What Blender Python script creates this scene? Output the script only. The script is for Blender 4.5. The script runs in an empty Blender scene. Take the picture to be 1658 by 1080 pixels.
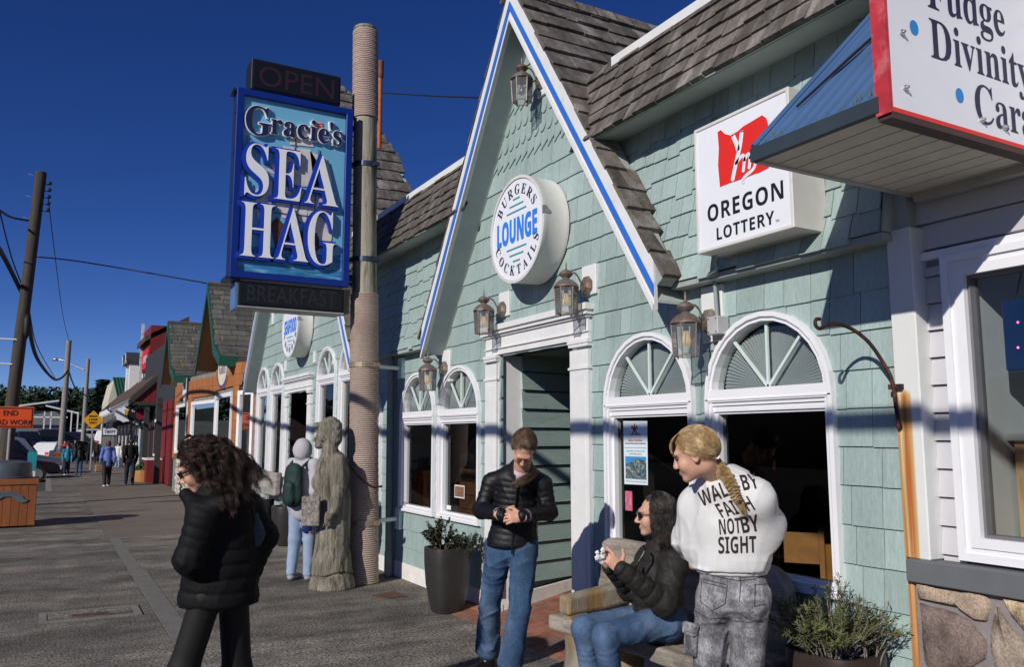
import bpy, bmesh, math, random
import numpy as np
from mathutils import Vector, Matrix
from mathutils.geometry import tessellate_polygon
from mathutils.bvhtree import BVHTree
R = math.radians
random.seed(7)
rng = np.random.default_rng(7)
scene = bpy.context.scene
COL = scene.collection

# ---------------------------------------------------------------- camera
cd = bpy.data.cameras.new('camera')
cam = bpy.data.objects.new('camera', cd)
COL.objects.link(cam)
cd.sensor_width = 36.0
cd.lens = 29.1
cd.clip_start = 0.05
cd.clip_end = 3000
cam.location = (0, 0, 1.6)
cam.rotation_euler = (R(90 + 7.188), 0, R(-29.173))
scene.camera = cam

# ---------------------------------------------------------------- sky, sun, exposure
SUN = Vector((1, .53, -.57)).normalized()
world = bpy.data.worlds.new('World')
scene.world = world
world.use_nodes = True
nt = world.node_tree
bg = nt.nodes['Background']
sky = nt.nodes.new('ShaderNodeTexSky')
sky.sky_type = 'NISHITA'
sky.sun_disc = False
sky.sun_elevation = math.asin(-SUN.z)
sky.sun_rotation = math.atan2(-SUN.x, -SUN.y)
sky.altitude = 6000
sky.air_density = 1.0
sky.dust_density = 0.0
sky.ozone_density = 2.0
hs = nt.nodes.new('ShaderNodeHueSaturation')
hs.inputs['Saturation'].default_value = 1.28
hs.inputs['Hue'].default_value = .52
nt.links.new(sky.outputs[0], hs.inputs['Color'])
nt.links.new(hs.outputs[0], bg.inputs[0])
bg.inputs[1].default_value = 0.085
sl = bpy.data.lights.new('sun', 'SUN')
sl.energy = 4.0
sl.angle = R(0.53)
sl.color = (1.0, 0.955, 0.88)
sun = bpy.data.objects.new('sun', sl)
sun.rotation_euler = SUN.to_track_quat('-Z', 'Y').to_euler()
COL.objects.link(sun)
vs = scene.view_settings
vs.view_transform = 'Standard'
vs.look = 'None'
vs.exposure = 0.0
vs.gamma = 1.0
vs.use_curve_mapping = False
scene.cycles.max_bounces = 6
scene.cycles.transparent_max_bounces = 12

# ---------------------------------------------------------------- helpers
def tag(o, label=None, cat=None, group=None, kind=None):
    if label: o['label'] = label
    if cat: o['category'] = cat
    if group: o['group'] = group
    if kind: o['kind'] = kind
    return o

def thing(name, label, cat, loc=(0, 0, 0), group=None, kind=None):
    o = bpy.data.objects.new(name, None)
    o.empty_display_size = .1
    o.location = loc
    COL.objects.link(o)
    return tag(o, label, cat, group, kind)

def adopt(o, parent):
    if parent is not None:
        o.parent = parent
        o.matrix_parent_inverse = world_of(parent).inverted()
    return o

def world_of(o):
    m = o.matrix_basis
    while o.parent is not None:
        m = o.parent.matrix_basis @ o.matrix_parent_inverse @ m if o.parent.parent is None else world_of(o.parent) @ o.matrix_parent_inverse @ m
        return m
    return m.copy()

def copy_tree(o, parent=None, label=None, group=None):
    c = o.copy()
    COL.objects.link(c)
    if parent is not None:
        c.parent = parent
    if label: c['label'] = label
    if group: c['group'] = group
    for ch in list(o.children):
        copy_tree(ch, c)
    return c

def mesh_obj(name, v, f, mats, parent=None, smooth=False, mi=None, sharp=None, kind=None):
    me = bpy.data.meshes.new(name)
    me.from_pydata([tuple(p) for p in v] if not isinstance(v, np.ndarray) else v.tolist(), [], f if not isinstance(f, np.ndarray) else f.tolist())
    if not isinstance(mats, (list, tuple)): mats = [mats]
    for m in mats: me.materials.append(m)
    if mi is not None:
        me.polygons.foreach_set('material_index', np.asarray(mi, dtype=np.int32))
    if smooth:
        me.shade_smooth()
        if sharp: me.set_sharp_from_angle(angle=R(sharp))
    o = bpy.data.objects.new(name, me)
    COL.objects.link(o)
    if kind: o['kind'] = kind
    return adopt(o, parent)

class MB:
    def __init__(s):
        s.v = []; s.f = []; s.m = []
    def add(s, v, f, mi=0):
        b = len(s.v)
        s.v += [tuple(p) for p in v]
        s.f += [tuple(i + b for i in q) for q in f]
        s.m += [mi] * len(f)
        return s
    def box(s, x0, x1, y0, y1, z0, z1, mi=0):
        v = [(x, y, z) for x in (x0, x1) for y in (y0, y1) for z in (z0, z1)]
        return s.add(v, [(0, 1, 3, 2), (4, 6, 7, 5), (0, 4, 5, 1), (2, 3, 7, 6), (0, 2, 6, 4), (1, 5, 7, 3)], mi)
    def obox(s, c, half, rot, mi=0):
        c = Vector(c)
        v = [c + rot @ Vector((half[0] * i, half[1] * j, half[2] * k)) for i in (-1, 1) for j in (-1, 1) for k in (-1, 1)]
        return s.add(v, [(0, 1, 3, 2), (4, 6, 7, 5), (0, 4, 5, 1), (2, 3, 7, 6), (0, 2, 6, 4), (1, 5, 7, 3)], mi)
    def prism(s, poly, off, mi=0):
        """planar polygon (3d points) swept by the vector off"""
        n = len(poly); off = Vector(off)
        a = [Vector(p) for p in poly]; b = [p + off for p in a]
        f = [tuple(range(n)), tuple(range(2 * n - 1, n - 1, -1))]
        f += [(i, i + n, (i + 1) % n + n, (i + 1) % n) for i in range(n)]
        return s.add(a + b, f, mi)
    def tube(s, pts, r, n=8, mi=0, cap=True):
        pts = [Vector(p) for p in pts]
        k = len(pts)
        rr = r if isinstance(r, (list, tuple)) else [r] * k
        t0 = (pts[1] - pts[0]).normalized()
        u = t0.orthogonal().normalized()
        v = []
        for i, p in enumerate(pts):
            t = (pts[min(i + 1, k - 1)] - pts[max(i - 1, 0)]).normalized()
            u = (u - t * u.dot(t))
            u = u.normalized() if u.length > 1e-6 else t.orthogonal().normalized()
            w = t.cross(u)
            v += [p + (u * math.cos(2 * math.pi * j / n) + w * math.sin(2 * math.pi * j / n)) * rr[i] for j in range(n)]
        f = [(i * n + j, i * n + (j + 1) % n, (i + 1) * n + (j + 1) % n, (i + 1) * n + j) for i in range(k - 1) for j in range(n)]
        if cap: f += [tuple(range(n - 1, -1, -1)), tuple((k - 1) * n + j for j in range(n))]
        return s.add(v, f, mi)
    def lathe(s, prof, c=(0, 0, 0), n=20, mi=0, rot=None, sq=None):
        """profile [(r,z)] turned about the local z axis; sq gives a squarish (superellipse) section"""
        v = []
        c = Vector(c)
        for r, z in prof:
            for j in range(n):
                a = 2 * math.pi * (j + .5) / n
                k = 1.0 if not sq else (abs(math.cos(a)) ** sq + abs(math.sin(a)) ** sq) ** (-1.0 / sq)
                p = Vector((r * k * math.cos(a), r * k * math.sin(a), z))
                v.append(c + (rot @ p if rot else p))
        k = len(prof)
        f = [(i * n + j, i * n + (j + 1) % n, (i + 1) * n + (j + 1) % n, (i + 1) * n + j) for i in range(k - 1) for j in range(n)]
        f += [tuple(range(n - 1, -1, -1)), tuple((k - 1) * n + j for j in range(n))]
        return s.add(v, f, mi)
    def ring(s, outer, inner, xf, xb, mi=0):
        """closed frame between two (y,z) outlines of the same length, from x=xf (front) to xb"""
        n = len(outer)
        v = [(xf, *p) for p in outer] + [(xf, *p) for p in inner] + [(xb, *p) for p in outer] + [(xb, *p) for p in inner]
        f = []
        for i in range(n):
            j = (i + 1) % n
            f += [(i, j, n + j, n + i), (i, 2 * n + i, 2 * n + j, j), (n + i, n + j, 3 * n + j, 3 * n + i), (2 * n + i, 3 * n + i, 3 * n + j, 2 * n + j)]
        return s.add(v, f, mi)
    def build(s, name, mats, parent=None, smooth=False, sharp=None, kind=None):
        return mesh_obj(name, s.v, s.f, mats, parent, smooth, s.m, sharp, kind)

def bev(o, w=.004, seg=1):
    m = o.modifiers.new('bevel', 'BEVEL')
    m.width = w; m.segments = seg; m.limit_method = 'ANGLE'; m.angle_limit = R(40)
    return o

def fix_normals(o):
    bm = bmesh.new(); bm.from_mesh(o.data)
    bmesh.ops.recalc_face_normals(bm, faces=bm.faces)
    bm.to_mesh(o.data); bm.free()
    return o

# ---------------------------------------------------------------- materials
def M(name, col, rough=.7, metal=0., n=.15, ns=6., nd=5., st=(1, 1, 1), c2=None, c2s=2., c2lo=.5, c2hi=.7, c2st=(1, 1, 1), bump=0., bs=60., bst=(1, 1, 1), rnd=0., spec=.4, fine=0., fs=90., coat=0., sss=0., emit=None):
    m = bpy.data.materials.new(name)
    m.use_nodes = True
    t = m.node_tree; N = t.nodes; L = t.links
    b = N['Principled BSDF']
    b.inputs['Roughness'].default_value = rough
    b.inputs['Metallic'].default_value = metal
    b.inputs['Specular IOR Level'].default_value = spec
    if coat: b.inputs['Coat Weight'].default_value = coat
    if sss:
        b.inputs['Subsurface Weight'].default_value = sss
        b.inputs['Subsurface Radius'].default_value = (.012, .004, .002)
        b.inputs['Subsurface Scale'].default_value = 1.0
    if emit:
        b.inputs['Emission Color'].default_value = (*emit[0], 1)
        b.inputs['Emission Strength'].default_value = emit[1]
    geo = N.new('ShaderNodeNewGeometry')
    def noise(scale, stretch, detail=nd):
        mp = N.new('ShaderNodeMapping'); mp.inputs['Scale'].default_value = stretch
        L.new(geo.outputs['Position'], mp.inputs['Vector'])
        no = N.new('ShaderNodeTexNoise'); no.inputs['Scale'].default_value = scale; no.inputs['Detail'].default_value = detail
        no.inputs['Roughness'].default_value = .6
        L.new(mp.outputs[0], no.inputs['Vector'])
        return no.outputs['Fac']
    def rng_(sock, a, b_, lo, hi):
        r = N.new('ShaderNodeMapRange')
        r.inputs[1].default_value = a; r.inputs[2].default_value = b_; r.inputs[3].default_value = lo; r.inputs[4].default_value = hi
        L.new(sock, r.inputs[0]); return r.outputs[0]
    def mul(a, b_):
        q = N.new('ShaderNodeMath'); q.operation = 'MULTIPLY'
        L.new(a, q.inputs[0]); L.new(b_, q.inputs[1]); return q.outputs[0]
    rgb = N.new('ShaderNodeRGB'); rgb.outputs[0].default_value = (*col, 1)
    cur = rgb.outputs[0]
    if c2:
        mx = N.new('ShaderNodeMix'); mx.data_type = 'RGBA'
        L.new(rng_(noise(c2s, c2st), c2lo, c2hi, 0, 1), mx.inputs[0])
        L.new(cur, mx.inputs[6]); mx.inputs[7].default_value = (*c2, 1)
        cur = mx.outputs[2]
    fac = None
    if n:
        fac = rng_(noise(ns, st), .3, .7, 1 - n, 1 + n)
    if fine:
        q = rng_(noise(fs, st, 2.), .3, .7, 1 - fine, 1 + fine)
        fac = mul(fac, q) if fac is not None else q
    if rnd:
        oi = N.new('ShaderNodeObjectInfo')
        q = rng_(oi.outputs['Random'], 0, 1, 1 - rnd, 1 + rnd)
        fac = mul(fac, q) if fac is not None else q
    if fac is not None:
        vm = N.new('ShaderNodeVectorMath'); vm.operation = 'SCALE'
        L.new(cur, vm.inputs[0]); L.new(fac, vm.inputs['Scale'])
        cur = vm.outputs[0]
    L.new(cur, b.inputs['Base Color'])
    if bump:
        bp = N.new('ShaderNodeBump'); bp.inputs['Strength'].default_value = bump; bp.inputs['Distance'].default_value = .01
        L.new(noise(bs, bst, 3.), bp.inputs['Height'])
        L.new(bp.outputs[0], b.inputs['Normal'])
    return m

def glass_mat(name, tint=(.8, .85, .85), rough=0.0, ior=1.5, mixmin=0.0):
    m = bpy.data.materials.new(name)
    m.use_nodes = True
    t = m.node_tree; N = t.nodes; L = t.links
    N.clear()
    out = N.new('ShaderNodeOutputMaterial')
    tr = N.new('ShaderNodeBsdfTransparent'); tr.inputs[0].default_value = (*tint, 1)
    gl = N.new('ShaderNodeBsdfGlossy'); gl.inputs['Roughness'].default_value = rough
    fr = N.new('ShaderNodeFresnel'); fr.inputs[0].default_value = ior
    mx = N.new('ShaderNodeMixShader')
    ma = N.new('ShaderNodeMath'); ma.operation = 'MAXIMUM'; ma.inputs[1].default_value = mixmin
    L.new(fr.outputs[0], ma.inputs[0])
    L.new(ma.outputs[0], mx.inputs[0]); L.new(tr.outputs[0], mx.inputs[1]); L.new(gl.outputs[0], mx.inputs[2])
    L.new(mx.outputs[0], out.inputs[0])
    return m

TEAL = (.318, .408, .392)
m_teal = M('teal_shingle_paint', TEAL, .72, n=.10, ns=3.5, st=(1, 1, .35), rnd=.11, bump=.35, bs=55, bst=(1, 1, .12), fine=.09, fs=70, c2=(.22, .27, .25), c2s=3.2, c2lo=.58, c2hi=.85, c2st=(2.5, 2.5, .35))
m_tealwall = M('teal_backing', (.10, .13, .12), .9)
m_tealboard = M('teal_lap_board', (.33, .44, .41), .7, n=.12, ns=5, st=(.4, 1, 2), bump=.3, bs=40, bst=(.2, .2, 1), c2=(.20, .20, .17), c2s=9, c2lo=.68, c2hi=.75)
m_white = M('white_trim_paint', (.73, .73, .72), .5, n=.06, ns=5, bump=.06, bs=30, c2=(.50, .47, .41), c2s=9, c2st=(1, 1, .4), c2lo=.66, c2hi=.82)
m_whitevinyl = M('white_vinyl_frame', (.80, .80, .82), .35, n=.03, ns=4)
m_offwhite = M('offwhite_baseboard', (.74, .72, .68), .7, n=.10, ns=7, bump=.1, bs=30, c2=(.45, .42, .36), c2s=5, c2lo=.62, c2hi=.8)
m_blue = M('blue_trim_paint', (.035, .16, .60), .4, n=.06)
m_soffit = M('soffit_paint', (.40, .44, .42), .7, n=.08)
m_shake = M('weathered_cedar_shake', (.118, .100, .087), .95, n=.38, ns=7, st=(1.6, 1, .5), rnd=.38, bump=.9, bs=32, bst=(1, 2.2, .25), c2=(.235, .22, .205), c2s=5, c2lo=.48, c2hi=.74, c2st=(1, 2, .4), fine=.25, fs=60)
m_moss = M('dark_moss', (.03, .035, .018), 1., n=.4, ns=30)
m_dark = M('dark_interior', (.035, .026, .022), .8, n=.2)
m_black = M('black_metal', (.02, .02, .021), .45, n=.1)
m_glass = glass_mat('window_glass', (.82, .86, .86))
m_clear = glass_mat('lantern_glass', (.86, .87, .86), ior=1.45)
m_blind = M('pleated_shade', (.34, .36, .36), .8, n=.06)
m_muntin = M('mint_muntin', (.62, .72, .68), .5, n=.04)
m_copper = M('weathered_copper', (.19, .125, .10), .5, .4, n=.3, ns=25, c2=(.20, .19, .175), c2s=14, c2lo=.42, c2hi=.6)
m_signwhite = M('sign_white_plastic', (.80, .81, .86), .3, n=.02)
m_signbox = M('sign_cabinet_white', (.66, .65, .62), .5, n=.08, ns=4, c2=(.45, .42, .36), c2s=6, c2lo=.66, c2hi=.8)
m_navy = M('navy_lettering', (.012, .014, .06), .5, n=0)
m_blueletter = M('bright_blue_lettering', (.03, .22, .80), .5, n=0)
m_tealline = M('teal_stripe', (.03, .30, .36), .5, n=0)
m_red = M('sign_red', (.75, .028, .020), .45, n=0)
m_inkblack = M('sign_black_ink', (.012, .013, .018), .5, n=0)
m_silver = M('galvanised_metal', (.45, .45, .46), .4, .7, n=.12, ns=20)
m_bulb = M('lamp_bulb', (.9, .62, .35), .3, n=0, emit=((1, .62, .28), .25))

# ---------------------------------------------------------------- lettering (built-in font and its serif fallback)
def serif(s):
    return ''.join(chr(0x1D400 + ord(c) - 65) if 'A' <= c <= 'Z' else chr(0x1D41A + ord(c) - 97) if 'a' <= c <= 'z' else c for c in s)
def sansb(s):
    return ''.join(chr(0x1D5D4 + ord(c) - 65) if 'A' <= c <= 'Z' else chr(0x1D5EE + ord(c) - 97) if 'a' <= c <= 'z' else c for c in s)
_tc = {}
def text_data(body, extrude=0.0, offset=0.0, spacing=1.0):
    """unit-size lettering as (verts Nx3 with x in 0..w, faces, width, zmin, zmax)"""
    k = (body, extrude, offset, spacing)
    if k not in _tc:
        cu = bpy.data.curves.new('lettering', 'FONT')
        cu.body = body; cu.size = 1.0; cu.extrude = extrude; cu.offset = offset; cu.space_character = spacing; cu.resolution_u = 4
        ob = bpy.data.objects.new('lettering', cu)
        me = bpy.data.meshes.new_from_object(ob)
        v = np.zeros(len(me.vertices) * 3); me.vertices.foreach_get('co', v); v = v.reshape(-1, 3)
        f = [tuple(p.vertices) for p in me.polygons]
        bpy.data.objects.remove(ob); bpy.data.curves.remove(cu); bpy.data.meshes.remove(me)
        _tc[k] = (v, f)
    v, f = _tc[k]
    return v.copy(), f
def lettering(name, body, mat, parent, origin, ux, uy, width=None, height=None, extrude=0.0, offset=0.0, spacing=1.0, center=True, warp=None, label=None):
    """lettering on the plane through origin with axes ux (reading direction) and uy (up): fitted to width x height (of its own bounds)"""
    un = Vector(ux).cross(Vector(uy)).normalized()
    v, f = text_data(body, 0.0 if not extrude else 1.0, offset, spacing)
    lo = v.min(0); hi = v.max(0)
    sy = height / (hi[1] - lo[1]) if height else 1.0
    sx = width / (hi[0] - lo[0]) if width else sy
    x = (v[:, 0] - lo[0]) * sx; y = (v[:, 1] - lo[1]) * sy
    if center: x = x - (hi[0] - lo[0]) * sx / 2
    z = (v[:, 2] * extrude) if extrude else v[:, 2] * 0
    if warp: x, y = warp(x, y)
    o = np.array(origin); P = o + x[:, None] * np.array(ux) + y[:, None] * np.array(uy) + z[:, None] * np.array(un)
    ob = mesh_obj(name, P, f, mat, parent)
    return ob
def arc_text(name, body, mat, parent, c, ux, uy, radius, a_mid, a_span, height, widthf=1.0, inward=False, squash=1.0):
    """letters one by one along an ellipse: top arc reads clockwise, bottom arc (inward) counter-clockwise"""
    V = []; F = []
    c = np.array(c); ux = np.array(ux); uy = np.array(uy)
    widths = []
    for ch in body:
        widths.append(.35 if ch == ' ' else float(np.ptp(text_data(ch)[0][:, 0])) + .12)
    tot = sum(widths); pos = 0
    ref = text_data(body[0] if body[0] not in 'CO' else 'H')[0]
    hh = ref[:, 1].max() - ref[:, 1].min()
    for ch, w in zip(body, widths):
        u = (pos + w / 2) / tot; pos += w
        if ch == ' ': continue
        v, f = text_data(ch)
        ang = (a_mid + a_span * (.5 - u)) if not inward else (a_mid - a_span * (.5 - u))
        s = height / hh
        sxx = s * widthf
        x = (v[:, 0] - (v[:, 0].max() + v[:, 0].min()) / 2) * sxx; y = v[:, 1] * s
        er = np.array((math.cos(ang), math.sin(ang))); et = np.array((math.sin(ang), -math.cos(ang)))
        if inward: er_, et = -er, -et
        else: er_ = er
        base = er * radius
        p2 = base + x[:, None] * et + y[:, None] * er_
        b = len(V)
        P = c + p2[:, :1] * ux + p2[:, 1:] * uy * squash
        V += P.tolist(); F += [tuple(i + b for i in q) for q in f]
    return mesh_obj(name, V, F, mat, parent)
# ================================================================ ground, pavement, road, hill
m_aggr = M('exposed_aggregate_concrete', (.185, .162, .134), .95, n=.42, ns=2.6, nd=9, fine=.98, fs=48, bump=.8, bs=60, c2=(.070, .064, .057), c2s=.8, c2lo=.38, c2hi=.66, c2st=(.5, 1.5, 1), rnd=.10)
m_aggr2 = M('lighter_aggregate_concrete', (.215, .19, .16), .95, n=.42, ns=3.0, nd=9, fine=.98, fs=46, bump=.8, bs=55, c2=(.075, .068, .06), c2s=1.1, c2lo=.40, c2hi=.66, c2st=(.4, 1.5, 1), rnd=.08)
m_tan = M('smooth_tan_concrete', (.150, .124, .098), .9, n=.18, ns=1.2, fine=.18, fs=90, bump=.15, bs=80, rnd=.1)
m_grout = M('mossy_joint', (.045, .05, .018), 1., n=.5, ns=6, c2=(.05, .045, .04), c2s=1.5)
m_road = M('asphalt_road', (.055, .054, .053), .92, n=.2, ns=2, fine=.4, fs=60, bump=.3, bs=60)
m_kerb = M('concrete_kerb', (.22, .21, .19), .9, n=.2, ns=5)
m_soil = M('ground_soil', (.07, .075, .05), 1., n=.4, ns=.3)
m_paver = M('red_brick_paver', (.26, .105, .065), .9, n=.25, ns=9, rnd=.22, bump=.3, bs=50, c2=(.17, .15, .13), c2s=4, c2lo=.5, c2hi=.7)
m_rustplate = M('rusty_iron_plate', (.10, .045, .032), .85, n=.3, ns=20, bump=.2)

# broad terrain sheet
v = []; f = []
xs = [-600, -120, -60, -30, -10.5]; 
MB().box(-900, 900, -900, 1500, -.6, -.30).build('ground', m_soil, kind='structure')
MB().box(-14, -2.56, -60, 24, -.29, -.15).build('road', m_road, kind='structure')
MB().box(-14, .09, 24.001, 108, -.29, -.15).build('road', m_road, kind='structure')
kb = MB()
for i in range(0, 18): kb.box(-2.56, -2.40, -12 + i * 2.0, -12 + i * 2.0 + 1.985, -.28, .0)
kb.box(-2.40, -.76, 23.84, 23.99, -.28, .0); kb.box(-.60, .09, 28.9, 29.05, -.28, .0)
for i in range(18, 20): kb.box(-.76, -.60, -12 + i * 2.0, -12 + i * 2.0 + 1.985, -.28, .0)
for i in range(21, 60): kb.box(.09, .25, -12 + i * 2.0, -12 + i * 2.0 + 1.985, -.28, .0)
kb.build('kerb', m_kerb, kind='structure')
pav = MB().box(-2.399, 6.0, -12, 23.83, -.25, -.014).box(-.599, 6.0, 23.83, 28.9, -.25, -.014).box(.251, 6.0, 28.9, 110, -.25, -.014).build('pavement', m_grout, kind='structure')
# slabs of the pavement, one object each
def slab(x0, x1, y0, y1, mat, dz=0.0):
    g = .0028
    b = MB()
    # joints are recessed: every slab is its own block with a worn, slightly lowered rim
    z = -.0 + dz
    b.box(x0 + g, x1 - g, y0 + g, y1 - g, -.013, z)
    return bev(b.build('slab', mat, pav), .002)
ya = [-12, -6, -2.4, 1.6, 4.4, 7.0, 10.1, 13.2, 16.4, 19.6, 23.8, 26, 28.9, 32.5, 36, 40, 45, 51, 58, 70, 88, 109]
for i in range(len(ya) - 1):
    slab(-2.395 if ya[i] < 23 else (-.597 if ya[i] < 28.5 else .253), .97, ya[i], ya[i + 1], [m_aggr, m_aggr2, m_aggr][i % 3], random.uniform(-.002, .002))
yb = [-12, -6, -2, 1.0, 4.1, 7.1, 11.2, 15.05, 19, 23, 27, 30.1, 35, 41, 48, 58, 74, 92, 109]
for i in range(len(yb) - 1):
    y0, y1 = yb[i], yb[i + 1]
    mt = m_tan if 14 < (y0 + y1) / 2 < 31 else [m_aggr2, m_aggr][i % 2]
    xx0 = .97
    if 7 < (y0 + y1) / 2 < 15:
        slab(.97, 1.13 + .03 * (i % 2), y0, y1, m_aggr2 if False else M('worn_smooth_strip', (.16, .15, .135), .9, n=.15, fine=.4, fs=80), .002)
        xx0 = 1.13 + .03 * (i % 2)
    slab(xx0, 3.66, y0, y1, mt, random.uniform(-.002, .002))
# utility vault lid let into the pavement
lid = thing('utility_vault_lid', 'long narrow concrete utility lid set flush in the pavement near the seam', 'lid', (.44, 8.68, 0))
b = MB(); b.box(.04, .86, 8.44, 8.50, -.01, .012); b.box(.04, .86, 8.86, 8.92, -.01, .012); b.box(.04, .10, 8.50, 8.86, -.01, .012); b.box(.80, .86, 8.50, 8.86, -.01, .012)
b.build('rim', M('lid_rim_concrete', (.20, .185, .16), .9, n=.2, fine=.3), lid)
MB().box(.105, .795, 8.505, 8.855, -.01, .007).build('cover', m_aggr2, lid)
MB().box(.30, .60, 8.60, 8.72, .0, .009).build('handle_recess', m_rustplate, lid)
# rusty meter plate near the carved figure
mp = MB(); mp.prism([(2.98, 8.27, .006), (3.08, 8.03, .006), (3.30, 8.09, .006), (3.28, 8.42, .006)], (0, 0, -.012))
tag(fix_normals(mp.build('meter_plate', m_rustplate)), 'small rusty iron plate set in the pavement between pole and tall planter', 'plate')
# sloping brick entry under the lounge door
ramp = MB(); ramp.prism([(3.30, 5.2, -.02), (3.30, 7.3, -.02), (5.9, 7.3, .30), (5.9, 5.2, .30)], (0, 0, -.3))
ramp = fix_normals(ramp.build('entry_path', m_grout, kind='structure'))
sl_ = .32 / 2.6
rw = Matrix.Rotation(-math.atan(sl_), 3, 'Y')
bw, bl = .10, .20
for i in range(17):
    for j in range(11):
        x = 3.38 + i * .105; y = 5.22 + j * .205 + (.1 if i % 2 else 0)
        if x < 3.68 and not (4.9 < y < 7.3): continue
        b = MB(); b.obox((0, 0, 0), (bw / 2, bl / 2, .02), rw)
        o = b.build('brick', m_paver, ramp)
        o.location = (x, y, -.02 + (x - 3.30) * sl_ - .004 + random.uniform(-.002, .002))
# ================================================================ teal seafood restaurant
XW = 3.68
bld = thing('restaurant_building', 'seafoam green shingled seafood restaurant and lounge with steep white edged gables', 'building', (3.68, 9.9, 0))
WINS = []   # (yc, half width, z bottom, z spring, z bar) outer outline
for yc in (3.508, 4.61, 7.662, 8.74, 10.38):
    WINS.append((yc, .49, .765, 1.85, 1.895))
for yc in (11.18, 12.30, 15.40, 16.53):
    WINS.append((yc, .475, .80, 2.50, 2.55))
DOORS = [(5.56, 6.81, 2.37), (13.30, 14.55, 2.37)]
def arch_pts(yc, hw, zb, zs, inset=0.0, n=14):
    h = hw - inset
    p = [(yc - h, zb + inset), (yc + h, zb + inset), (yc + h, zs)]
    p += [(yc + h * math.cos(math.pi * k / n), zs + h * math.sin(math.pi * k / n)) for k in range(1, n)]
    return p + [(yc - h, zs)]
GAB = [(6.12, 1.955, 2.60, 1.50), (13.81, 3.385, 2.62, 1.50)]      # centre y, half width, tip z, slope of the two gables
def gable_z(y):
    return max((tz + sl * (hw - abs(y - yc)) if abs(y - yc) < hw else -1) for yc, hw, tz, sl in GAB)
# backing wall with real openings
outer = [(2.62, .0), (17.3, .0), (17.3, 2.66), (13.81 + 3.36, 2.66), (13.81, 7.6), (13.81 - 3.36, 2.66), (13.81 - 3.36, 3.9), (8.1, 3.9), (8.1, 2.66), (6.17, 5.45), (4.24, 2.66), (4.24, 3.9), (2.62, 3.9)]
outer = [(2.62, .0), (17.3, .0), (17.17, 2.66), (13.81, 7.6), (10.62, 2.95), (10.62, 3.9), (7.35, 3.9), (6.17, 5.45), (5.05, 3.9), (2.62, 3.9)]
holes = [arch_pts(w[0], w[1] - .05, w[2] + .05, w[3], 0, 10) for w in WINS] + [[(a, -.05 if False else .001), (b_, .001), (b_, zt), (a, zt)] for a, b_, zt in DOORS]
loops = [[Vector((y, z, 0)) for y, z in outer]] + [[Vector((y, z, 0)) for y, z in h] for h in holes]
tri = tessellate_polygon(loops)
pts = [p for l in loops for p in l]
mesh_obj('wall', [(XW + .025, p.x, p.y) for p in pts] , [tuple(t) for t in tri], m_tealwall, bld)
# ---- shingles: polygons in (y,z) clipped by the openings and the gable lines
def clip(poly, n, d):
    """keep the side n.p <= d"""
    out = []
    k = len(poly)
    for i in range(k):
        a, b_ = poly[i], poly[(i + 1) % k]
        da = n[0] * a[0] + n[1] * a[1] - d; db = n[0] * b_[0] + n[1] * b_[1] - d
        if da <= 0: out.append(a)
        if (da < 0) != (db < 0) and abs(da - db) > 1e-9:
            t = da / (da - db)
            out.append((a[0] + t * (b_[0] - a[0]), a[1] + t * (b_[1] - a[1])))
    return out
def clip_openings(poly):
    cy = sum(p[0] for p in poly) / len(poly); cz = sum(p[1] for p in poly) / len(poly)
    for yc, hw, zb, zs, zbar in WINS:
        r = hw - .03
        if abs(cy - yc) > hw + .35 or cz > zs + hw + .3 or cz < zb - .3: continue
        if cz > zs:
            dy, dz = cy - yc, cz - zs
            q = math.hypot(dy, dz)
            nn = (-dy / q, -dz / q)
            poly = clip(poly, nn, nn[0] * yc + nn[1] * zs - r)
        else:
            inside_y = abs(cy - yc) < hw
            if cz < zb + .03 and inside_y: poly = clip(poly, (0, 1), zb + .03)
            elif max(p[1] for p in poly) > zb:
                s = 1 if cy > yc else -1
                poly = clip(poly, (-s, 0), -s * (yc + s * r))
        if len(poly) < 3: return None
    for a, b_, zt in DOORS:
        if a - .35 < cy < b_ + .35 and cz < zt + .2:
            if a < cy < b_ and cz > zt - .08: poly = clip(poly, (0, -1), -(zt - .03))
            else:
                s = 1 if cy > (a + b_) / 2 else -1
                poly = clip(poly, (-s, 0), -(b_ - .03) if s > 0 else (a + .03))
        if len(poly) < 3: return None
    return poly
SH = []      # (importance, verts, faces)
def shingle_prism(poly, xbase, tbot, ttop, zlo, zhi, lean=None):
    n = len(poly)
    def thick(z):
        u = (z - zlo) / max(zhi - zlo, 1e-3)
        return tbot + (ttop - tbot) * u
    def X(z): return xbase if lean is None else lean(z)
    a = [(X(z) - thick(z), y, z) for y, z in poly]
    b_ = [(X(z) + .012, y, z) for y, z in poly]
    f = [tuple(range(n))] + [(i, i + n, (i + 1) % n + n, (i + 1) % n) for i in range(n)]
    cy = sum(p[0] for p in poly) / n; cz = sum(p[1] for p in poly) / n
    area = abs(sum(poly[i][0] * poly[(i + 1) % n][1] - poly[(i + 1) % n][0] * poly[i][1] for i in range(n))) / 2
    SH.append((area / (cy * cy + 13) ** 1.5, a + b_, f))
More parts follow.
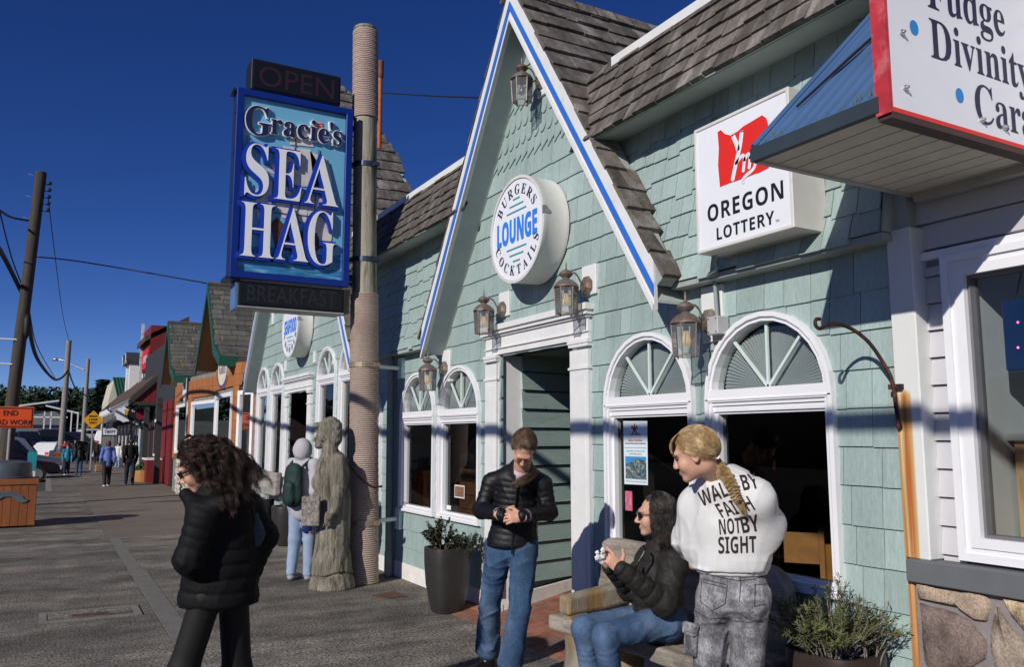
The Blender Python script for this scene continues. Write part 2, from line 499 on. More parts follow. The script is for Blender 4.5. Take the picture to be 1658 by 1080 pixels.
def course(z0, z1, y0, y1, wlo=.12, whi=.27, style=None, xbase=XW, t=(.020, .006), lean=None, zj=.004, zwild=0., off=0):
    y = y0
    while y < y1 - .01:
        w = random.uniform(wlo, whi)
        e = min(y + w, y1)
        if y1 - e < .06: e = y1
        g = .0022
        dz = random.uniform(-zj, zj) - (random.choice((0, 0, zwild)) if zwild else 0)
        zb = z0 + dz
        if style == 'diag': poly = [(y + g, zb + .045), (e - g, zb - .03), (e - g, z1 + .03), (y + g, z1 + .03)]
        elif style == 'fish':
            c, r = (y + e) / 2, (e - y) / 2 - g
            poly = [(c + r * math.cos(math.pi * (1 + k / 8)), zb + .06 + .09 * math.sin(math.pi * (1 + k / 8))) for k in range(9)] + [(e - g, z1 + .05), (y + g, z1 + .05)]
        else: poly = [(y + g, zb), (e - g, zb), (e - g, z1 + .02), (y + g, z1 + .02)]
        if xbase == XW and lean is None:
            cyy = (y + e) / 2
            for yc, hw, zbw, zs, zbar in WINS:
                if zb < zbw < z1 and hw * .0 < abs(cyy - yc) < hw + .2 and (abs(cyy - yc) + (e - y) / 2 > hw - .05):
                    low = clip(poly, (0, 1), zbw + .005)
                    if len(low) > 2: shingle_prism(low, xbase, t[0], t[1], zb, z1 + .02)
                    poly = clip(poly, (0, -1), -(zbw + .005))
            poly = clip_openings(poly) if len(poly) > 2 else None
        if lean is not None:
            for yc, hw, tz, sl in GAB:          # the skirts die against the gable soffits
                s = 1 if (y + e) / 2 > yc else -1
                q = math.hypot(1, sl)
                nn = (-s * sl / q, -1 / q)
                if abs((y + e) / 2 - yc) < hw + .3 and poly: poly = clip(poly, nn, nn[0] * yc + nn[1] * (tz + sl * hw))
        if poly and lean is None and z1 > 2.6:
            for yc, hw, tz, sl in GAB:
                if abs((y + e) / 2 - yc) < hw + .3:
                    q = math.hypot(1, sl)
                    for s in (1, -1):
                        nn = (s * sl / q, 1 / q)
                        poly = clip(poly, nn, nn[0] * yc + nn[1] * (tz + sl * hw))
                        if len(poly) < 3: break
                if len(poly) < 3: break
        if poly and len(poly) >= 3:
            shingle_prism(poly, xbase, t[0], t[1], zb, z1 + .02, lean)
        y = e
z = .155
while z < 2.5:
    course(max(z, .175), z + .2, 2.635, 17.25)
    z += .2
for yc, hw, tz, sl in GAB:
    z = 2.555
    ztop = tz + sl * hw - .3
    while z < ztop:
        h = hw - (z - tz) / sl + .05 if z > tz else hw
        near = yc < 8
        st = None; e = .2
        if near and 4.0 < z < 4.7:
            k = int((z - 4.0) / .165)
            st = ['diag', 'fish', 'fish', 'diag'][min(k, 3)]; e = .165
        if st: course(z, z + e, yc - h, yc + h, .105, .125, st)
        else: course(z, z + e, yc - h, yc + h)
        z += e
# flared skirts of the mansards, staggered butts
def lean(z):
    u = min(max((z - 2.6) / 1.2, 0), 1)
    return 3.545 + .165 * u ** .62
for y0, y1 in ((2.62, 5.05), (7.35, 10.9)):
    z = 2.62
    while z < 3.86:
        course(z, z + .155, y0, y1, .10, .19, None, t=(.024, .008), lean=lean, zj=.006, zwild=.028)
        z += .155
SH.sort(key=lambda s: -s[0])
for imp, v, f in SH[:300]:
    mesh_obj('shingle', v, f, m_teal, bld)
b = MB()
for imp, v, f in SH[300:]: b.add(v, f)
b.build('shingle_field', m_teal, bld, kind='stuff')
# skirt underside, end panel and soffits
m_skirt = M('skirt_soffit_paint', (.34, .37, .35), .7, n=.1)
for y0, y1 in ((2.60, 4.20), (8.06, 10.45)):
    MB().box(3.548, 3.685, y0, y1, 2.575, 2.612).build('skirt_soffit', m_skirt, bld)
b = MB(); b.prism([(3.56, 2.605, 2.62), (3.72, 2.605, 2.62), (3.72, 2.605, 3.8), (3.70, 2.605, 3.8), (3.63, 2.605, 3.0)], (0, .012, 0)); b.box(3.655, 3.74, 2.535, 2.6045, 2.632, 3.9)
fix_normals(b.build('skirt_end_panel', m_soffit, bld))
for y0, y1 in ((1.2, 4.98), (7.42, 10.8)):
    b = MB(); b.prism([(3.405, y0, 3.800), (3.405, y1, 3.800), (3.73, y1, 3.85), (3.73, y0, 3.85)], (0, 0, .03))
    fix_normals(b.build('eave_soffit', m_soffit, bld))
# ---- brown shake mansards and gable roofs
RS = []
def shake(p, du, dv, dn, w, l, tb, tt):
    """a shake: p lower-left corner, du along the course, dv up the slope, dn outward"""
    p = Vector(p)
    a = [p + dn * tb, p + du * w + dn * tb, p + du * w + dv * l + dn * tt, p + dv * l + dn * tt]
    c = [p, p + du * w, p + du * w + dv * l, p + dv * l]
    cen = p + du * w / 2 + dv * l / 2
    view = (cen - Vector((0, 0, 1.6)))
    facing = max(0.0, -view.normalized().dot(dn))
    RS.append((facing * w * l / view.length_squared, a + c, [(0, 1, 2, 3), (0, 4, 5, 1), (1, 5, 6, 2), (2, 6, 7, 3), (3, 7, 4, 0)]))
def shake_plane(p0, du, dv, dn, L, S, expo, keep, wlo=.09, whi=.24, t=.030, jag=False):
    k = 0; s = 0.0
    while s < S:
        u = -random.uniform(0, .1) if jag else -random.uniform(.0, .022)
        while u < L:
            w = random.uniform(wlo, whi)
            a = s + random.uniform(-.012, .012)
            p = Vector(p0) + du * u + dv * a
            if keep(p + du * w / 2 + dv * .06):
                shake(p, du, dv, dn, w - .004, min(expo + .05, S - s + .05), t * random.uniform(.8, 1.3), .008)
            u += w
        s += expo; k += 1
dvm = Vector((.30, 0, .70)).normalized(); dnm = Vector((-.70, 0, .30)).normalized()
Sm = math.hypot(.30, .70)
for y0, y1 in ((1.2, 5.25), (7.1, 11.4)):
    shake_plane((3.40, y0, 3.80), Vector((0, 1, 0)), dvm, dnm, y1 - y0, Sm, .135,
                lambda p: p.z > gable_z(p.y) - .02, jag=True)
for y0, y1 in ((1.2, 5.2), (7.1, 11.3)):
    b = MB(); b.prism([(3.41, y0, 3.803), (3.41, y1, 3.803), (3.71, y1, 4.50), (3.71, y0, 4.50)], (.02, 0, .0))
    fix_normals(b.build('mansard_deck', m_moss, bld))
for y0, y1 in ((1.2, 4.98), (7.36, 11.3)): MB().box(3.665, 3.80, y0, y1, 4.475, 4.545).build('parapet_cap', m_white, bld)
XG = 3.41
for gi, (yc, hw_, tz_, sl) in enumerate(GAB):
    hw = 1.93 if gi == 0 else 3.36
    tz = 2.575 if gi == 0 else 2.60
    za = tz + sl * hw
    xend = 5.3 if gi == 0 else 5.2
    n_ = math.hypot(1, sl)
    for s in (1, -1):
        du = Vector((1, 0, 0)); dv = Vector((0, -s / n_, sl / n_)); dn = Vector((0, s * sl / n_, 1 / n_))
        p0 = Vector((XG - .008, yc + s * hw, tz)) + dn * .10
        S = hw * n_ + .02
        if gi == 0:
            keep = lambda p: p.x < XG + .16 or p.z > 3.86 and (p.x < 3.54 + (p.z - 3.80) * .43 + (.0 if p.z < 4.5 else 99)) or p.x < lean(min(max(p.z, 2.6), 3.8)) - .02 + (.12 if p.z > 3.8 else 0)
        else:
            keep = lambda p: p.x < np.interp(p.z, (2.6, 5.5, 6.25, 7.26, 7.5, 7.7), (5.3, 5.02, 4.92, 4.74, 4.5, 4.3))
        if s < 0:
            shake_plane(p0, du, dv, dn, xend - XG, S, .215 if gi == 0 else .25, keep, .10, .26, .034)
        else:
            shake_plane(p0, du, dv, dn, .6 if gi == 0 else xend - XG, S, .215 if gi == 0 else .25, keep, .14, .3, .034)
        b = MB()
        q = [Vector((XG, yc + s * hw, tz)), Vector((xend if gi else 3.72, yc + s * hw, tz)), Vector((xend, yc, za)), Vector((XG, yc, za))]
        if gi == 0:
            q = [Vector((XG, yc + s * hw, tz)), Vector((3.53, yc + s * hw, tz)), Vector((3.69, yc + s * (hw - (3.85 - tz) / sl), 3.85)), Vector((5.1, yc + s * (hw - (4.5 - tz) / sl), 4.5)), Vector((xend, yc, za)), Vector((XG, yc, za))]
        if gi:
            q = [Vector((x, yc + s * (za - z) / sl, z)) for x, z in ((XG, tz), (5.2, tz), (5.0, 5.5), (4.9, 6.25), (4.7, 7.2), (4.3, za), (XG, za))]
        b.prism([p + dn * .02 for p in q], dn * .08)
        fix_normals(b.build('roof_deck', M('roof_deck_grey', (.33, .36, .35), .8, n=.1), bld))
        # barge board: white board, blue band, white bead
        for w0, w1, xf, mt, nm in ((.10, -.082, XG - .012, m_white, 'barge_board'), (.012, -.034, XG - .022, m_blue, 'blue_band'), (-.062, -.086, XG - .026, m_white, 'bead')):
            lo = Vector((xf, yc + s * hw, tz)); hi = Vector((xf, yc, za))
            dz0 = w0 * n_ ; dz1 = w1 * n_
            poly = [lo + Vector((0, 0, dz0)), hi + Vector((0, 0, dz0)), hi + Vector((0, 0, dz1)), lo + Vector((0, s * 0.0, dz1))]
            bb = MB(); bb.prism(poly, (.03 if nm == 'barge_board' else .0095, 0, 0))
            fix_normals(bb.build(nm, mt, bld))
        # sloping soffit between barge board and wall
        bb = MB(); k = Vector((0, 0, -.055 * n_))
        bb.prism([Vector((XG + .018, yc + s * hw, tz)) + k, Vector((XG + .018, yc, za)) + k, Vector((XW + .02, yc, za)) + k, Vector((XW + .02, yc + s * hw, tz)) + k], (0, 0, .02))
        fix_normals(bb.build('gable_soffit', m_soffit, bld))
    # ridge caps
    x = XG - .05
    while x < (xend if gi == 0 else 4.2):
        w = random.uniform(.2, .26)
        for s in (1, -1):
            dn = Vector((0, s * sl / n_, 1 / n_)); dv = Vector((0, s / n_, -sl / n_))
            p = Vector((x, yc, za + .15 / 1)) + dn * .035
            bb = MB(); bb.prism([p, p + Vector((w, 0, .0)), p + Vector((w, 0, 0)) + dv * .15, p + dv * .15], dn * .025 + Vector((-.0, 0, 0)))
            fix_normals(bb.build('ridge_shake', m_shake, bld))
        x += w - .02
RS.sort(key=lambda s: -s[0])
for imp, v, f in RS[:300]: mesh_obj('roof_shake', v, f, m_shake, bld)
b = MB()
for imp, v, f in RS[300:]: b.add(v, f)
b.build('roof_shake_field', m_shake, bld, kind='stuff')
# ---- windows
def window(yc, hw, zb, zs, zbar, blind=True):
    b = MB()
    b.ring(arch_pts(yc, hw, zb, zs), arch_pts(yc, hw, zb, zs, .028), XW - .052, XW + .06)
    b.ring(arch_pts(yc, hw, zb, zs, .028), arch_pts(yc, hw, zb, zs, .040), XW - .034, XW + .06)
    b.ring(arch_pts(yc, hw, zb, zs, .040), arch_pts(yc, hw, zb, zs, .054), XW - .042, XW + .06)
    b.box(XW - .046, XW + .06, yc - hw + .030, yc + hw - .030, zbar - .075, zbar)
    b.box(XW - .052, XW + .05, yc - hw + .008, yc + hw - .008, zbar - .066, zbar - .058)
    b.box(XW - .026, XW + .06, yc - hw + .05, yc + hw - .05, zbar - .135, zbar - .0755)
    b.box(XW - .038, XW + .05, yc - hw + .05, yc + hw - .05, zbar - .098, zbar - .084)
    w = b.build('window', m_whitevinyl, bld)
    # sash of the lower light
    s = MB(); i0 = .0545; i1 = .080
    lo = [(yc - hw + i0, zb + i0), (yc + hw - i0, zb + i0), (yc + hw - i0, zbar - .1355), (yc - hw + i0, zbar - .1355)]
    li = [(yc - hw + i1, zb + i1 - .005), (yc + hw - i1, zb + i1 - .005), (yc + hw - i1, zbar - .150), (yc - hw + i1, zbar - .150)]
    s.ring(lo, li, XW - .012, XW + .05)
    s.build('sash', m_whitevinyl, w)
    ya_, yb_, za_, zb_ = yc - hw + .07, yc + hw - .07, zb + .065, zbar - .14
    mesh_obj('pane', [(XW + .024, ya_, za_), (XW + .024, ya_, zb_), (XW + .024, yb_, zb_), (XW + .024, yb_, za_)], [(0, 1, 2, 3)], m_glass, w)
    h = hw - .050
    p = [(XW + .012, yc + h * math.cos(math.pi * k / 18), zs + h * math.sin(math.pi * k / 18)) for k in range(19)]
    p = [(XW + .012, yc + h, zbar - .002)] + [q for q in p if q[2] > zbar + .01] + [(XW + .012, yc - h, zbar - .002)]
    mesh_obj('fan_pane', p[::-1], [tuple(range(len(p)))], m_glass, w)
    for a in (48, 90, 132):
        d = Vector((0, math.cos(R(a)), math.sin(R(a))))
        L = (zs + h - zbar) if a == 90 else h * .99
        mm = MB(); c = Vector((XW + .004, yc, zbar)) + d * (L / 2)
        mm.obox(c, (.007, L / 2, .0085), Matrix.Rotation(R(a), 3, 'X'))
        mm.build('muntin', m_muntin, w)
    if blind:
        bl = MB(); N_ = 96; vv = [(XW + .055, yc, zbar)]
        for k in range(N_ + 1):
            a = math.pi * k / N_
            rr = h - .03
            vv.append((XW + .05 + (.012 if k % 2 else 0.0), yc + rr * math.cos(a), zbar + (rr - (zbar - zs)) * math.sin(a)))
        bl.add(vv, [(0, k + 1, k + 2) for k in range(N_)])
        bl.build('fan_shade', m_blind, w)
    return w
for w in WINS: window(*w)
# ---- door surrounds
def door_surround(a, b_, o0, o1, zt, name):
    h = MB()
    h.box(XW - .040, XW + .02, o0, o1, zt + .002, zt + .17)
    h.box(XW - .056, XW + .02, o0 - .004, o1 + .004, zt + .055, zt + .066)
    h.box(XW - .060, XW + .02, o0 - .02, o1 + .02, zt + .17, zt + .19)
    h.box(XW - .085, XW + .02, o0 - .035, o1 + .035, zt + .19, zt + .205)
    h.box(XW - .10, XW + .02, o0 - .05, o1 + .05, zt + .225, zt + .275)
    h.box(XW - .075, XW + .02, o0 - .03, o1 + .03, zt + .205, zt + .225)
    s = h.build(name, m_white, bld)
    for y0, y1 in ((o0, a), (b_, o1)):
        d = MB()
        d.box(XW - .045, XW + .02, y0, y1, .02, zt - .08)
        d.box(XW - .062, XW + .02, y0 - .012, y1 + .012, .0, .10)
        d.box(XW - .062, XW + .02, y0 - .015, y1 + .015, zt - .03, zt)
        d.box(XW - .054, XW + .02, y0 - .008, y1 + .008, zt - .055, zt - .03)
        d.box(XW - .056, XW + .02, y0 - .012, y1 + .012, zt - .235, zt - .215)
        d.box(XW - .050, XW + .02, y0 + .05, y1 - .05, .2, zt - .28) if (y1 - y0) > .15 else None
        d.build('pilaster', m_white, s)
    return s
s1 = door_surround(5.56, 6.81, 5.30, 7.04, 2.37, 'door_surround')
door_surround(13.30, 14.55, 13.08, 14.80, 2.37, 'door_surround')
MB().box(XW - .02, XW + .24, 6.805, 6.86, 0, 2.37).build('door_reveal', m_white, s1)
MB().box(XW - .02, XW + .24, 5.50, 5.555, 0, 2.37).build('door_reveal', m_white, s1)
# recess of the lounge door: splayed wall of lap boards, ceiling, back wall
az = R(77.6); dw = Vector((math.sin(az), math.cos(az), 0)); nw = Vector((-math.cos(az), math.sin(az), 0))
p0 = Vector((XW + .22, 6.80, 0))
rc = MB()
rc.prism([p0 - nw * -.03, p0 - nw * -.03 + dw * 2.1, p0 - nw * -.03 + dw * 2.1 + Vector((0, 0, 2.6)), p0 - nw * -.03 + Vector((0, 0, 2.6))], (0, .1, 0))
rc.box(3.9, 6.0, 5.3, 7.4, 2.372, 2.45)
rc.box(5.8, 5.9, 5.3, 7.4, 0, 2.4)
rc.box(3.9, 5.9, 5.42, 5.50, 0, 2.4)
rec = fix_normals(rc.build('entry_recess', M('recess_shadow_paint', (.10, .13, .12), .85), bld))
nb = 12
bh = .178
for k in range(nb):
    z0 = .26 + k * bh
    o = MB()
    q0 = p0 - nw * .0; L = 2.0
    base = [q0 + Vector((0, 0, z0)), q0 + dw * L + Vector((0, 0, z0)), q0 + dw * L + Vector((0, 0, z0 + bh + .0)), q0 + Vector((0, 0, z0 + bh + .0))]
    t = [.024, .024, .004, .004]
    fr = [p - nw * -0.0 + Vector((0, -1, 0)) * t[i] for i, p in enumerate(base)]
    bk = [p + Vector((0, .03, 0)) for p in base]
    g = .014
    fr[0].z += g; fr[1].z += g; bk[0].z += g; bk[1].z += g
    o.add(fr + bk, [(0, 1, 2, 3), (0, 4, 5, 1), (1, 5, 6, 2), (2, 6, 7, 3), (3, 7, 4, 0)])
    mesh = o.build('lap_board', m_tealboard, rec)
bb = MB(); q0 = p0 + Vector((0, -.03, 0)); bb.prism([q0 + Vector((0, 0, .0)), q0 + dw * 2.0 + Vector((0, 0, .2)), q0 + dw * 2.0 + Vector((0, 0, .36)), q0 + Vector((0, 0, .19))], (0, .05, 0))
fix_normals(bb.build('recess_baseboard', m_offwhite, rec))
# baseboard along the foot of the wall
for y0, y1 in ((2.68, 5.29), (7.05, 13.07), (14.81, 17.25)): MB().box(XW - .028, XW + .03, y0, y1, 0, .178).build('baseboard', m_offwhite, bld)
# corner post to the candy shop, rust streaked
m_post = M('rust_streaked_post', (.70, .71, .69), .7, n=.06, ns=4, st=(1, 1, .3), bump=.15, bs=40)
t_ = m_post.node_tree; N_ = t_.nodes; L_ = t_.links
ge = N_.new('ShaderNodeNewGeometry'); sp = N_.new('ShaderNodeSeparateXYZ'); L_.new(ge.outputs['Position'], sp.inputs[0])
def mr(sock, a, b2, lo, hi):
    r = N_.new('ShaderNodeMapRange'); r.inputs[1].default_value = a; r.inputs[2].default_value = b2; r.inputs[3].default_value = lo; r.inputs[4].default_value = hi
    L_.new(sock, r.inputs[0]); return r.outputs[0]
def mth(op, a, b2):
    q = N_.new('ShaderNodeMath'); q.operation = op; q.use_clamp = op == 'ADD'
    for i, s in enumerate((a, b2)):
        if isinstance(s, float): q.inputs[i].default_value = s
        else: L_.new(s, q.inputs[i])
    return q.outputs[0]
band = mth('MULTIPLY', mr(sp.outputs[1], 2.545, 2.58, 0, 1), mr(sp.outputs[1], 2.615, 2.637, 1, .45))
below = mr(sp.outputs[2], 1.80, 1.84, 1, 0)
mpn = N_.new('ShaderNodeMapping'); mpn.inputs['Scale'].default_value = (1, 60, 1.2); L_.new(ge.outputs['Position'], mpn.inputs[0])
nz = N_.new('ShaderNodeTexNoise'); nz.inputs['Scale'].default_value = 1.0; nz.inputs['Detail'].default_value = 4; L_.new(mpn.outputs[0], nz.inputs['Vector'])
mask = mth('MULTIPLY', mth('MULTIPLY', band, below), mr(nz.outputs['Fac'], .30, .62, .15, 1))
bs_ = N_['Principled BSDF']; old = bs_.inputs['Base Color'].links[0].from_socket
cr = N_.new('ShaderNodeValToRGB'); cr.color_ramp.elements[0].color = (.70, .52, .25, 1); cr.color_ramp.elements[1].color = (.42, .13, .025, 1); L_.new(mask, cr.inputs[0])
mx = N_.new('ShaderNodeMix'); mx.data_type = 'RGBA'
L_.new(mr(mask, .05, .35, 0, 1), mx.inputs[0]); L_.new(old, mx.inputs[6]); L_.new(cr.outputs[0], mx.inputs[7]); L_.new(mx.outputs[2], bs_.inputs['Base Color'])
b = MB(); b.box(3.625, 3.80, 2.502, 2.637, 1.0305, 2.63); b.box(3.628, 3.8, 2.597, 2.632, 0, .924)
bev(b.build('corner_post', m_post, bld), .006)
# interior of the lounge: dark room, booths and chairs seen through the panes
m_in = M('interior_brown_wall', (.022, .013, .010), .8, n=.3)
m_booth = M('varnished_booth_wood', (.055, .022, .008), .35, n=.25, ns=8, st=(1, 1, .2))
rm = MB()
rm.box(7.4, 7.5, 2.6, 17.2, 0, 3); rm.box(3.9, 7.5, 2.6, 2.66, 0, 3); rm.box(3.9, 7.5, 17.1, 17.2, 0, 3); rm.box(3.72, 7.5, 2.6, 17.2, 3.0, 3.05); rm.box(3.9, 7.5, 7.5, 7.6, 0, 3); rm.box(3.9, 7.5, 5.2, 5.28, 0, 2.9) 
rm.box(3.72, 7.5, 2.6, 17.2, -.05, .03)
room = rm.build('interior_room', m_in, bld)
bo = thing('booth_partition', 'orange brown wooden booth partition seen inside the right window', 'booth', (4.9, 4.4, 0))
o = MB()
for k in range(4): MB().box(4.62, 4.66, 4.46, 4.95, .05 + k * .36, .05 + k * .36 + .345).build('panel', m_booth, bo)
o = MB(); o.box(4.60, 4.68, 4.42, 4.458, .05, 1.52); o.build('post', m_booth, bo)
m_chairwood = M('honey_chair_wood', (.30, .13, .035), .4, n=.2, ns=8)
def wood_chair(x, y, rz, lab):
    c = thing('dining_chair', lab, 'chair', (x, y, .03), group='chairs in the lounge')
    c.rotation_euler = (0, 0, rz)
    def part(nm, mb):
        ob = mb.build(nm, m_chairwood); ob.parent = c; return ob
    part('seat', MB().box(-.22, .22, -.21, .21, .43, .46))
    for sx in (-1, 1):
        part('leg', MB().box(sx * .2 - .018, sx * .2 + .018, -.2, -.165, 0, .43))
        part('leg', MB().box(sx * .2 - .018, sx * .2 + .018, .175, .21, 0, .92))
    part('backrest', MB().box(-.18, .18, .18, .205, .66, .88))
    return c
wood_chair(4.50, 3.66, 2.6, 'wooden chair inside the window right of the bench beside the white frame')
wood_chair(5.0, 4.55, 2.2, 'wooden chair deeper in the room behind the girl in the white sweatshirt')
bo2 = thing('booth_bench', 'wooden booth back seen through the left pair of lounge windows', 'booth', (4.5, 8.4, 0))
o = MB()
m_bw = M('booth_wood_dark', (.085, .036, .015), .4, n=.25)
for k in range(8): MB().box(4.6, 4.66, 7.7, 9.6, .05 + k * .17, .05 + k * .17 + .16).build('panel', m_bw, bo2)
# ================================================================ candy shop at the right
m_vinyl = M('grey_vinyl_siding', (.53, .52, .545), .5, n=.05, ns=3, st=(1, .4, 2))
m_vinyldark = M('vinyl_shadow_gap', (.25, .25, .27), .7)
m_ledge = M('slate_sill_paint', (.13, .14, .15), .55, n=.1, ns=5)
m_mortar = M('grey_mortar', (.23, .205, .21), .95, n=.2, ns=9, bump=.4, bs=40)
m_bluemetal = M('blue_ribbed_metal', (.060, .125, .265), .55, n=.10, ns=2.0, st=(1, 1, 1), spec=.35)
shop = thing('candy_shop', 'grey sided candy shop with stone veneer base and white framed display window', 'building', (3.72, 1.3, 0))
XC = 3.72
b = MB(); b.box(XC + .02, XC + .12, 2.40, 2.56, 0, 3.9); b.box(XC + .02, XC + .12, -3, 2.39, 2.43, 3.9); b.box(XC + .02, XC + .12, -3, 2.39, 0, 1.05); b.box(XC + .02, XC + .12, -3, .60, 1.05, 2.43)
b.build('wall', m_vinyldark, shop)
k = 0; z = .92
while z < 3.8:
    for y0, y1 in (((2.392, 2.501),) if z < 2.40 else ((-3, 2.534),)):
        zz1 = min(z + .1315, 2.43) if z < 2.43 else z + .1315
        if z < 1.0 and False: continue
        o = MB()
        v = [(XC - .010, y0, z + .006), (XC - .010, y1, z + .006), (XC + .010, y1, zz1), (XC + .010, y0, zz1), (XC + .02, y0, z + .006), (XC + .02, y1, z + .006), (XC + .022, y1, zz1), (XC + .022, y0, zz1)]
        o.add(v, [(0, 1, 2, 3), (4, 5, 1, 0), (5, 6, 2, 1), (4, 0, 3, 7)])
        o.build('siding_board', m_vinyl, shop)
    z += .1325
b = MB(); b.box(XC - .022, XC + .02, -3, 2.501, 2.462, 2.50)
b.build('trim_board', m_whitevinyl, shop)
# display window
y0, y1, z0, z1 = .55, 2.395, 1.045, 2.46
def rect(d): return [(y0 + d, z0 + d), (y1 - d, z0 + d), (y1 - d, z1 - d), (y0 + d, z1 - d)]
b = MB()
b.ring(rect(0), rect(.035), XC - .045, XC + .06)
b.ring(rect(.035), rect(.062), XC - .032, XC + .06)
b.ring(rect(.062), rect(.108), XC - .040, XC + .06)
w = b.build('window', m_whitevinyl, shop)
b = MB(); b.ring(rect(.1085), rect(.122), XC - .012, XC + .05); b.build('gasket', M('grey_gasket', (.16, .16, .17), .5), w)
mesh_obj('pane', [(XC + .03, y0 + .115, z0 + .115), (XC + .03, y0 + .115, z1 - .115), (XC + .03, y1 - .115, z1 - .115), (XC + .03, y1 - .115, z0 + .115)], [(0, 1, 2, 3)], m_glass, w)
# display space behind the pane
m_int = M('display_wall_paint', (.50, .52, .54), .8, n=.05)
b = MB(); b.box(XC + .07, XC + 1.6, 2.30, 2.36, .9, 2.9); b.box(XC + .9, XC + .95, .2, 2.3, .9, 2.9); b.box(XC + .07, XC + 1.6, .2, 2.36, .98, 1.03); b.box(XC + .07, XC + 1.6, .2, 2.36, 2.55, 2.6); b.box(XC+.08, XC + .9, .45, .5, .9, 2.9)
b.build('display_interior', m_int, shop)
b = MB(); b.box(XC + .09, XC + .85, 2.286, 2.299, 1.03, 1.13); b.build('skirting', m_offwhite, shop)
cr = thing('display_crate', 'plywood display box with grey top inside the candy shop window', 'box', (4.1, 1.75, 1.03))
b = MB(); b.box(3.98, 4.40, 1.72, 2.28, 1.03, 1.585); b.build('side_panel', M('plywood', (.52, .33, .16), .6, n=.3, ns=10, st=(1, 1, .2)), cr)
b = MB(); b.box(3.95, 4.43, 1.70, 2.295, 1.586, 1.62); b.build('top', M('grey_shelf_top', (.25, .25, .26), .5), cr)
ls = thing('lit_display_board', 'dark blue panel with tiny pink lights hanging inside the candy shop window', 'display', (3.85, 1.9, 1.8))
b = MB(); b.box(3.835, 3.86, 1.45, 2.21, 1.905, 2.23); bev(b.build('panel', M('dark_blue_panel', (.010, .030, .10), .3), ls), .006)
mp_ = M('pink_light', (.8, .1, .3), .3, emit=((1, .15, .4), 3))
for y, z in ((2.137, 2.122), (2.145, 2.007), (1.95, 2.05), (1.8, 2.15), (1.84, 2.0)):
    b = MB(); b.lathe([(.001, -.006), (.006, 0), (.001, .006)], (3.831, y, z), 8); b.build('light', mp_, ls)
b = MB(); b.tube([(3.848, 2.15, 2.23), (3.85, 2.10, 2.40), (3.9, 2.05, 2.55)], .003, 5); b.tube([(3.848, 1.5, 2.23), (3.9, 1.6, 2.55)], .003, 5); b.build('chain', m_black, ls)
# stone base and ledge
b = MB(); b.prism([(3.595, 2.612, .925), (3.595, -3, .925), (3.72, -3, .925), (3.72, 2.612, .925)], (0, 0, .105))
bev(fix_normals(b.build('ledge', m_ledge, shop)), .005)
b = MB(); b.box(3.64, 3.74, -3, 2.596, 0, .924); vb = b.build('stone_veneer', m_mortar, shop)
# stones: irregular polygons in the face (y to the right in the picture = smaller y)
ST = [
 ([(2.59, .915), (2.25, .915), (2.235, .86), (2.26, .80), (2.33, .815), (2.36, .84), (2.58, .855)], (.42, .32, .24)),
 ([(2.575, .83), (2.40, .82), (2.33, .79), (2.265, .72), (2.275, .64), (2.36, .575), (2.545, .52), (2.565, .56)], (.20, .15, .13)),
 ([(2.205, .895), (2.20, .86), (2.06, .70), (1.99, .60), (2.10, .53), (2.20, .46), (2.235, .58), (2.24, .76)], (.36, .29, .23)),
 ([(2.185, .915), (1.70, .915), (1.70, .70), (1.88, .73), (1.96, .665), (2.0, .69), (2.08, .77)], (.62, .47, .29)),
 ([(1.945, .65), (1.87, .705), (1.60, .66), (1.60, .54), (1.80, .60)], (.55, .36, .19)),
 ([(2.40, .535), (2.31, .545), (2.25, .48), (2.24, .40), (2.30, .37), (2.42, .47)], (.52, .42, .25)),
 ([(1.92, .56), (1.80, .56), (1.60, .50), (1.60, .22), (2.0, .26), (2.02, .44)], (.55, .48, .36)),
 ([(2.555, .47), (2.46, .475), (2.33, .39), (2.28, .26), (2.56, .22)], (.33, .22, .17)),
 ([(2.20, .42), (2.06, .36), (2.05, .20), (2.24, .18)], (.50, .42, .30)),
]
yy = 1.55
while yy > -2.8:
    for z0, z1 in ((.05, .3), (.34, .62), (.66, .9)):
        d = random.uniform(.3, .45)
        j = lambda: random.uniform(-.03, .03)
        ST.append(([(yy + j(), z1 + j() * .3), (yy - d + j(), z1 + j() * .3), (yy - d - .03, (z0 + z1) / 2), (yy - d + j(), z0), (yy + j(), z0)], random.choice([(.5, .38, .24), (.25, .18, .15), (.55, .48, .36)])))
    yy -= .47
for poly, col in ST:
    n = len(poly)
    # subdivide the outline and roughen it, raise the middle
    pl = []
    for i in range(n):
        a, c = poly[i], poly[(i + 1) % n]
        m_ = max(2, int(math.hypot(a[0] - c[0], a[1] - c[1]) / .05))
        for k in range(m_):
            u = k / m_
            pl.append((a[0] + (c[0] - a[0]) * u + random.uniform(-.006, .006), a[1] + (c[1] - a[1]) * u + random.uniform(-.006, .006)))
    cy = sum(p[0] for p in pl) / len(pl); cz = sum(p[1] for p in pl) / len(pl)
    V = []; F = []
    N0 = len(pl)
    for sc_, xo in ((1.0, .01), (.985, -.012), (.93, -.024), (.6, -.030)):
        for y, z in pl:
            V.append((3.64 + xo + random.uniform(-.003, .003) * (xo < 0), cy + (y - cy) * sc_, cz + (z - cz) * sc_))
    V.append((3.64 - .032, cy, cz))
    for r in range(3):
        F += [(r * N0 + i, r * N0 + (i + 1) % N0, (r + 1) * N0 + (i + 1) % N0, (r + 1) * N0 + i) for i in range(N0)]
    F += [(3 * N0 + i, 3 * N0 + (i + 1) % N0, 4 * N0) for i in range(N0)]
    mt = M('field_stone', col, .9, n=.25, ns=12, c2=tuple(q * .30 for q in col), c2s=5.5, c2lo=.50, c2hi=.72, bump=.9, bs=38, fine=.35, fs=110)
    fix_normals(mesh_obj('stone', V, F, mt, vb, True))
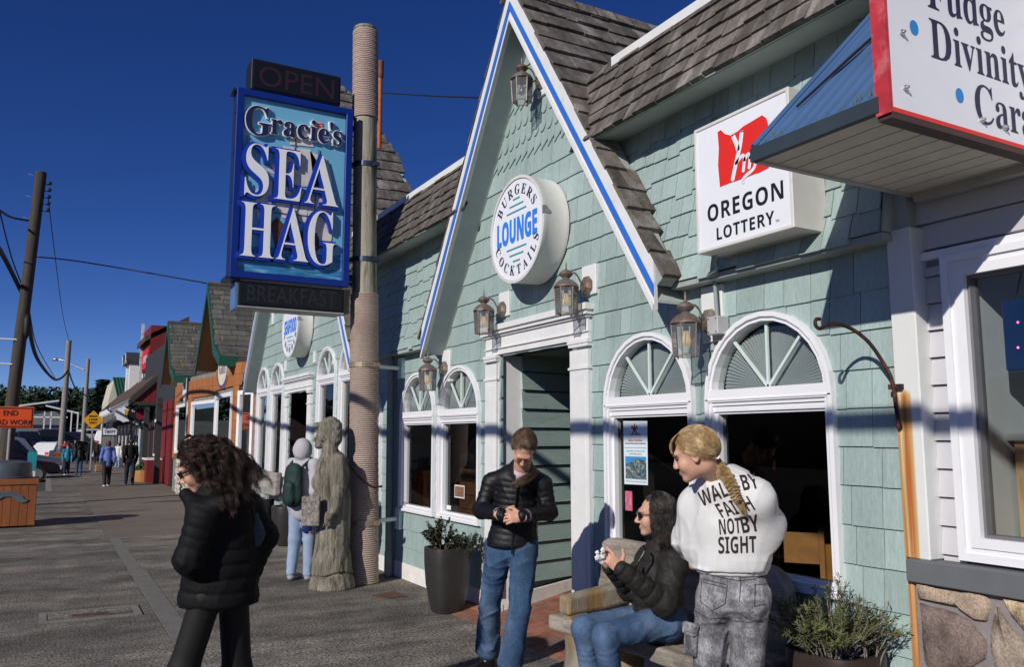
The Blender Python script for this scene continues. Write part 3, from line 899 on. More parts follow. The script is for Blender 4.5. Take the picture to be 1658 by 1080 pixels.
# ---- awning over the pavement: blue ribbed sheet, beaded soffit, sign board across its near end
aw = thing('shop_awning', 'blue ribbed metal awning with beaded soffit jutting from the candy shop', 'awning', (3.2, 2.2, 2.8))
XA = 2.61; ZA = 2.83
ys = np.linspace(1.89, 2.51, 97)
V = []; F = []
for i, y in enumerate(ys):
    d = .005 * (.5 + .5 * math.cos(2 * math.pi * (y - 1.2) / .0775)) ** 2
    for u in (0, .33, .66, 1):
        x = XA + u * (3.74 - XA); z = ZA + u * (3.95 - ZA)
        V.append((x - d * .7, y, z + d * .7 + .02))
for i in range(len(ys) - 1):
    for u in range(3):
        F.append((i * 4 + u, i * 4 + u + 1, (i + 1) * 4 + u + 1, (i + 1) * 4 + u))
rf = mesh_obj('metal_roof', V, F, m_bluemetal, aw, True)
so = rf.modifiers.new('thick', 'SOLIDIFY'); so.thickness = .006
b = MB(); b.tube([(XA - .005, 2.515, ZA + .025), (3.74, 2.515, 3.975)], .014, 6); b.build('verge_trim', m_bluemetal, aw)
b = MB(); b.box(XA - .012, XA + .02, 1.89, 2.53, ZA - .04, ZA + .02); b.build('eave_trim', M('dark_eave_trim', (.03, .045, .06), .6), aw)
# split seam in the sheet
b = MB(); b.prism([(2.78, 2.42, 3.033), (3.02, 2.315, 3.275), (3.36, 2.15, 3.615), (3.35, 2.172, 3.608), (3.03, 2.330, 3.282)], (-.008, 0, .008))
fix_normals(b.build('open_seam', m_black, aw))
m_bead = M('cream_soffit_board', (.60, .57, .50), .7, n=.08, ns=6, c2=(.30, .27, .22), c2s=5, c2lo=.62, c2hi=.8)
x = XA + .015
while x < 3.70:
    o = MB()
    o.prism([(x, 2.50, ZA - .035), (x + .105, 2.50, ZA - .035), (x + .105, 1.87, ZA - .035), (x, 1.87, ZA - .035)], (0, 0, .012))
    fix_normals(o.build('soffit_board', m_bead, aw)); x += .113
b = MB(); b.box(XA, 3.72, 1.88, 2.5, ZA - .015, ZA + .0); b.build('soffit_backing', M('soffit_gap', (.12, .11, .1), .8), aw)
b = MB(); b.box(3.66, 3.72, 1.88, 2.5, ZA - .075, ZA - .036); b.box(XA + .01, 3.72, 2.50, 2.525, ZA - .045, ZA - .02); b.build('soffit_trim', M('grey_trim', (.45, .45, .43), .6), aw)
gr_ = MB()
for k in range(46):
    y = random.choice([random.uniform(1.9, 2.02), random.uniform(2.36, 2.46), random.uniform(1.9, 2.5)]); x = XA + random.uniform(.0, .05); z = ZA + .02 + (x - XA)
    h = random.uniform(.02, .05); d = Vector((random.uniform(-.6, .2), random.uniform(-.6, .6), 1)).normalized()
    gr_.add([(x, y - .002, z), (x, y + .002, z), Vector((x, y, z)) + d * h], [(0, 1, 2)])
gr_.build('grass', M('sprouting_grass', (.12, .17, .05), .8, n=.3), aw, kind='stuff')
# sign board at the awning end
sg = thing('confectionery_sign', 'white sign with red frame listing Fudge, Divinity and Caramels in navy serif letters', 'sign', (3.1, 1.84, 2.8))
YS = 1.85
b = MB(); b.box(2.6135, 4.3, YS, YS + .05, 2.783, 3.9); b.build('panel', m_signwhite, sg)
m_redpaint = M('worn_red_frame', (.45, .03, .045), .55, n=.25, ns=14, c2=(.60, .16, .17), c2s=10, c2lo=.5, c2hi=.72)
b = MB(); b.box(2.602, 2.613, YS - .006, YS + .055, 2.775, 3.95); b.build('frame', m_redpaint, sg)
b = MB(); b.box(2.6135, 2.621, YS - .004, YS - .0005, 2.80, 3.9); b.box(2.6135, 4.3, YS - .004, YS - .0005, 2.7825, 2.80); b.build('red_edge', m_red, sg)
b = MB(); b.box(2.6135, 4.3, YS - .003, YS + .055, 2.758, 2.7822); b.build('bottom_rail', M('rail_brown', (.06, .03, .025), .6), sg)
def st(body, x0, z0, h, wf=1.0):
    v, f = text_data(serif(body)[0] if True else '')
    lettering('lettering', serif(body), m_navy, sg, (x0, YS - .0015, z0), (1, 0, 0), (0, 0, 1), height=None, center=False, warp=lambda x, y: (x * h * 1.0 * wf, y * h)) 
SCL = .235
lettering('lettering', serif('Divinity'), m_navy, sg, (2.872, YS - .0015, 3.052 - .05), (1, 0, 0), (0, 0, 1), center=False, warp=lambda x, y: (x * SCL * .84, y * SCL))
lettering('lettering', serif('Caramels'), m_navy, sg, (3.135, YS - .0015, 2.842), (1, 0, 0), (0, 0, 1), center=False, warp=lambda x, y: (x * SCL * .84, y * SCL))
lettering('lettering', serif('Fudge'), m_navy, sg, (2.872, YS - .0015, 3.262 - .055), (1, 0, 0), (0, 0, 1), center=False, warp=lambda x, y: (x * SCL * .84, y * SCL))
m_dot = M('bright_blue_dot', (.015, .24, .62), .5, n=0)
for x, z in ((2.778, 3.145), (3.037, 2.93), (2.778, 3.36)):
    pl = [(x + .026 * math.cos(k * math.pi / 12), YS - .0015, z + .03 * math.sin(k * math.pi / 12)) for k in range(24)]
    mesh_obj('bullet', pl, [tuple(range(24))], m_dot, sg)
for x, z in ((2.70, 3.105), (2.70, 2.888), (3.17, 2.855), (3.325, 2.852), (2.70, 3.3)):
    b = MB(); b.lathe([(.012, 0), (.012, .008), (.005, .010), (.006, .018), (.001, .022)], (x, YS, z), 8, rot=Matrix.Rotation(R(90), 3, 'X')); b.build('bolt', m_silver, sg, True, 40)
# wrought iron plant hook on the corner post
hk = thing('iron_plant_hook', 'rusty curved iron plant hook bracketed to the white corner post', 'hook', (3.62, 2.62, 1.7))
pp = [(3.612, 2.615, 1.66), (3.605, 2.62, 1.75), (3.60, 2.63, 1.88), (3.57, 2.66, 1.98), (3.52, 2.69, 2.07), (3.45, 2.72, 2.13), (3.37, 2.74, 2.155), (3.30, 2.755, 2.15), (3.26, 2.76, 2.128), (3.235, 2.765, 2.145), (3.24, 2.765, 2.172), (3.265, 2.76, 2.176)]
m_iron = M('rusted_iron', (.035, .02, .016), .7, .3, n=.3, ns=30, c2=(.16, .05, .02), c2s=14)
from mathutils import geometry as _g
def smooth_path(p, k=5):
    out = []
    p = [Vector(q) for q in p]
    for i in range(len(p) - 1):
        p0, p1, p2, p3 = p[max(i - 1, 0)], p[i], p[i + 1], p[min(i + 2, len(p) - 1)]
        for j in range(k):
            t = j / k
            out.append(.5 * ((2 * p1) + (-p0 + p2) * t + (2 * p0 - 5 * p1 + 4 * p2 - p3) * t * t + (-p0 + 3 * p1 - 3 * p2 + p3) * t ** 3))
    return out + [p[-1]]
b = MB(); b.tube(smooth_path(pp), .0095, 8); b.build('arm', m_iron, hk, True)
b = MB(); b.box(3.60, 3.626, 2.585, 2.655, 1.835, 1.86); b.build('bracket', m_iron, hk)
b = MB(); b.lathe([(.001, -.02), (.014, -.01), (.014, .012), (.001, .03)], (3.612, 2.615, 1.655), 8); b.build('finial', m_iron, hk, True)
# ================================================================ lanterns, signs, pole
def smoky(m):
    t = m.node_tree; N = t.nodes; L = t.links
    out = [n for n in N if n.type == 'OUTPUT_MATERIAL'][0]; old = out.inputs[0].links[0].from_socket
    d = N.new('ShaderNodeBsdfDiffuse'); d.inputs[0].default_value = (.42, .42, .41, 1)
    mx = N.new('ShaderNodeMixShader'); mx.inputs[0].default_value = .20
    L.new(old, mx.inputs[1]); L.new(d.outputs[0], mx.inputs[2]); L.new(mx.outputs[0], out.inputs[0])
smoky(m_clear)
YR = (0, -1, 0); ZU = (0, 0, 1)
def lantern(x, y, z, label, xplate=3.645, board=True, zb=(-.02, .36), lit=True):
    t = thing('wall_lantern', label, 'lantern', (x, y, z), group='copper wall lanterns on the seafoam facade')
    hx = [(math.cos(R(60 * k + 30)), math.sin(R(60 * k + 30))) for k in range(6)]
    r0, r1, h = .082, .094, .205
    for k in range(6):
        a, c = hx[k], hx[(k + 1) % 6]
        g = mesh_obj('glass_pane', [(x + a[0] * r0, y + a[1] * r0, z + .004), (x + c[0] * r0, y + c[1] * r0, z + .004), (x + c[0] * r1, y + c[1] * r1, z + h), (x + a[0] * r1, y + a[1] * r1, z + h)], [(0, 1, 2, 3)], m_clear, t)
    b = MB()
    for k in range(6):
        a = hx[k]
        b.tube([(x + a[0] * r0, y + a[1] * r0, z - .012), (x + a[0] * r1, y + a[1] * r1, z + h)], .0045, 5)
        c = hx[(k + 1) % 6]
        b.tube([(x + a[0] * r0, y + a[1] * r0, z), (x + c[0] * r0, y + c[1] * r0, z)], .0042, 4)
        b.tube([(x + a[0] * r1, y + a[1] * r1, z + h), (x + c[0] * r1, y + c[1] * r1, z + h)], .006, 4)
    b.build('cage', m_copper, t)
    b = MB()
    b.lathe([(.10, 0), (.098, .008), (.085, .03), (.055, .055), (.030, .066), (.026, .075), (.045, .090), (.056, .105), (.050, .120), (.028, .135), (.012, .142), (.007, .15), (.008, .175), (.003, .205)], (x, y, z + h), 16)
    b.build('cap', m_copper, t, True, 50)
    b = MB(); b.lathe([(.018, 0), (.018, .045)], (x, y, z + h - .045), 10)
    b.build('socket', m_black, t, True, 50)
    b = MB(); b.lathe([(.012, .03), (.014, .02), (.026, -.015), (.030, -.035), (.024, -.055), (.008, -.066)], (x, y, z + h - .075), 14)
    b.build('bulb', m_bulb if lit else m_silver, t, True)
    zp = z + h + .06
    b = MB(); b.tube(smooth_path([(x + .03, y, z + h + .10), (x + .07, y, z + h + .125), (x + .11, y, z + h + .10), (x + .14, y, z + h + .05), (xplate - .02, y, z + h + .03), (xplate, y, z + h + .03)], 4), .007, 6)
    b.build('arm', m_copper, t, True)
    b = MB(); b.lathe([(.082, 0), (.08, .012), (.055, .024), (.045, .036), (.02, .042)], (xplate, y, z + h + .03), 8, rot=Matrix.Rotation(R(-90), 3, 'Y') @ Matrix.Scale(1, 3))
    b.build('back_plate', m_copper, t)
    b = MB(); b.box(xplate + .001, 3.70, y - .115, y + .075, z + zb[0], z + zb[1])
    bev(b.build('mounting_board', m_white, t), .004)
    return t
lantern(3.45, 3.948, 2.103, 'copper lantern between the two big arched windows beside the grey electrical box', zb=(.10, .46))
lantern(3.45, 5.318, 2.552, 'copper lantern above the right end of the lounge door cornice', zb=(.16, .40))
lantern(3.45, 6.715, 2.552, 'copper lantern above the left end of the lounge door cornice', zb=(.17, .40))
lantern(3.45, 7.996, 2.094, 'copper lantern between the left pair of arched lounge windows', zb=(.09, .43))
lantern(3.45, 6.003, 4.513, 'copper lantern high under the peak of the lounge gable', zb=(.10, .40), lit=False)
b = MB()
for y, z0, z1 in ((11.95, 2.68, 2.84), (13.0, 2.78, 2.97), (14.85, 2.78, 2.97), (15.95, 3.75, 4.05)):
    b = MB(); b.box(3.64, 3.70, y - .05, y + .05, z0, z1); bev(b.build('lamp_board', m_white, bld), .004)
# electrical box and conduit by the window
eb = thing('electrical_box', 'small grey electrical junction box with conduit between the arched windows', 'box', (3.62, 3.83, 2.24))
b = MB(); b.box(3.565, 3.66, 3.79, 3.885, 2.235, 2.35); bev(b.build('cover', M('grey_box_paint', (.45, .46, .46), .5), eb), .004)
b = MB(); b.tube(smooth_path([(3.61, 3.84, 2.345), (3.61, 3.845, 2.45), (3.60, 3.845, 2.57), (3.53, 3.82, 2.60), (3.50, 3.72, 2.62), (3.47, 3.70, 2.665), (3.46, 3.66, 2.72)], 4), .013, 7)
b.build('conduit', M('painted_conduit', (.26, .31, .29), .6), eb, True)
for y in (3.805, 3.87):
    for z in (2.25, 2.335):
        b = MB(); b.lathe([(.005, 0), (.004, .004)], (3.565, y, z), 6, rot=Matrix.Rotation(R(-90), 3, 'Y')); b.build('screw', m_black, eb)

# ---- round lounge and seafood signs
def drum(name, label, yc, zc, r, xf, xb, mid, top, bot):
    t = thing(name, label, 'sign', (xb, yc, zc), group=None)
    rot = Matrix.Rotation(R(-90), 3, 'Y')
    b = MB(); d = xb - xf
    b.lathe([(r * .99, 0), (r * .99, .035), (r * .985, .04), (r, d - .04), (r * 1.01, d - .03), (r * 1.01, d - .001), (r * .985, d), (r * .955, d), (r * .95, d - .012)], (xb, yc, zc), 56, rot=rot)
    b.build('cabinet', m_signbox, t, True, 30)
    pl = [(xf + .011, yc + r * .948 * math.cos(2 * math.pi * k / 48), zc + r * .948 * math.sin(2 * math.pi * k / 48)) for k in range(48)]
    mesh_obj('face', pl[::-1], [tuple(range(48))], m_signwhite, t)
    X = xf + .0075
    lettering('lettering', sansb(mid), m_blueletter, t, (X, yc, zc - .235 * r), YR, ZU, 1.50 * r, .47 * r, offset=.022)
    for s in (1, -1):
        for i, (w, h) in enumerate(((.74, .35), (.52, .47), (.26, .59))):
            if s < 0 or top:
                l = MB(); z = zc + s * h * r + .0 * r; l.add([(X, yc + w * r / 2, z - .014 * r), (X, yc - w * r / 2, z - .014 * r), (X, yc - w * r / 2, z + .014 * r), (X, yc + w * r / 2, z + .014 * r)], [(0, 1, 2, 3)])
                l.build('stripe', m_tealline, t)
    if top: arc_text('lettering', serif(top), m_navy, t, (X, yc, zc), YR, ZU, .67 * r, R(90), R(128), .185 * r, .95)
    arc_text('lettering', serif(bot), m_navy, t, (X, yc, zc), YR, ZU, .855 * r, R(270), R(150), .185 * r, .90, inward=True)
    b = MB(); b.box(xf - .004, xf + .03, yc - r - .004, yc - r + .012, zc + .03, zc + .10); b.box(xf + .03, xf + .06, yc - r - .006, yc - r + .008, zc + .04, zc + .07); b.build('latch', m_silver, t)
    return t
drum('round_lounge_sign', 'round white drum sign reading BURGERS LOUNGE COCKTAILS on the near gable', 6.03, 3.375, .462, 3.40, 3.652, 'LOUNGE', 'BURGERS', 'COCKTAILS')
drum('round_seafood_sign', 'round white drum sign reading SEAFOOD CHOWDER on the far gable', 13.63, 3.43, .515, 3.40, 3.652, 'SEAFOOD', '', 'CHOWDER')

# ---- lottery sign
lt = thing('lottery_sign', 'square white lottery box sign with red state outline mounted above the right windows', 'sign', (3.6, 3.34, 2.7))
b = MB()
def lr(d): return [(2.968 + d, 2.693 + d), (3.712 - d, 2.693 + d), (3.712 - d, 3.468 - d), (2.968 + d, 3.468 - d)]
b.ring(lr(0), lr(.022), 3.345, 3.60); b.box(3.59, 3.60, 2.97, 3.71, 2.695, 3.466)
bev(b.build('cabinet', m_signbox, lt), .004)
mesh_obj('face', [(3.352, y, z) for y, z in ((3.69, 2.715), (2.99, 2.715), (2.99, 3.446), (3.69, 3.446))], [(0, 1, 2, 3)], m_signwhite, lt)
XL = 3.3495
out_l = [(3.511, 3.393), (3.484, 3.397), (3.451, 3.361), (3.408, 3.338), (3.352, 3.343), (3.302, 3.359), (3.234, 3.365), (3.162, 3.374), (3.133, 3.348), (3.121, 3.31), (3.134, 3.244), (3.120, 3.216), (3.137, 3.19), (3.124, 3.139), (3.128, 3.063), (3.208, 3.055), (3.235, 3.058), (3.300, 3.056), (3.36, 3.057), (3.42, 3.059), (3.506, 3.057), (3.516, 3.193), (3.505, 3.29)]
tri = tessellate_polygon([[Vector((a, c, 0)) for a, c in out_l]])
def tri_obj(name, pts, x, mat, par):
    tr = tessellate_polygon([[Vector((a, c, 0)) for a, c in pts]])
    o = mesh_obj(name, [(x, a, c) for a, c in pts], [tuple(q) for q in tr], mat, par)
    return o
tri_obj('state_outline', out_l, XL, m_red, lt)
XH = XL - .0012
def stroke(pts, w, mat, par, name='crossed_fingers'):
    """rounded flat stroke in the (y,z) plane"""
    P = [Vector((a, c)) for a, c in pts]
    P = [Vector((q[0], q[1])) for q in smooth_path([(p.x, p.y, 0) for p in P], 4)]
    n = len(P); left = []; right = []
    for i in range(n):
        d = (P[min(i + 1, n - 1)] - P[max(i - 1, 0)]).normalized(); nn = Vector((-d.y, d.x)) * w / 2
        left.append(P[i] + nn); right.append(P[i] - nn)
    d0 = (P[0] - P[1]).normalized(); a0 = math.atan2(d0.y, d0.x)
    cap0 = [P[0] + Vector((math.cos(a0 + q), math.sin(a0 + q))) * w / 2 for q in (math.pi / 3, 0, -math.pi / 3)]
    d1 = (P[-1] - P[-2]).normalized(); a1 = math.atan2(d1.y, d1.x)
    cap1 = [P[-1] + Vector((math.cos(a1 + q), math.sin(a1 + q))) * w / 2 for q in (math.pi / 3, 0, -math.pi / 3)]
    poly = left[::-1] + [] 
    V = left + right
    F = [(i, i + 1, n + i + 1, n + i) for i in range(n - 1)]
    b0 = len(V); V += cap0 + cap1
    F += [(0, b0, b0 + 1), (0, b0 + 1, n), (n, b0 + 1, b0 + 2), (n - 1, b0 + 3, b0 + 4), (n - 1, b0 + 4, 2 * n - 1), (2 * n - 1, b0 + 4, b0 + 5)]
    return mesh_obj(name, [(XH, q.x, q.y) for q in V], F, mat, par)
stroke([(3.318, 3.325), (3.335, 3.25), (3.37, 3.16), (3.40, 3.075)], .030, m_signwhite, lt)
stroke([(3.385, 3.325), (3.36, 3.27), (3.352, 3.24)], .030, m_signwhite, lt)
stroke([(3.37, 3.16), (3.318, 3.19), (3.305, 3.16), (3.315, 3.10)], .022, m_signwhite, lt)
stroke([(3.305, 3.16), (3.275, 3.185), (3.262, 3.16), (3.27, 3.105)], .022, m_signwhite, lt)
stroke([(3.262, 3.16), (3.235, 3.185), (3.222, 3.15), (3.225, 3.11), (3.245, 3.085), (3.30, 3.065), (3.325, 3.045), (3.318, 3.035)], .020, m_signwhite, lt)
m_ink = m_inkblack
lettering('lettering', sansb('OREGON'), m_ink, lt, (XL, 3.325, 2.868), YR, ZU, .582, .102, spacing=1.08)
lettering('lettering', sansb('LOTTERY'), m_ink, lt, (XL, 3.325, 2.745), YR, ZU, .441, .074, spacing=1.08)
lettering('lettering', 'TM', m_ink, lt, (XL, 3.083, 2.748), YR, ZU, .026, .014)

# ---- rope wrapped pole
m_polewood = M('weathered_pole_wood', (.33, .305, .235), .9, n=.30, ns=5, st=(5, 5, .45), bump=.7, bs=16, bst=(4, 4, .3), c2=(.10, .09, .055), c2s=4, c2st=(3, 3, .4), c2lo=.50, c2hi=.68, fine=.2)
m_rope = M('pale_rope', (.43, .325, .275), .9, n=.16, ns=3, fine=.3, fs=160, bump=.5, bs=180)
pole = thing('rope_wrapped_pole', 'tall round timber sign pole wrapped with pale rope in front of the restaurant', 'pole', (3.17, 9.06, 0))
def pc(z): return Vector((3.17 - .125 * z / 6.5, 9.06, z))
def pr(z): return .150 - .018 * z / 6.5
b = MB(); b.tube([pc(-.1), pc(1), pc(2.2), pc(3.4), pc(4.4), pc(5.4), pc(6.47)], [pr(z) for z in (-.1, 1, 2.2, 3.4, 4.4, 5.4, 6.47)], 26)
b.build('post', m_polewood, pole, True, 60)
def rope_wrap(z0, z1):
    pitch = .0225; n = int((z1 - z0) / pitch); seg = 22; V = []; F = []
    rings = 4
    N_ = n * seg
    for i in range(N_ + 1):
        z = z0 + pitch * i / seg; a = 2 * math.pi * i / seg
        c = pc(z); rr = pr(z) + .010 + .0015 * math.sin(i * .37)
        for k in range(rings):
            q = 2 * math.pi * k / rings + .78
            V.append((c.x + (rr + .0112 * math.cos(q)) * math.cos(a), c.y + (rr + .0112 * math.cos(q)) * math.sin(a), z + .0125 * math.sin(q)))
    for i in range(N_):
        for k in range(rings):
            F.append((i * rings + k, i * rings + (k + 1) % rings, (i + 1) * rings + (k + 1) % rings, (i + 1) * rings + k))
    return mesh_obj('rope', V, F, m_rope, pole, True)
rope_wrap(.0, 3.26); rope_wrap(5.34, 6.43)
b = MB(); b.lathe([(pr(6.4) + .004, -.012), (pr(6.4) + .008, .012), (pr(6.4) - .02, .03)], pc(6.46), 24); b.build('pole_top', m_polewood, pole, True, 50)
for z, br in ((2.42, True), (.665, True), (3.64, False), (4.77, False)):
    b = MB(); r = pr(z) + (.024 if z < 3.3 else .006)
    b.lathe([(r, -.028), (r + .004, -.028), (r + .004, .028), (r, .028)], pc(z), 26)
    b.box(pc(z).x + .06, pc(z).x + .12, pc(z).y - r - .03, pc(z).y - r + .01, z - .022, z + .022)
    b.build('strap', M('dark_steel_strap', (.06, .075, .11), .45, .6, n=.2) if z > 3 else M('brass_strap', (.30, .25, .17), .45, .5, n=.2), pole)
    if br:
        b = MB(); b.tube([pc(z) + Vector((.12, .02, 0)), Vector((3.66, 9.24, z))], .024, 8); b.box(3.62, 3.69, 9.17, 9.29, z - .12, z + .12)
        b.build('wall_bracket', m_muntin, pole)
dsp = thing('wall_downpipe', 'teal painted downpipe on the wall just behind the rope wrapped pole', 'pipe', (3.6, 9.42, 0))
m_pipe = M('painted_pipe', (.22, .28, .26), .6, n=.1)
b = MB(); b.tube([(3.60, 9.42, .25), (3.60, 9.46, 2.50), (3.60, 9.46, 2.58)], .045, 12); b.build('pipe', m_pipe, dsp, True, 50)
b = MB(); b.tube([(3.60, 9.42, .0), (3.60, 9.42, .27)], .052, 12); b.build('foot', M('grey_pipe_foot', (.3, .31, .31), .6), dsp, True, 50)

# ---- the big hanging sign
m_signblue = M('sign_frame_blue', (.005, .024, .20), .35, n=.08, ns=4)
m_signnavy = M('sign_side_navy', (.012, .026, .065), .4, n=.15, ns=3)
m_panelblue = M('sign_panel_sky', (.16, .42, .60), .45, n=.06, ns=2.5)
m_sea = M('sign_panel_sea', (.035, .20, .42), .45, n=.5, ns=9, st=(.6, 1, 3), c2=(.20, .45, .62), c2s=7, c2st=(.5, 1, 3), c2lo=.52, c2hi=.66)
m_sail = M('painted_sail', (.66, .61, .57), .5, n=.10, ns=5, c2=(.48, .46, .48), c2s=3)
m_hull = M('painted_hull', (.10, .035, .022), .5, n=.5, ns=22)
m_letterwhite = M('raised_letter_white', (.80, .80, .82), .4, n=.02)
m_letterblue = M('raised_letter_blue', (.010, .040, .36), .4, n=.05)
m_ledblack = M('led_face', (.008, .008, .010), .35, n=0)
m_ledred = M('led_off_red', (.028, .010, .014), .5, n=0)
m_ledgrey = M('led_off_grey', (.018, .019, .024), .5, n=0)
ms = thing('restaurant_hanging_sign', "tall blue pole sign with raised white letters reading Gracie's SEA HAG over a painted ship", 'sign', (2.2, 9.1, 3.29))
SX0, SX1, SZ0, SZ1, SYF, SYB = 1.582, 2.845, 3.285, 5.345, 8.90, 9.17
b = MB(); b.box(SX0 - .0, SX1, SYF + .02, SYB, SZ0, SZ1); bev(b.build('cabinet', m_signnavy, ms), .006)
b = MB()
def sr(d): return [(SX0 + d, SZ0 + d), (SX1 - d, SZ0 + d), (SX1 - d, SZ1 - d), (SX0 + d, SZ1 - d)]
o_, i_ = sr(-.012), sr(.062)
n = 4
v = [(p[0], SYF - .035, p[1]) for p in o_] + [(p[0], SYF - .035, p[1]) for p in i_] + [(p[0], SYF + .019, p[1]) for p in o_] + [(p[0], SYF + .019, p[1]) for p in i_]
f = []
for i in range(n):
    j = (i + 1) % n
    f += [(i, j, n + j, n + i), (i, 2 * n + i, 2 * n + j, j), (n + i, n + j, 3 * n + j, 3 * n + i), (2 * n + i, 3 * n + i, 3 * n + j, 2 * n + j)]
b.add(v, f); bev(fix_normals(b.build('frame', m_signblue, ms)), .004)
YP = SYF + .012
def SP(u, v_, y=0.0): return (SX0 + u, YP - y, SZ1 - v_)
mesh_obj('panel', [SP(.05, 2.0), SP(1.215, 2.0), SP(1.215, .05), SP(.05, .05)], [(0, 1, 2, 3)], m_panelblue, ms)
W_ = [(.05, 2.0), (1.215, 2.0), (1.215, 1.70), (1.0, 1.73), (.8, 1.70), (.6, 1.73), (.4, 1.69), (.2, 1.72), (.05, 1.69)]
def flat(name, uv, y, mat):
    tr = tessellate_polygon([[Vector((a, -c, 0)) for a, c in uv]])
    return mesh_obj(name, [SP(a, c, y) for a, c in uv], [tuple(q) for q in tr], mat, ms)
def relief(name, uv, y0, y1, mat):
    bb = MB(); bb.prism([SP(a, c, y1) for a, c in uv], (0, y1 - y0, 0)); return fix_normals(bb.build(name, mat, ms))
flat('painted_sea', W_, .002, m_sea)
for uv in ([(.56, .36), (.78, .33), (.84, .50), (.58, .52)], [(.50, .55), (.80, .54), (.92, .72), (.94, .95), (.70, .98), (.50, .93), (.54, .75)], [(.80, .56), (1.0, .62), (1.06, .86), (1.04, 1.08), (.86, .98)],
           [(.46, 1.0), (.74, 1.0), (.80, 1.2), (.78, 1.38), (.52, 1.36), (.44, 1.2)], [(.80, 1.06), (1.02, 1.10), (1.10, 1.32), (1.06, 1.62), (.86, 1.56), (.80, 1.3)], [(.32, .86), (.47, .70), (.45, .90)], [(.22, 1.1), (.40, .95), (.40, 1.3), (.26, 1.42)]):
    relief('painted_sail', uv, .002, .008, m_sail)
relief('painted_hull', [(.40, 1.44), (.46, 1.36), (.52, 1.42), (.78, 1.50), (.90, 1.48), (.96, 1.62), (.88, 1.74), (.46, 1.72)], .002, .011, m_hull)
b = MB()
for u0, v0, u1, v1 in ((.64, .30, .60, 1.6), (.90, .52, .86, 1.5), (.40, .98, .98, 1.04), (.42, 1.32, .9, 1.30), (.12, .5, .45, .9), (.12, .5, .10, 1.2), (.45, .9, .72, 1.4), (.98, .7, .6, 1.4)):
    b.tube([SP(u0, v0, .012), SP(u1, v1, .012)], .005, 4)
b.build('rigging', M('painted_rigging', (.06, .05, .05), .6), ms)
fl = relief('flag', [(.80, .21), (.93, .20), (.935, .30), (.81, .31)], .002, .012, M('flag_red_white', (.55, .35, .36), .5))
for k in range(3): relief('flag_stripe', [(.81, .225 + k * .03), (.932, .215 + k * .03), (.932, .228 + k * .03), (.81, .238 + k * .03)], .012, .0135, m_red)
relief('flag_canton', [(.80, .21), (.86, .206), (.86, .255), (.802, .258)], .0136, .0146, m_navy)
def raised(body, u, v_, w, h, side_mat, face_mat, depth, grow, rot=0.0, y0=.004):
    """letter body: darker grown block under a white face"""
    ca, sa = math.cos(rot), math.sin(rot)
    ux = (ca, 0, sa); uz = (-sa, 0, ca)
    o = SP(u + w / 2, v_ + h, 0)
    # block
    lettering('letter_block', serif(body), side_mat, ms, (o[0] - .024, YP - y0 - depth / 2 , o[2] - .028), ux, uz, w + grow, h + grow, extrude=depth / 2, offset=.022)
    lettering('lettering', serif(body), face_mat, ms, (o[0], YP - y0 - depth - .006, o[2]), ux, uz, w - .02, h - .015, extrude=.005, offset=-.010)
raised('S', .09, .575, .27, .60, m_letterblue, m_letterwhite, .045, .03)
raised('E', .405, .59, .31, .58, m_letterblue, m_letterwhite, .045, .03)
raised('A', .735, .59, .40, .58, m_letterblue, m_letterwhite, .045, .03)
raised('H', .07, 1.235, .37, .60, m_letterblue, m_letterwhite, .045, .03)
raised('A', .445, 1.235, .37, .60, m_letterblue, m_letterwhite, .045, .03)
raised('G', .785, 1.225, .335, .63, m_letterblue, m_letterwhite, .045, .03)
def raised2(body, u, v_, w, h, rot):
    ca, sa = math.cos(rot), math.sin(rot); ux = (ca, 0, sa); uz = (-sa, 0, ca); o = SP(u + w / 2, v_ + h, 0)
    lettering('letter_block', serif(body), m_letterwhite, ms, (o[0], YP - .02, o[2] - .008), ux, uz, w + .022, h + .018, extrude=.018, offset=.022)
    lettering('lettering', serif(body), m_navy, ms, (o[0], YP - .045, o[2]), ux, uz, w, h, extrude=.004)
raised2('G', .085, .16, .27, .33, 0)
x = .355
for ch, w, h, dv in (('r', .12, .165, 0), ('a', .135, .17, .005), ('c', .125, .17, .005), ('i', .075, .235, .0), ('e', .125, .17, .01), ("'", .035, .09, 0), ('s', .10, .17, .01)):
    top = .44 - h + dv + (.0 if ch != "'" else -.16)
    if ch == "'":
        raised2(ch, x - .01, top, w, h, R(0)); x += .03
    else:
        raised2(ch, x, top, w, h, R(0)); x += w + .017
for z in (3.5, 4.1, 4.65, 5.1): MB().box(SX0 - .010, SX0 - .001, SYF + .03, SYF + .10, z, z + .10).build('hinge', m_black, ms)
b = MB(); b.box(SX0 - .04, SX1 + .01, SYF + .05, SYB - .02, SZ1 + .0005, SZ1 + .03); b.box(SX0 - .05, SX0 + .1, SYF + .0, SYB, SZ0 - .035, SZ0 - .0005); b.build('channel', m_signnavy, ms)
b = MB()
for z in (3.4, 3.63, 4.76, 5.2): b.box(SX1, pc(z).x - pr(z) + .02, 9.03, 9.10, z - .025, z + .025)
b.build('pole_arm', m_black, ms)
def led(name, label, x0, x1, z0, z1, body, mat):
    t = thing(name, label, 'sign', ((x0 + x1) / 2, 9.1, z0))
    bb = MB(); bb.box(x0, x1, SYF + .01, SYB + .04, z0, z1); bev(bb.build('case', M('led_case', (.012, .012, .014), .5), t), .005)
    bb = MB(); bb.box(x0 + .025, x1 - .025, SYF - .0, SYF + .0095, z0 + .02, z1 - .02); bb.build('screen', m_ledblack, t)
    lettering('lettering', body, mat, t, ((x0 + x1) / 2, SYF - .0012, z0 + .055), (1, 0, 0), ZU, (x1 - x0) * .84, (z1 - z0) * .66)
    return t
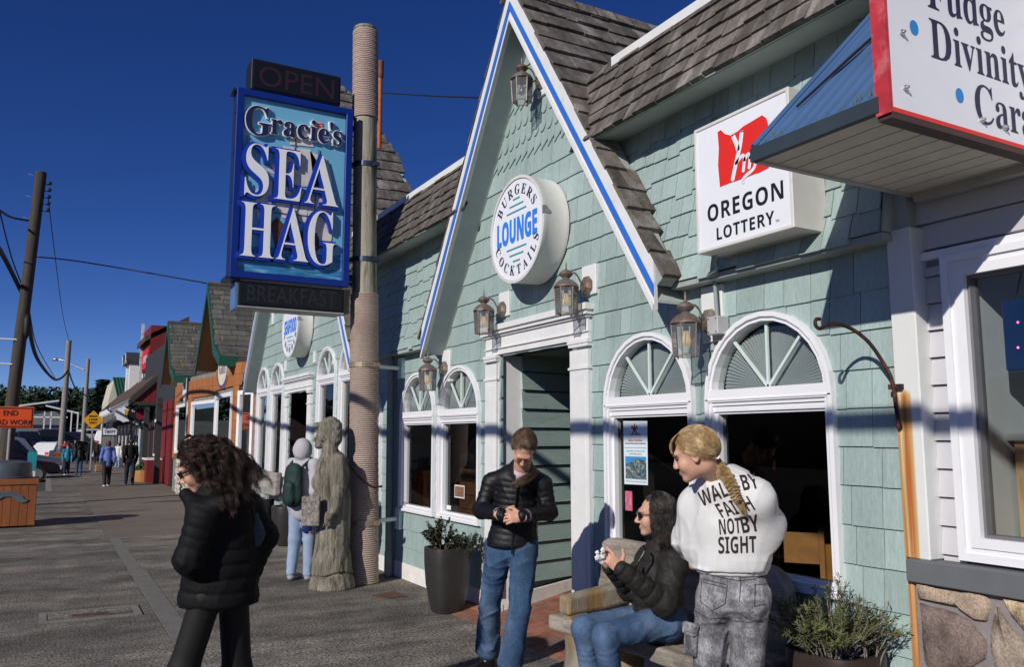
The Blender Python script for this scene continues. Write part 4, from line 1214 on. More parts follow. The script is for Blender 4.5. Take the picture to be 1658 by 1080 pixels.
led('led_message_board', 'unlit black LED board reading OPEN on top of the blue pole sign', 1.715, 2.715, 5.385, 5.735, 'OPEN', m_ledred)
l2 = led('led_message_board', 'unlit black LED board reading BREAKFAST hung below the blue pole sign', 1.67, 2.82, 2.985, 3.25, 'BREAKFAST', m_ledgrey)
bb = MB(); bb.box(1.64, 1.668, SYF + .02, SYB, 2.95, 3.24); bb.build('bracket', M('bracket_blue', (.10, .18, .36), .4), l2)
bb = MB(); bb.box(2.822, 2.90, SYF + .05, SYB, 2.99, 3.26); bb.build('junction', M('junction_brown', (.16, .14, .12), .6), l2)
bb = MB(); bb.box(1.67, 2.82, SYF + .012, SYB + .04, 2.972, 2.984); bb.build('underside', M('led_case_underside', (.35, .36, .36), .5), l2)

fp = thing('flue_pipe', 'rusty orange flue pipe standing on the far gable roof behind the rope pole', 'pipe', (4.393,12.226,6.268))
b = MB(); b.tube([(4.387,12.237,6.218), (4.332,12.097,7.4)], .036, 10); b.build('pipe', M('rust_orange_pipe', (.42, .11, .03), .6, n=.3, ns=12), fp, True, 50)
b = MB(); b.tube([(4.335,12.102,7.351), (4.327,12.068,7.617)], .048, 10); b.build('cap', M('rust_brown_cap', (.16, .06, .035), .7, n=.3), fp, True, 50)
# ================================================================ orange shop next door
m_orange = M('orange_stained_shingle', (.35, .125, .040), .75, n=.14, ns=5, st=(1, 1, .4), rnd=.08, bump=.3, bs=50, bst=(1, 1, .2))
m_greentrim = M('dark_green_trim', (.018, .085, .055), .5, n=.1)
m_asph = M('grey_asphalt_shingle', (.105, .100, .090), .95, n=.25, ns=4, rnd=.28, fine=.3, fs=80)
m_tansoffit = M('tan_soffit_board', (.20, .155, .085), .8, n=.08, ns=6)
m_river = M('rounded_river_stone', (.44, .40, .34), .85, n=.25, ns=9, rnd=.25)
m_pebblewall = M('pebbled_mortar', (.22, .20, .17), .95, n=.4, ns=14, fine=.4, fs=40)
ob_ = thing('gift_shop', 'orange shingled gift shop with green trimmed twin gables and stone foot', 'building', (3.6, 22.8, 0))
PL = [(3.74, 17.27), (3.42, 18.15), (3.42, 20.45), (3.86, 21.3), (3.44, 24.7), (3.44, 27.7), (3.9, 28.6), (3.9, 30.4)]
def wallseg(a, c, z0, z1, mat, name, inset=0.0, th=.1):
    a = Vector((*a, 0)); c = Vector((*c, 0)); d = (c - a).normalized(); n_ = Vector((-d.y, d.x, 0))
    if n_.x > 0: n_ = -n_
    b = MB(); s = n_ * inset
    b.prism([a + s + Vector((0, 0, z0)), c + s + Vector((0, 0, z0)), c + s + Vector((0, 0, z1)), a + s + Vector((0, 0, z1))], -n_ * th)
    return fix_normals(b.build(name, mat, ob_)), d, n_
segwin = {0: (.16, .80), 1: (.06, .93), 3: (.10, .90), 4: (.05, .80)}
for i in range(len(PL) - 1):
    a, c = Vector(PL[i]), Vector(PL[i + 1]); L = (c - a).length; d = (c - a) / L
    wallseg(a, c, 0, 3.3, m_dark if i not in (1, 3, 4) else m_pebblewall, 'wall', -.03)
    win = segwin.get(i)
    z = .98
    while z < 3.05:
        u = 0.0
        while u < L - .02:
            w = min(random.uniform(.3, .5), L - u)
            if L - u - w < .12: w = L - u
            pieces = [(u, u + w)]
            if win and 1.0 < z + .1 < 2.62:
                w0, w1 = win[0] * L, win[1] * L
                pieces = [(p0_, min(p1_, w0)) for p0_, p1_ in pieces if p0_ < w0] + [(max(p0_, w1), p1_) for p0_, p1_ in pieces if p1_ > w1]
            for p0_, p1_ in pieces:
                if p1_ - p0_ < .02: continue
                o, dd, nn = wallseg(a + d * (p0_ + .004), a + d * (p1_ - .004), z + .006, z + .245, m_orange, 'shingle', .012, .04)
            u += w
        z += .245
    if win:
        w0, w1 = a + d * (win[0] * L), a + d * (win[1] * L)
        b = MB(); dv = Vector((d.x, d.y, 0)); n_ = Vector((-d.y, d.x, 0)); n_ = n_ if n_.x < 0 else -n_
        A = Vector((w0.x, w0.y, 0)); B = Vector((w1.x, w1.y, 0)); z0, z1 = 1.13, 2.58
        def bar(p, q, t):   # p,q in (u,z) in the window plane
            pass
        LL = (w1 - w0).length
        def bx(u0, u1, z0_, z1_):
            P = [A + dv * u0 + Vector((0, 0, z0_)), A + dv * u1 + Vector((0, 0, z0_)), A + dv * u1 + Vector((0, 0, z1_)), A + dv * u0 + Vector((0, 0, z1_))]
            b.prism([p + n_ * .045 for p in P], -n_ * .09)
        bx(0, .09, z0, z1); bx(LL - .09, LL, z0, z1); bx(.091, LL - .091, z0, z0 + .09); bx(.091, LL - .091, z1 - .09, z1)
        wo = fix_normals(b.build('window', m_whitevinyl, ob_))
        P = [A + dv * .09 + Vector((0, 0, z0 + .09)), A + dv * (LL - .09) + Vector((0, 0, z0 + .09)), A + dv * (LL - .09) + Vector((0, 0, z1 - .09)), A + dv * .09 + Vector((0, 0, z1 - .09))]
        mesh_obj('pane', [p + n_ * .004 for p in P], [(0, 1, 2, 3)], m_glass, wo)
        if i in (0, 3): mesh_obj('window_shade', [p - n_ * .02 for p in P], [(0, 1, 2, 3)], M('window_shade_grey', (.24, .24, .26), .7), wo)
# rounded stones along the foot of the bays
for i in (0, 1, 3, 4):
    a, c = Vector(PL[i]), Vector(PL[i + 1]); L = (c - a).length; d = (c - a) / L; n_ = Vector((-d.y, d.x, 0)); n_ = n_ if n_.x < 0 else -n_
    z = .06
    while z < 1.0:
        u = random.uniform(0, .1)
        while u < L:
            r = random.uniform(.055, .10)
            if (i == 4 and u < 1.6) or (i == 3 and u > L * .45):
                b = MB(); p = Vector((a.x + d.x * u, a.y + d.y * u, z)) + n_ * .0
                b.lathe([(.2 * r, -.7 * r), (.8 * r, -.5 * r), (r, 0), (.8 * r, .5 * r), (.2 * r, .7 * r)], p + Vector((random.uniform(-.03, .02), 0, random.uniform(-.04, .04))), 7, rot=Matrix.Rotation(random.uniform(-1.6, 1.6), 3, 'X') @ Matrix.Diagonal((1, random.uniform(.7, 1.2), random.uniform(.8, 1.3))))
                b.build('stone', m_river, ob_, True)
            u += r * 1.5
        z += .125
def shingle_roof(P0, du, dv, dn, L, S, ex=.16, wl=.32):
    s = 0.0
    while s < S - .01:
        e = min(ex, S - s); u = -random.uniform(0, wl)
        while u < L:
            u0, u1 = max(u, 0), min(u + wl, L)
            if u1 - u0 > .03:
                p = [P0 + du * (u0 + .004) + dv * s, P0 + du * (u1 - .004) + dv * s, P0 + du * (u1 - .004) + dv * (s + e), P0 + du * (u0 + .004) + dv * (s + e)]
                t = [.018, .018, .006, .006]
                b = MB(); fr = [q + dn * t[k] for k, q in enumerate(p)]; b.add(fr + p, [(0, 1, 2, 3), (0, 4, 5, 1), (1, 5, 6, 2), (3, 7, 4, 0)])
                b.build('roof_shingle', m_asph, ob_)
            u += wl * random.uniform(.8, 1.2)
        s += e
def shop_gable(yl, zl, ya, za, ym, zm, yr, zr, xf, xb):
    """front at xf: far eave (yl,zl), apex (ya,za), near knee (ym,zm), near flared eave (yr,zr)"""
    pts = [(yl, zl), (ya, za), (ym, zm), (yr, zr)]
    for i in range(3):
        (y0, z0), (y1, z1) = pts[i], pts[i + 1]
        b = MB(); b.prism([(xf, y0, z0), (xf, y1, z1), (xb, y1, z1), (xb, y0, z0)], (0, 0, -.10))
        fix_normals(b.build('roof_deck', m_tansoffit, ob_))
        b = MB(); b.prism([(xf - .03, y0, z0 + .03), (xf - .03, y1, z1 + .03), (xf - .03, y1, z1 - .2), (xf - .03, y0, z0 - .2)], (.029, 0, 0))
        fix_normals(b.build('barge_board', m_greentrim, ob_))
        if i > 0:
            lo = Vector((xf - .03, y1, z1 + .002)); hi = Vector((xf - .03, y0, z0 + .002)); dv = hi - lo; S = dv.length; dv = dv / S
            dn = Vector((0, -dv.z, dv.y)); dn = dn if dn.z > 0 else -dn
            shingle_roof(lo, Vector((1, 0, 0)), dv, dn, xb - xf if i == 1 else xb - xf - .4, S)
    b = MB(); b.prism([(3.6, yl - .1, zl - .2), (3.6, ya, za - .15), (3.6, ym, zm - .1), (3.6, ym, 3.2), (3.6, yl - .1, 3.2)], (.08, 0, 0)); fix_normals(b.build('gable_wall', m_orange, ob_))
    b = MB(); b.box(xf - .03, xb, yr - .03, yr, zr - .2, zr + .02); b.build('eave_fascia', m_greentrim, ob_)
    b = MB(); b.tube([(xf - .03, ya, za + .03), (xb, ya, za + .03)], .05, 6); b.build('ridge_cap', m_asph, ob_)
shop_gable(21.40, 3.32, 20.11, 5.16, 18.95, 3.62, 18.15, 3.30, 3.1, 7.5)
shop_gable(28.42, 3.38, 27.44, 5.14, 26.3, 3.70, 25.3, 3.36, 3.1, 7.5)
s1_ = thing('oval_shop_sign', 'cream oval shop sign with purple script on the orange wall under the gable', 'sign', (3.38, 19.4, 2.9))
pl = [(3.375, 19.45 + .62 * math.cos(k * math.pi / 16), 3.12 + .42 * math.sin(k * math.pi / 16)) for k in range(32)]
b = MB(); b.prism(pl, (.03, 0, 0)); fix_normals(b.build('board', M('cream_sign', (.66, .60, .48), .6, n=.08), s1_))
pl2 = [(y + (x - y) * 0, a, c) for x, a, c in pl for y in (3.36,)]
bb = MB(); n_ = 32; bb.add(pl + [(3.372, 19.45 + .55 * math.cos(k * math.pi / 16), 3.12 + .35 * math.sin(k * math.pi / 16)) for k in range(32)], [(k, (k + 1) % 32, 32 + (k + 1) % 32, 32 + k) for k in range(32)]); bb.build('rim', M('purple_rim', (.10, .06, .16), .5), s1_)
lettering('lettering', serif('Gifts'), M('purple_script', (.16, .08, .26), .5, n=0), s1_, (3.371, 19.45, 3.03), YR, ZU, .75, .3)
s2_ = thing('shield_shop_sign', 'white shield shaped shop sign with dark letters on the far orange bay', 'sign', (3.4, 25.6, 2.6))
pl = [(3.41, 25.95, 3.3), (3.41, 25.15, 3.3), (3.41, 25.2, 2.85), (3.41, 25.55, 2.62), (3.41, 25.9, 2.85)]
b = MB(); b.prism(pl, (.03, 0, 0)); fix_normals(b.build('board', m_signwhite, s2_))
lettering('lettering', sansb('GIFTS'), m_inkblack, s2_, (3.405, 25.55, 2.98), YR, ZU, .52, .2)

# ================================================================ red shop with gabled porch
m_redwall = M('barn_red_boards', (.17, .014, .016), .7, n=.15, ns=5, st=(1, 1, .3))
m_char = M('charcoal_trim', (.035, .036, .036), .7, n=.1)
m_brownroof = M('brown_composition_roof', (.085, .055, .045), .95, n=.3, ns=5, fine=.2)
rs_ = thing('seafood_market', 'dark red shop with charcoal trimmed gabled porch and brown roof', 'building', (3.7, 36, 0))
b = MB(); b.box(3.75, 6, 30.5, 41, 0, 5.2); b.build('wall', m_char, rs_)
for k in range(12): 
    b = MB(); b.box(3.70, 3.749, 30.55 + k * .30, 30.55 + k * .30 + .285, .0, 2.9); b.build('board', m_redwall, rs_)
b = MB(); b.box(3.62, 3.70, 33.5, 34.9, .9, 2.3); wd = b.build('window', m_whitevinyl, rs_)
mesh_obj('pane', [(3.615, 33.6, 1.0), (3.615, 33.6, 2.2), (3.615, 34.8, 2.2), (3.615, 34.8, 1.0)], [(0, 1, 2, 3)], M('dark_pane', (.01, .012, .014), .1), wd)
b = MB(); b.box(3.64, 3.74, 35.4, 36.4, 0, 2.2); b.build('door', M('red_brown_door', (.05, .018, .016), .5), rs_)
b = MB(); b.box(3.2, 3.7, 32.6, 34.2, .0, .8); b.build('planter_wall', m_redwall, rs_)
b = MB(); b.box(3.18, 3.72, 32.58, 34.22, .80, .86); b.build('sill', m_white, rs_)
for y in (31.6, 36.0):
    b = MB(); b.box(3.35, 3.53, y, y + .16, 0, 3.0); b.build('post', m_char, rs_)
# porch roof, gable end towards the camera
b = MB(); b.prism([(2.79, 36, 3.10), (4.5, 36, 4.82), (4.5, 57, 4.82), (2.79, 57, 3.10)], (0, 0, .10)); b.prism([(4.5, 36, 4.82), (6.2, 36, 3.10), (6.2, 57, 3.10), (4.5, 57, 4.82)], (0, 0, .1))
fix_normals(b.build('roof', m_brownroof, rs_))
for k in range(16):
    x0 = 2.9 + k * .21; x1 = x0 + .20
    zt = lambda x: 3.02 + (1.72 / 1.71) * (min(x, 9 - x) - 2.79) 
    b = MB(); b.prism([(x0, 36.03, 3.02), (x1, 36.03, 3.02), (x1, 36.03, max(zt(x1), 3.03)), (x0, 36.03, max(zt(x0), 3.03))], (0, .04, 0)); fix_normals(b.build('gable_board', m_redwall, rs_))
for s in (0, 1):
    x0, x1 = (2.75, 4.5) if s == 0 else (6.25, 4.5)
    b = MB(); b.prism([(x0, 35.93, 3.06), (x1, 35.93, 4.81), (x1, 35.93, 4.60), (x0, 35.93, 2.84)], (0, .09, 0)); fix_normals(b.build('barge_board', m_char, rs_))
b = MB(); b.box(2.9, 6.0, 35.95, 36.02, 2.88, 3.02); b.build('tie_beam', m_char, rs_)
b = MB(); b.box(2.76, 2.80, 36.0, 47, 2.86, 3.12); b.build('fascia', M('grey_fascia', (.22, .23, .23), .6), rs_)
b = MB(); b.box(2.76, 2.80, 47.01, 57, 2.86, 3.12); b.build('fascia', m_white, rs_)
# brown roofed upper storey, white clapboard front with turrets, red banner
up = thing('white_turret_house', 'tall white house with small turret roofs rising behind the red shop', 'building', (4, 52, 0))
b = MB(); b.box(3.74, 8, 46, 58, 0, 4.2); b.build('wall', M('dark_shopfront_paint', (.05, .05, .055), .8, n=.2), up)
b = MB(); b.box(4.6, 8, 50.2, 56, 4.21, 5.9); b.build('upper_storey', m_white, up)
for y in (50.3, 52.4):
    b = MB(); b.box(3.82, 4.3, y, y + .7, 3.7, 5.75); tt = b.build('turret', m_white, up)
    b = MB(); b.prism([(3.6, y - .15, 5.75), (3.6, y + .85, 5.75), (3.6, y + .35, 6.35)], (1.1, 0, 0)); fix_normals(b.build('turret_roof', m_char, tt))
    b = MB(); b.prism([(3.58, y - .15, 5.70), (3.58, y + .35, 6.30), (3.58, y + .85, 5.70), (3.58, y + .7, 5.70), (3.58, y + .35, 6.10), (3.58, y, 5.70)], (.019, 0, 0)); fix_normals(b.build('turret_trim', m_white, tt))
for y in (46.6, 49.0, 51.4, 53.8):
    b = MB(); b.box(3.70, 3.739, y, y + 1.5, .5, 2.3); q = b.build('shop_window', m_white, up)
    mesh_obj('pane', [(3.695, y + .12, .7), (3.695, y + .12, 2.15), (3.695, y + 1.38, 2.15), (3.695, y + 1.38, .7)], [(0, 1, 2, 3)], M('dark_pane', (.01, .012, .014), .1), q)
aw2 = thing('dark_shop_awning', 'dark navy fabric awning stretching along the far shopfronts', 'awning', (3.2, 44, 2.4))
b = MB(); b.prism([(2.55, 41, 2.25), (3.72, 41, 2.75), (3.72, 46, 2.75), (2.55, 46, 2.25)], (0, 0, .05)); fix_normals(b.build('cloth', M('navy_canvas', (.018, .024, .045), .9), aw2))
b = MB(); b.box(2.54, 2.56, 41, 46, 2.02, 2.27); b.build('valance', M('navy_canvas_valance', (.016, .020, .038), .9), aw2)
sg3 = thing('white_shop_board', 'small white projecting shop board below the far awning', 'sign', (2.9, 48, 2.0))
b = MB(); b.box(2.55, 3.2, 48, 48.05, 1.75, 2.1); b.build('board', m_signwhite, sg3)
lettering('lettering', sansb('TAFFY'), m_navy, sg3, (2.875, 47.99, 1.83), (1, 0, 0), ZU, .5, .17)
b = MB(); b.box(4.1, 8, 43, 46.5, 4.9, 7.0); b.build('upper_wall', m_redwall, up)
b = MB(); b.prism([(3.85, 43, 6.2), (3.85, 47.2, 6.2), (5.8, 47.2, 7.3), (5.8, 43, 7.3)], (0, 0, .25)); fix_normals(b.build('upper_roof', m_brownroof, up))
b = MB(); b.box(3.98, 4.12, 46.6, 46.75, 4.4, 7.5); b.build('corner_spire', M('weathered_white', (.5, .5, .5), .8, n=.4, ns=8), up)
bn = thing('red_banner', 'bright red banner hanging on the upper wall above the porch roof', 'banner', (4.05, 45, 4.9))
b = MB(); b.box(4.06, 4.09, 43.4, 46.4, 5.0, 5.95); b.build('cloth', M('banner_red', (.60, .02, .03), .6), bn)
lettering('lettering', sansb('OPEN'), m_white, bn, (4.055, 44.9, 5.3), YR, ZU, 1.8, .4)
gh = thing('green_roofed_house', 'cream house with green standing seam metal roof farther down the street', 'building', (5.6, 82, 0))
m_gmetal = M('green_metal_roof', (.035, .14, .085), .45, n=.1)
b = MB(); b.prism([(4.4, 78, 0), (7.6, 78, 0), (7.6, 78, 4.6), (4.75, 78, 6.5), (4.4, 78, 4.7)], (0, 9, 0)); fix_normals(b.build('wall', M('cream_wall', (.55, .50, .40), .8), gh))
b = MB(); b.prism([(4.6, 77.6, 6.7), (6.0, 77.6, 6.7), (6.6, 77.6, 4.4), (5.2, 77.6, 4.4)], (0, .15, 0)); fix_normals(b.build('roof', m_gmetal, gh))
for k in range(6):
    b = MB(); b.prism([(4.65 + k * .25, 77.55, 6.7), (4.69 + k * .25, 77.55, 6.7), (5.29 + k * .25, 77.55, 4.4), (5.25 + k * .25, 77.55, 4.4)], (0, .04, 0)); fix_normals(b.build('seam', M('seam_green', (.02, .09, .055), .5), gh))
bs2 = thing('blue_shopfront', 'blue grey shopfront with white framed windows beyond the red porch', 'building', (3.7, 42, 0))
b = MB(); b.box(3.72, 5, 41.05, 45.9, 0, 2.9); b.build('wall', M('slate_blue_paint', (.08, .10, .15), .7), bs2)
for y in (41.3, 42.6, 43.9):
    b = MB(); b.box(3.66, 3.719, y, y + .95, .3, 2.2); q = b.build('window', m_white, bs2)
    mesh_obj('pane', [(3.655, y + .16, .75), (3.655, y + .16, 2.05), (3.655, y + .8, 2.05), (3.655, y + .8, .75)], [(0, 1, 2, 3)], M('dark_pane', (.01, .012, .014), .1), q)
b = MB(); b.prism([(2.6, 46, 2.35), (3.72, 46, 2.75), (3.72, 70, 2.75), (2.6, 70, 2.35)], (0, 0, .1)); fix_normals(b.build('canopy', M('weathered_canopy', (.13, .12, .11), .9, n=.3), bs2))
b = MB(); b.box(3.72, 6, 58.1, 72, 0, 3.2); b.build('far_wall', M('far_shop_wall', (.12, .12, .12), .8, n=.2), bs2)
# little hanging signs under the porch
sg1 = thing('shell_shop_sign', 'scalloped white and yellow hanging shop sign under the far porch eave', 'sign', (2.9, 38, 2.5))
c = Vector((2.81,38,2.568)); n = 18
pl = [(c.x + (.36 + .05 * (k % 2)) * math.cos(2 * math.pi * k / n), 38, c.z + (.30 + .04 * (k % 2)) * math.sin(2 * math.pi * k / n)) for k in range(n)]
b = MB(); b.prism(pl, (0, .04, 0)); fix_normals(b.build('board', m_signwhite, sg1))
b = MB(); b.prism([(c.x, 37.98, c.z - .12), (c.x + .34, 37.98, c.z - .05), (c.x + .30, 37.98, c.z + .16), (c.x - .05, 37.98, c.z + .2)], (0, .015, 0)); fix_normals(b.build('yellow_motif', M('sign_yellow', (.65, .36, .02), .5, n=.3, ns=14), sg1))
sg2 = thing('round_black_sign', 'round black hanging sign with red disc and white letters under the porch', 'sign', (3.5, 37, 2.4))
c = Vector((3.31,37,2.525))
pl = [(c.x + .50 * math.cos(2 * math.pi * k / 28), 37, c.z + .46 * math.sin(2 * math.pi * k / 28)) for k in range(28)]
b = MB(); b.prism(pl, (0, .04, 0)); fix_normals(b.build('board', m_inkblack, sg2))
pl = [(c.x + .19 * math.cos(2 * math.pi * k / 20), 36.985, c.z + .19 * math.sin(2 * math.pi * k / 20)) for k in range(20)]
mesh_obj('red_disc', pl, [tuple(range(20))], M('deep_red_disc', (.25, .01, .02), .5), sg2)
arc_text('lettering', sansb('OYSTERS'), m_signwhite, sg2, (c.x, 36.99, c.z), (1, 0, 0), ZU, .27, R(90), R(140), .13)
arc_text('lettering', sansb('TO GO'), m_signwhite, sg2, (c.x, 36.99, c.z), (1, 0, 0), ZU, .42, R(270), R(100), .13, inward=True)
tub = thing('flower_tub', 'wooden half barrel of green plants beside the red shop door', 'planter', (3.25, 33.6, 0))
b = MB(); b.lathe([(.34, 0), (.40, .2), (.42, .42), (.36, .42), (.36, .38)], (3.25, 33.6, 0), 18); b.build('barrel', M('barrel_oak', (.40, .19, .06), .7, n=.2, ns=8, st=(1, 1, .2)), tub, True, 40)
m_leaf = M('fresh_green_leaf', (.06, .15, .03), .6, n=.4, ns=14)
def leaf_cloud(name, parent, c, rad, n, size, mat, rs=random, up=.3, kind=None):
    V = []; F = []
    for k in range(n):
        d = Vector((rs.gauss(0, 1), rs.gauss(0, 1), rs.gauss(0, 1))).normalized() * (rs.random() ** .45)
        p = Vector(c) + Vector((d.x * rad[0], d.y * rad[1], d.z * rad[2]))
        a = Vector((rs.gauss(0, 1), rs.gauss(0, 1), rs.gauss(0, 1) + up)).normalized(); q = a.orthogonal().normalized(); s = size * rs.uniform(.6, 1.4)
        b0 = len(V); V += [p - q * s * .35, p + a * s * .6, p + q * s * .35, p - a * s * .5]; F.append((b0, b0 + 1, b0 + 2, b0 + 3))
    return mesh_obj(name, V, F, mat, parent, kind=kind)
leaf_cloud('foliage', tub, (3.25, 33.6, .52), (.42, .42, .18), 240, .12, m_leaf)

# ================================================================ street furniture at the left
m_cedar = M('stained_cedar_plank', (.27, .085, .026), .6, n=.2, ns=5, st=(1, 1, .25), rnd=.14, bump=.25, bs=40, bst=(1, 1, .15))
m_lid = M('grey_plastic_lid', (.075, .085, .105), .35, n=.05)
def trash_bin(x0, x1, y0, y1, h, label, whale=True):
    t = thing('trash_bin', label, 'trash bin', ((x0 + x1) / 2, (y0 + y1) / 2, 0), 'cedar clad street trash bins')
    b = MB(); b.box(x0 + .03, x1 - .03, y0 + .03, y1 - .03, .03, h - .02); b.build('liner', m_black, t)
    n = 8; w = (x1 - x0) / n
    for k in range(n):
        b = MB(); b.box(x0 + k * w + .003, x0 + (k + 1) * w - .003, y0, y0 + .025, .03, h - .10); bev(b.build('plank', m_cedar, t), .003)
        w2 = (y1 - y0) / n
        b = MB(); b.box(x1 - .025, x1, y0 + .026 + k * (w2 - .003), y0 + .026 + (k + 1) * (w2 - .003) - .006, .03, h - .10); bev(b.build('plank', m_cedar, t), .003)
    b = MB(); b.box(x0 - .02, x1 + .02, y0 - .02, y0 + .08, h - .10, h); b.box(x0 - .02, x1 + .02, y1 - .08, y1 + .02, h - .1, h); b.box(x0 - .02, x0 + .08, y0 + .081, y1 - .081, h - .1, h); b.box(x1 - .08, x1 + .02, y0 + .081, y1 - .081, h - .1, h)
    bev(b.build('top_rail', m_cedar, t), .004)
    cx, cy, r = (x0 + x1) / 2, (y0 + y1) / 2, (x1 - x0) * .40
    b = MB(); b.lathe([(r * 1.05, 0), (r * 1.05, .03), (r, .04), (r, .24), (r * .94, .28), (r * .6, .32), (.02, .33)], (cx, cy, h + .002), 30); b.build('lid', m_lid, t, True, 40)
    if whale:
        pts = [(-.52, .0), (-.36, .12), (-.16, .17), (.08, .15), (.24, .06), (.30, -.02), (.38, -.03), (.31, -.09), (.22, -.10), (.12, -.03), (.02, .05), (-.10, .05), (-.2, -.01), (-.36, -.03)]
        tr = tessellate_polygon([[Vector((a, c, 0)) for a, c in pts]])
        b = MB(); zc = h * .60; xc_ = x1 - .42
        b.prism([(xc_ + a * .8, y0 - .02, zc + c * .8) for a, c in pts], (0, .018, 0)); fix_normals(b.build('whale_plaque', M('grey_blue_plaque', (.09, .11, .13), .5, n=.2), t))
    return t
trash_bin(-1.12, -.09, 17.55, 18.5, .86, 'cedar plank trash bin with grey domed lid and whale plaque near the leaning pole')
trash_bin(.42, 1.0, 48.4, 49.0, .85, 'small cedar trash bin far down the pavement beside the parked cars', False)
ts = thing('teal_marker_post', 'small teal panel on a post with white strip behind the trash bin', 'post', (-.22, 19.2, 0))
b = MB(); b.box(-.30, -.14, 19.2, 19.24, .95, 1.32); b.build('panel', M('teal_panel', (.02, .25, .30), .5), ts)
b = MB(); b.box(-.235, -.205, 19.22, 19.26, 0, .95); b.build('post', m_black, ts)
b = MB(); b.box(-.19, -.15, 19.18, 19.199, .70, .94); b.build('strip', m_white, ts)
# leaning utility pole and the two farther poles
m_upole = M('grey_utility_pole', (.062, .050, .040), .95, n=.3, ns=4, st=(5, 5, .3), bump=.5, bs=14, bst=(4, 4, .3))
m_upole2 = M('pale_utility_pole', (.26, .24, .22), .9, n=.2, ns=3, st=(4, 4, .4))
m_wire = M('black_cable', (.012, .012, .014), .6, n=0)
def upole(label, base, top, r0, r1, mat):
    t = thing('utility_pole', label, 'pole', base, 'utility poles along the street')
    base = Vector(base); top = Vector(top)
    b = MB(); b.tube([base + (top - base) * u for u in (0, .25, .5, .75, 1)], [r0 + (r1 - r0) * u for u in (0, .25, .5, .75, 1)], 14)
    b.build('shaft', mat, t, True, 50)
    return t
p1b, p1t = Vector((-.86, 22.9, 0)), Vector((-0.506,22.9,8.097))
u1 = upole('dark wooden utility pole leaning right behind the nearest trash bin', p1b, p1t, .150, .125, m_upole)
b = MB()
for k in range(5):
    p = p1t + Vector((.2, -.05, -.3 - k * .17)); b.lathe([(.03, 0), (.055, .02), (.05, .06), (.02, .09)], p, 8); b.tube([p, p + Vector((-.12, 0, 0))], .012, 4)
b.build('insulator', m_black, u1)
for k in range(3):
    b = MB(); p = p1t + Vector((-.16 - .02 * k, 0, -.1 - k * .55)); b.tube([p, p + Vector((-.12, 0, .02))], .012, 4); b.build('step_bolt', m_silver, u1)
b = MB(); p = (-0.564,22.7,4.288); b.lathe([(.03, -.35), (.07, -.2), (.08, .1), (.03, .25)], p, 8); b.build('cable_coil', m_wire, u1, True)
for q in ((28, 549), (20, 589)):
    pass
b = MB(); b.tube([(-0.745,22.8,3.917), (-1.269,22.8,3.916)], .022, 6); b.tube([(-0.808,22.8,3.325), (-1.255,22.8,3.335)], .022, 6); b.build('sign_arm', m_white, u1)
p2b, p2t = Vector((0.839,59.619,1.176)), Vector((0.88,58.656,7.683)); p2b.z = 0
u2 = upole('tall pale utility pole in the middle distance with street lamp cable', p2b, p2t, .19, .15, m_upole2)
p3b, p3t = Vector((2.42,70.305,1.003)), Vector((2.386,69.389,7.476)); p3b.z = 0
u3 = upole('farthest pale utility pole carrying the street lamp arm', p3b, p3t, .17, .13, m_upole2)
la = [(2.278,69.575,6.604), (1.488,69.963,6.971), (0.819,70.284,7.338), (0.328,70.544,7.43)]
b = MB(); b.tube(smooth_path(la, 4), .05, 6); b.build('lamp_arm', m_silver, u3, True)
b = MB(); b.tube([(0.409,70.499,7.43), (0.046,70.702,7.43)], .11, 8); b.build('lamp_head', m_silver, u3, True)
def cable(label, pts, r, k=6):
    t = tag(MB().tube(smooth_path(pts, k), r, 5).build('overhead_cable', m_wire, None, True), label, 'cable', 'overhead cables of the street')
    return t
A = lambda *q: Vector(q)
cable('thick black cable passing overhead from the near left to the leaning pole', [(-1.25, -9, 4.75), (-1.2, 0, 4.46), (-1.15, 9, 4.43), (-1.08, 15, 4.68), (-1.079,19.898,5.471), (-0.641,24.451,5.022)], .052, 8)
cable('thick black cable sagging between the leaning pole and the second pole', [(-0.591,24.714,4.609), (-0.438,32.18,4.274), (0.106,43.416,4.301), (0.546,52.318,4.904), (0.959,58.879,5.835)], .06)
cable('black cable sagging between the second and third utility poles', [(0.959,58.879,5.835), (1.509,63.316,4.958), (2.394,69.782,4.722)], .045)
cable('thin wire from the top of the leaning pole to the second pole top', [(-0.333,23.549,7.679), (-0.101,33.76,8.019), (0.358,47.389,7.788), (0.882,58.661,7.645)], .015)
cable('thin wire dropping behind the leaning pole to the sagging cable', [(-1.18,20.732,6.478), (-0.98,23.016,5.88), (-0.649,25.243,5.167), (-0.497,34.43,4.91), (0.188,45.654,4.473)], .016)
cable('short twisted cable entering the picture to the upper leaning pole', [(-1.464,19.734,6.496), (-1.181,20.729,6.504), (-1.042,22.905,6.886), (-0.726,24.08,7.125)], .028)
cable('service wire from the leaning pole to the orange shop ridge', [(-0.492,24.195,6.221), (0.358,24.521,6.275), (2.041,24.749,6.181), (3.3, 20.3, 5.2)], .018)
cable('thin wire running from the chimney pipe to the lounge gable', [(4.286,11.837,6.981), (4.202,9.7,6.112), (3.703,7.244,5.068)], .010)
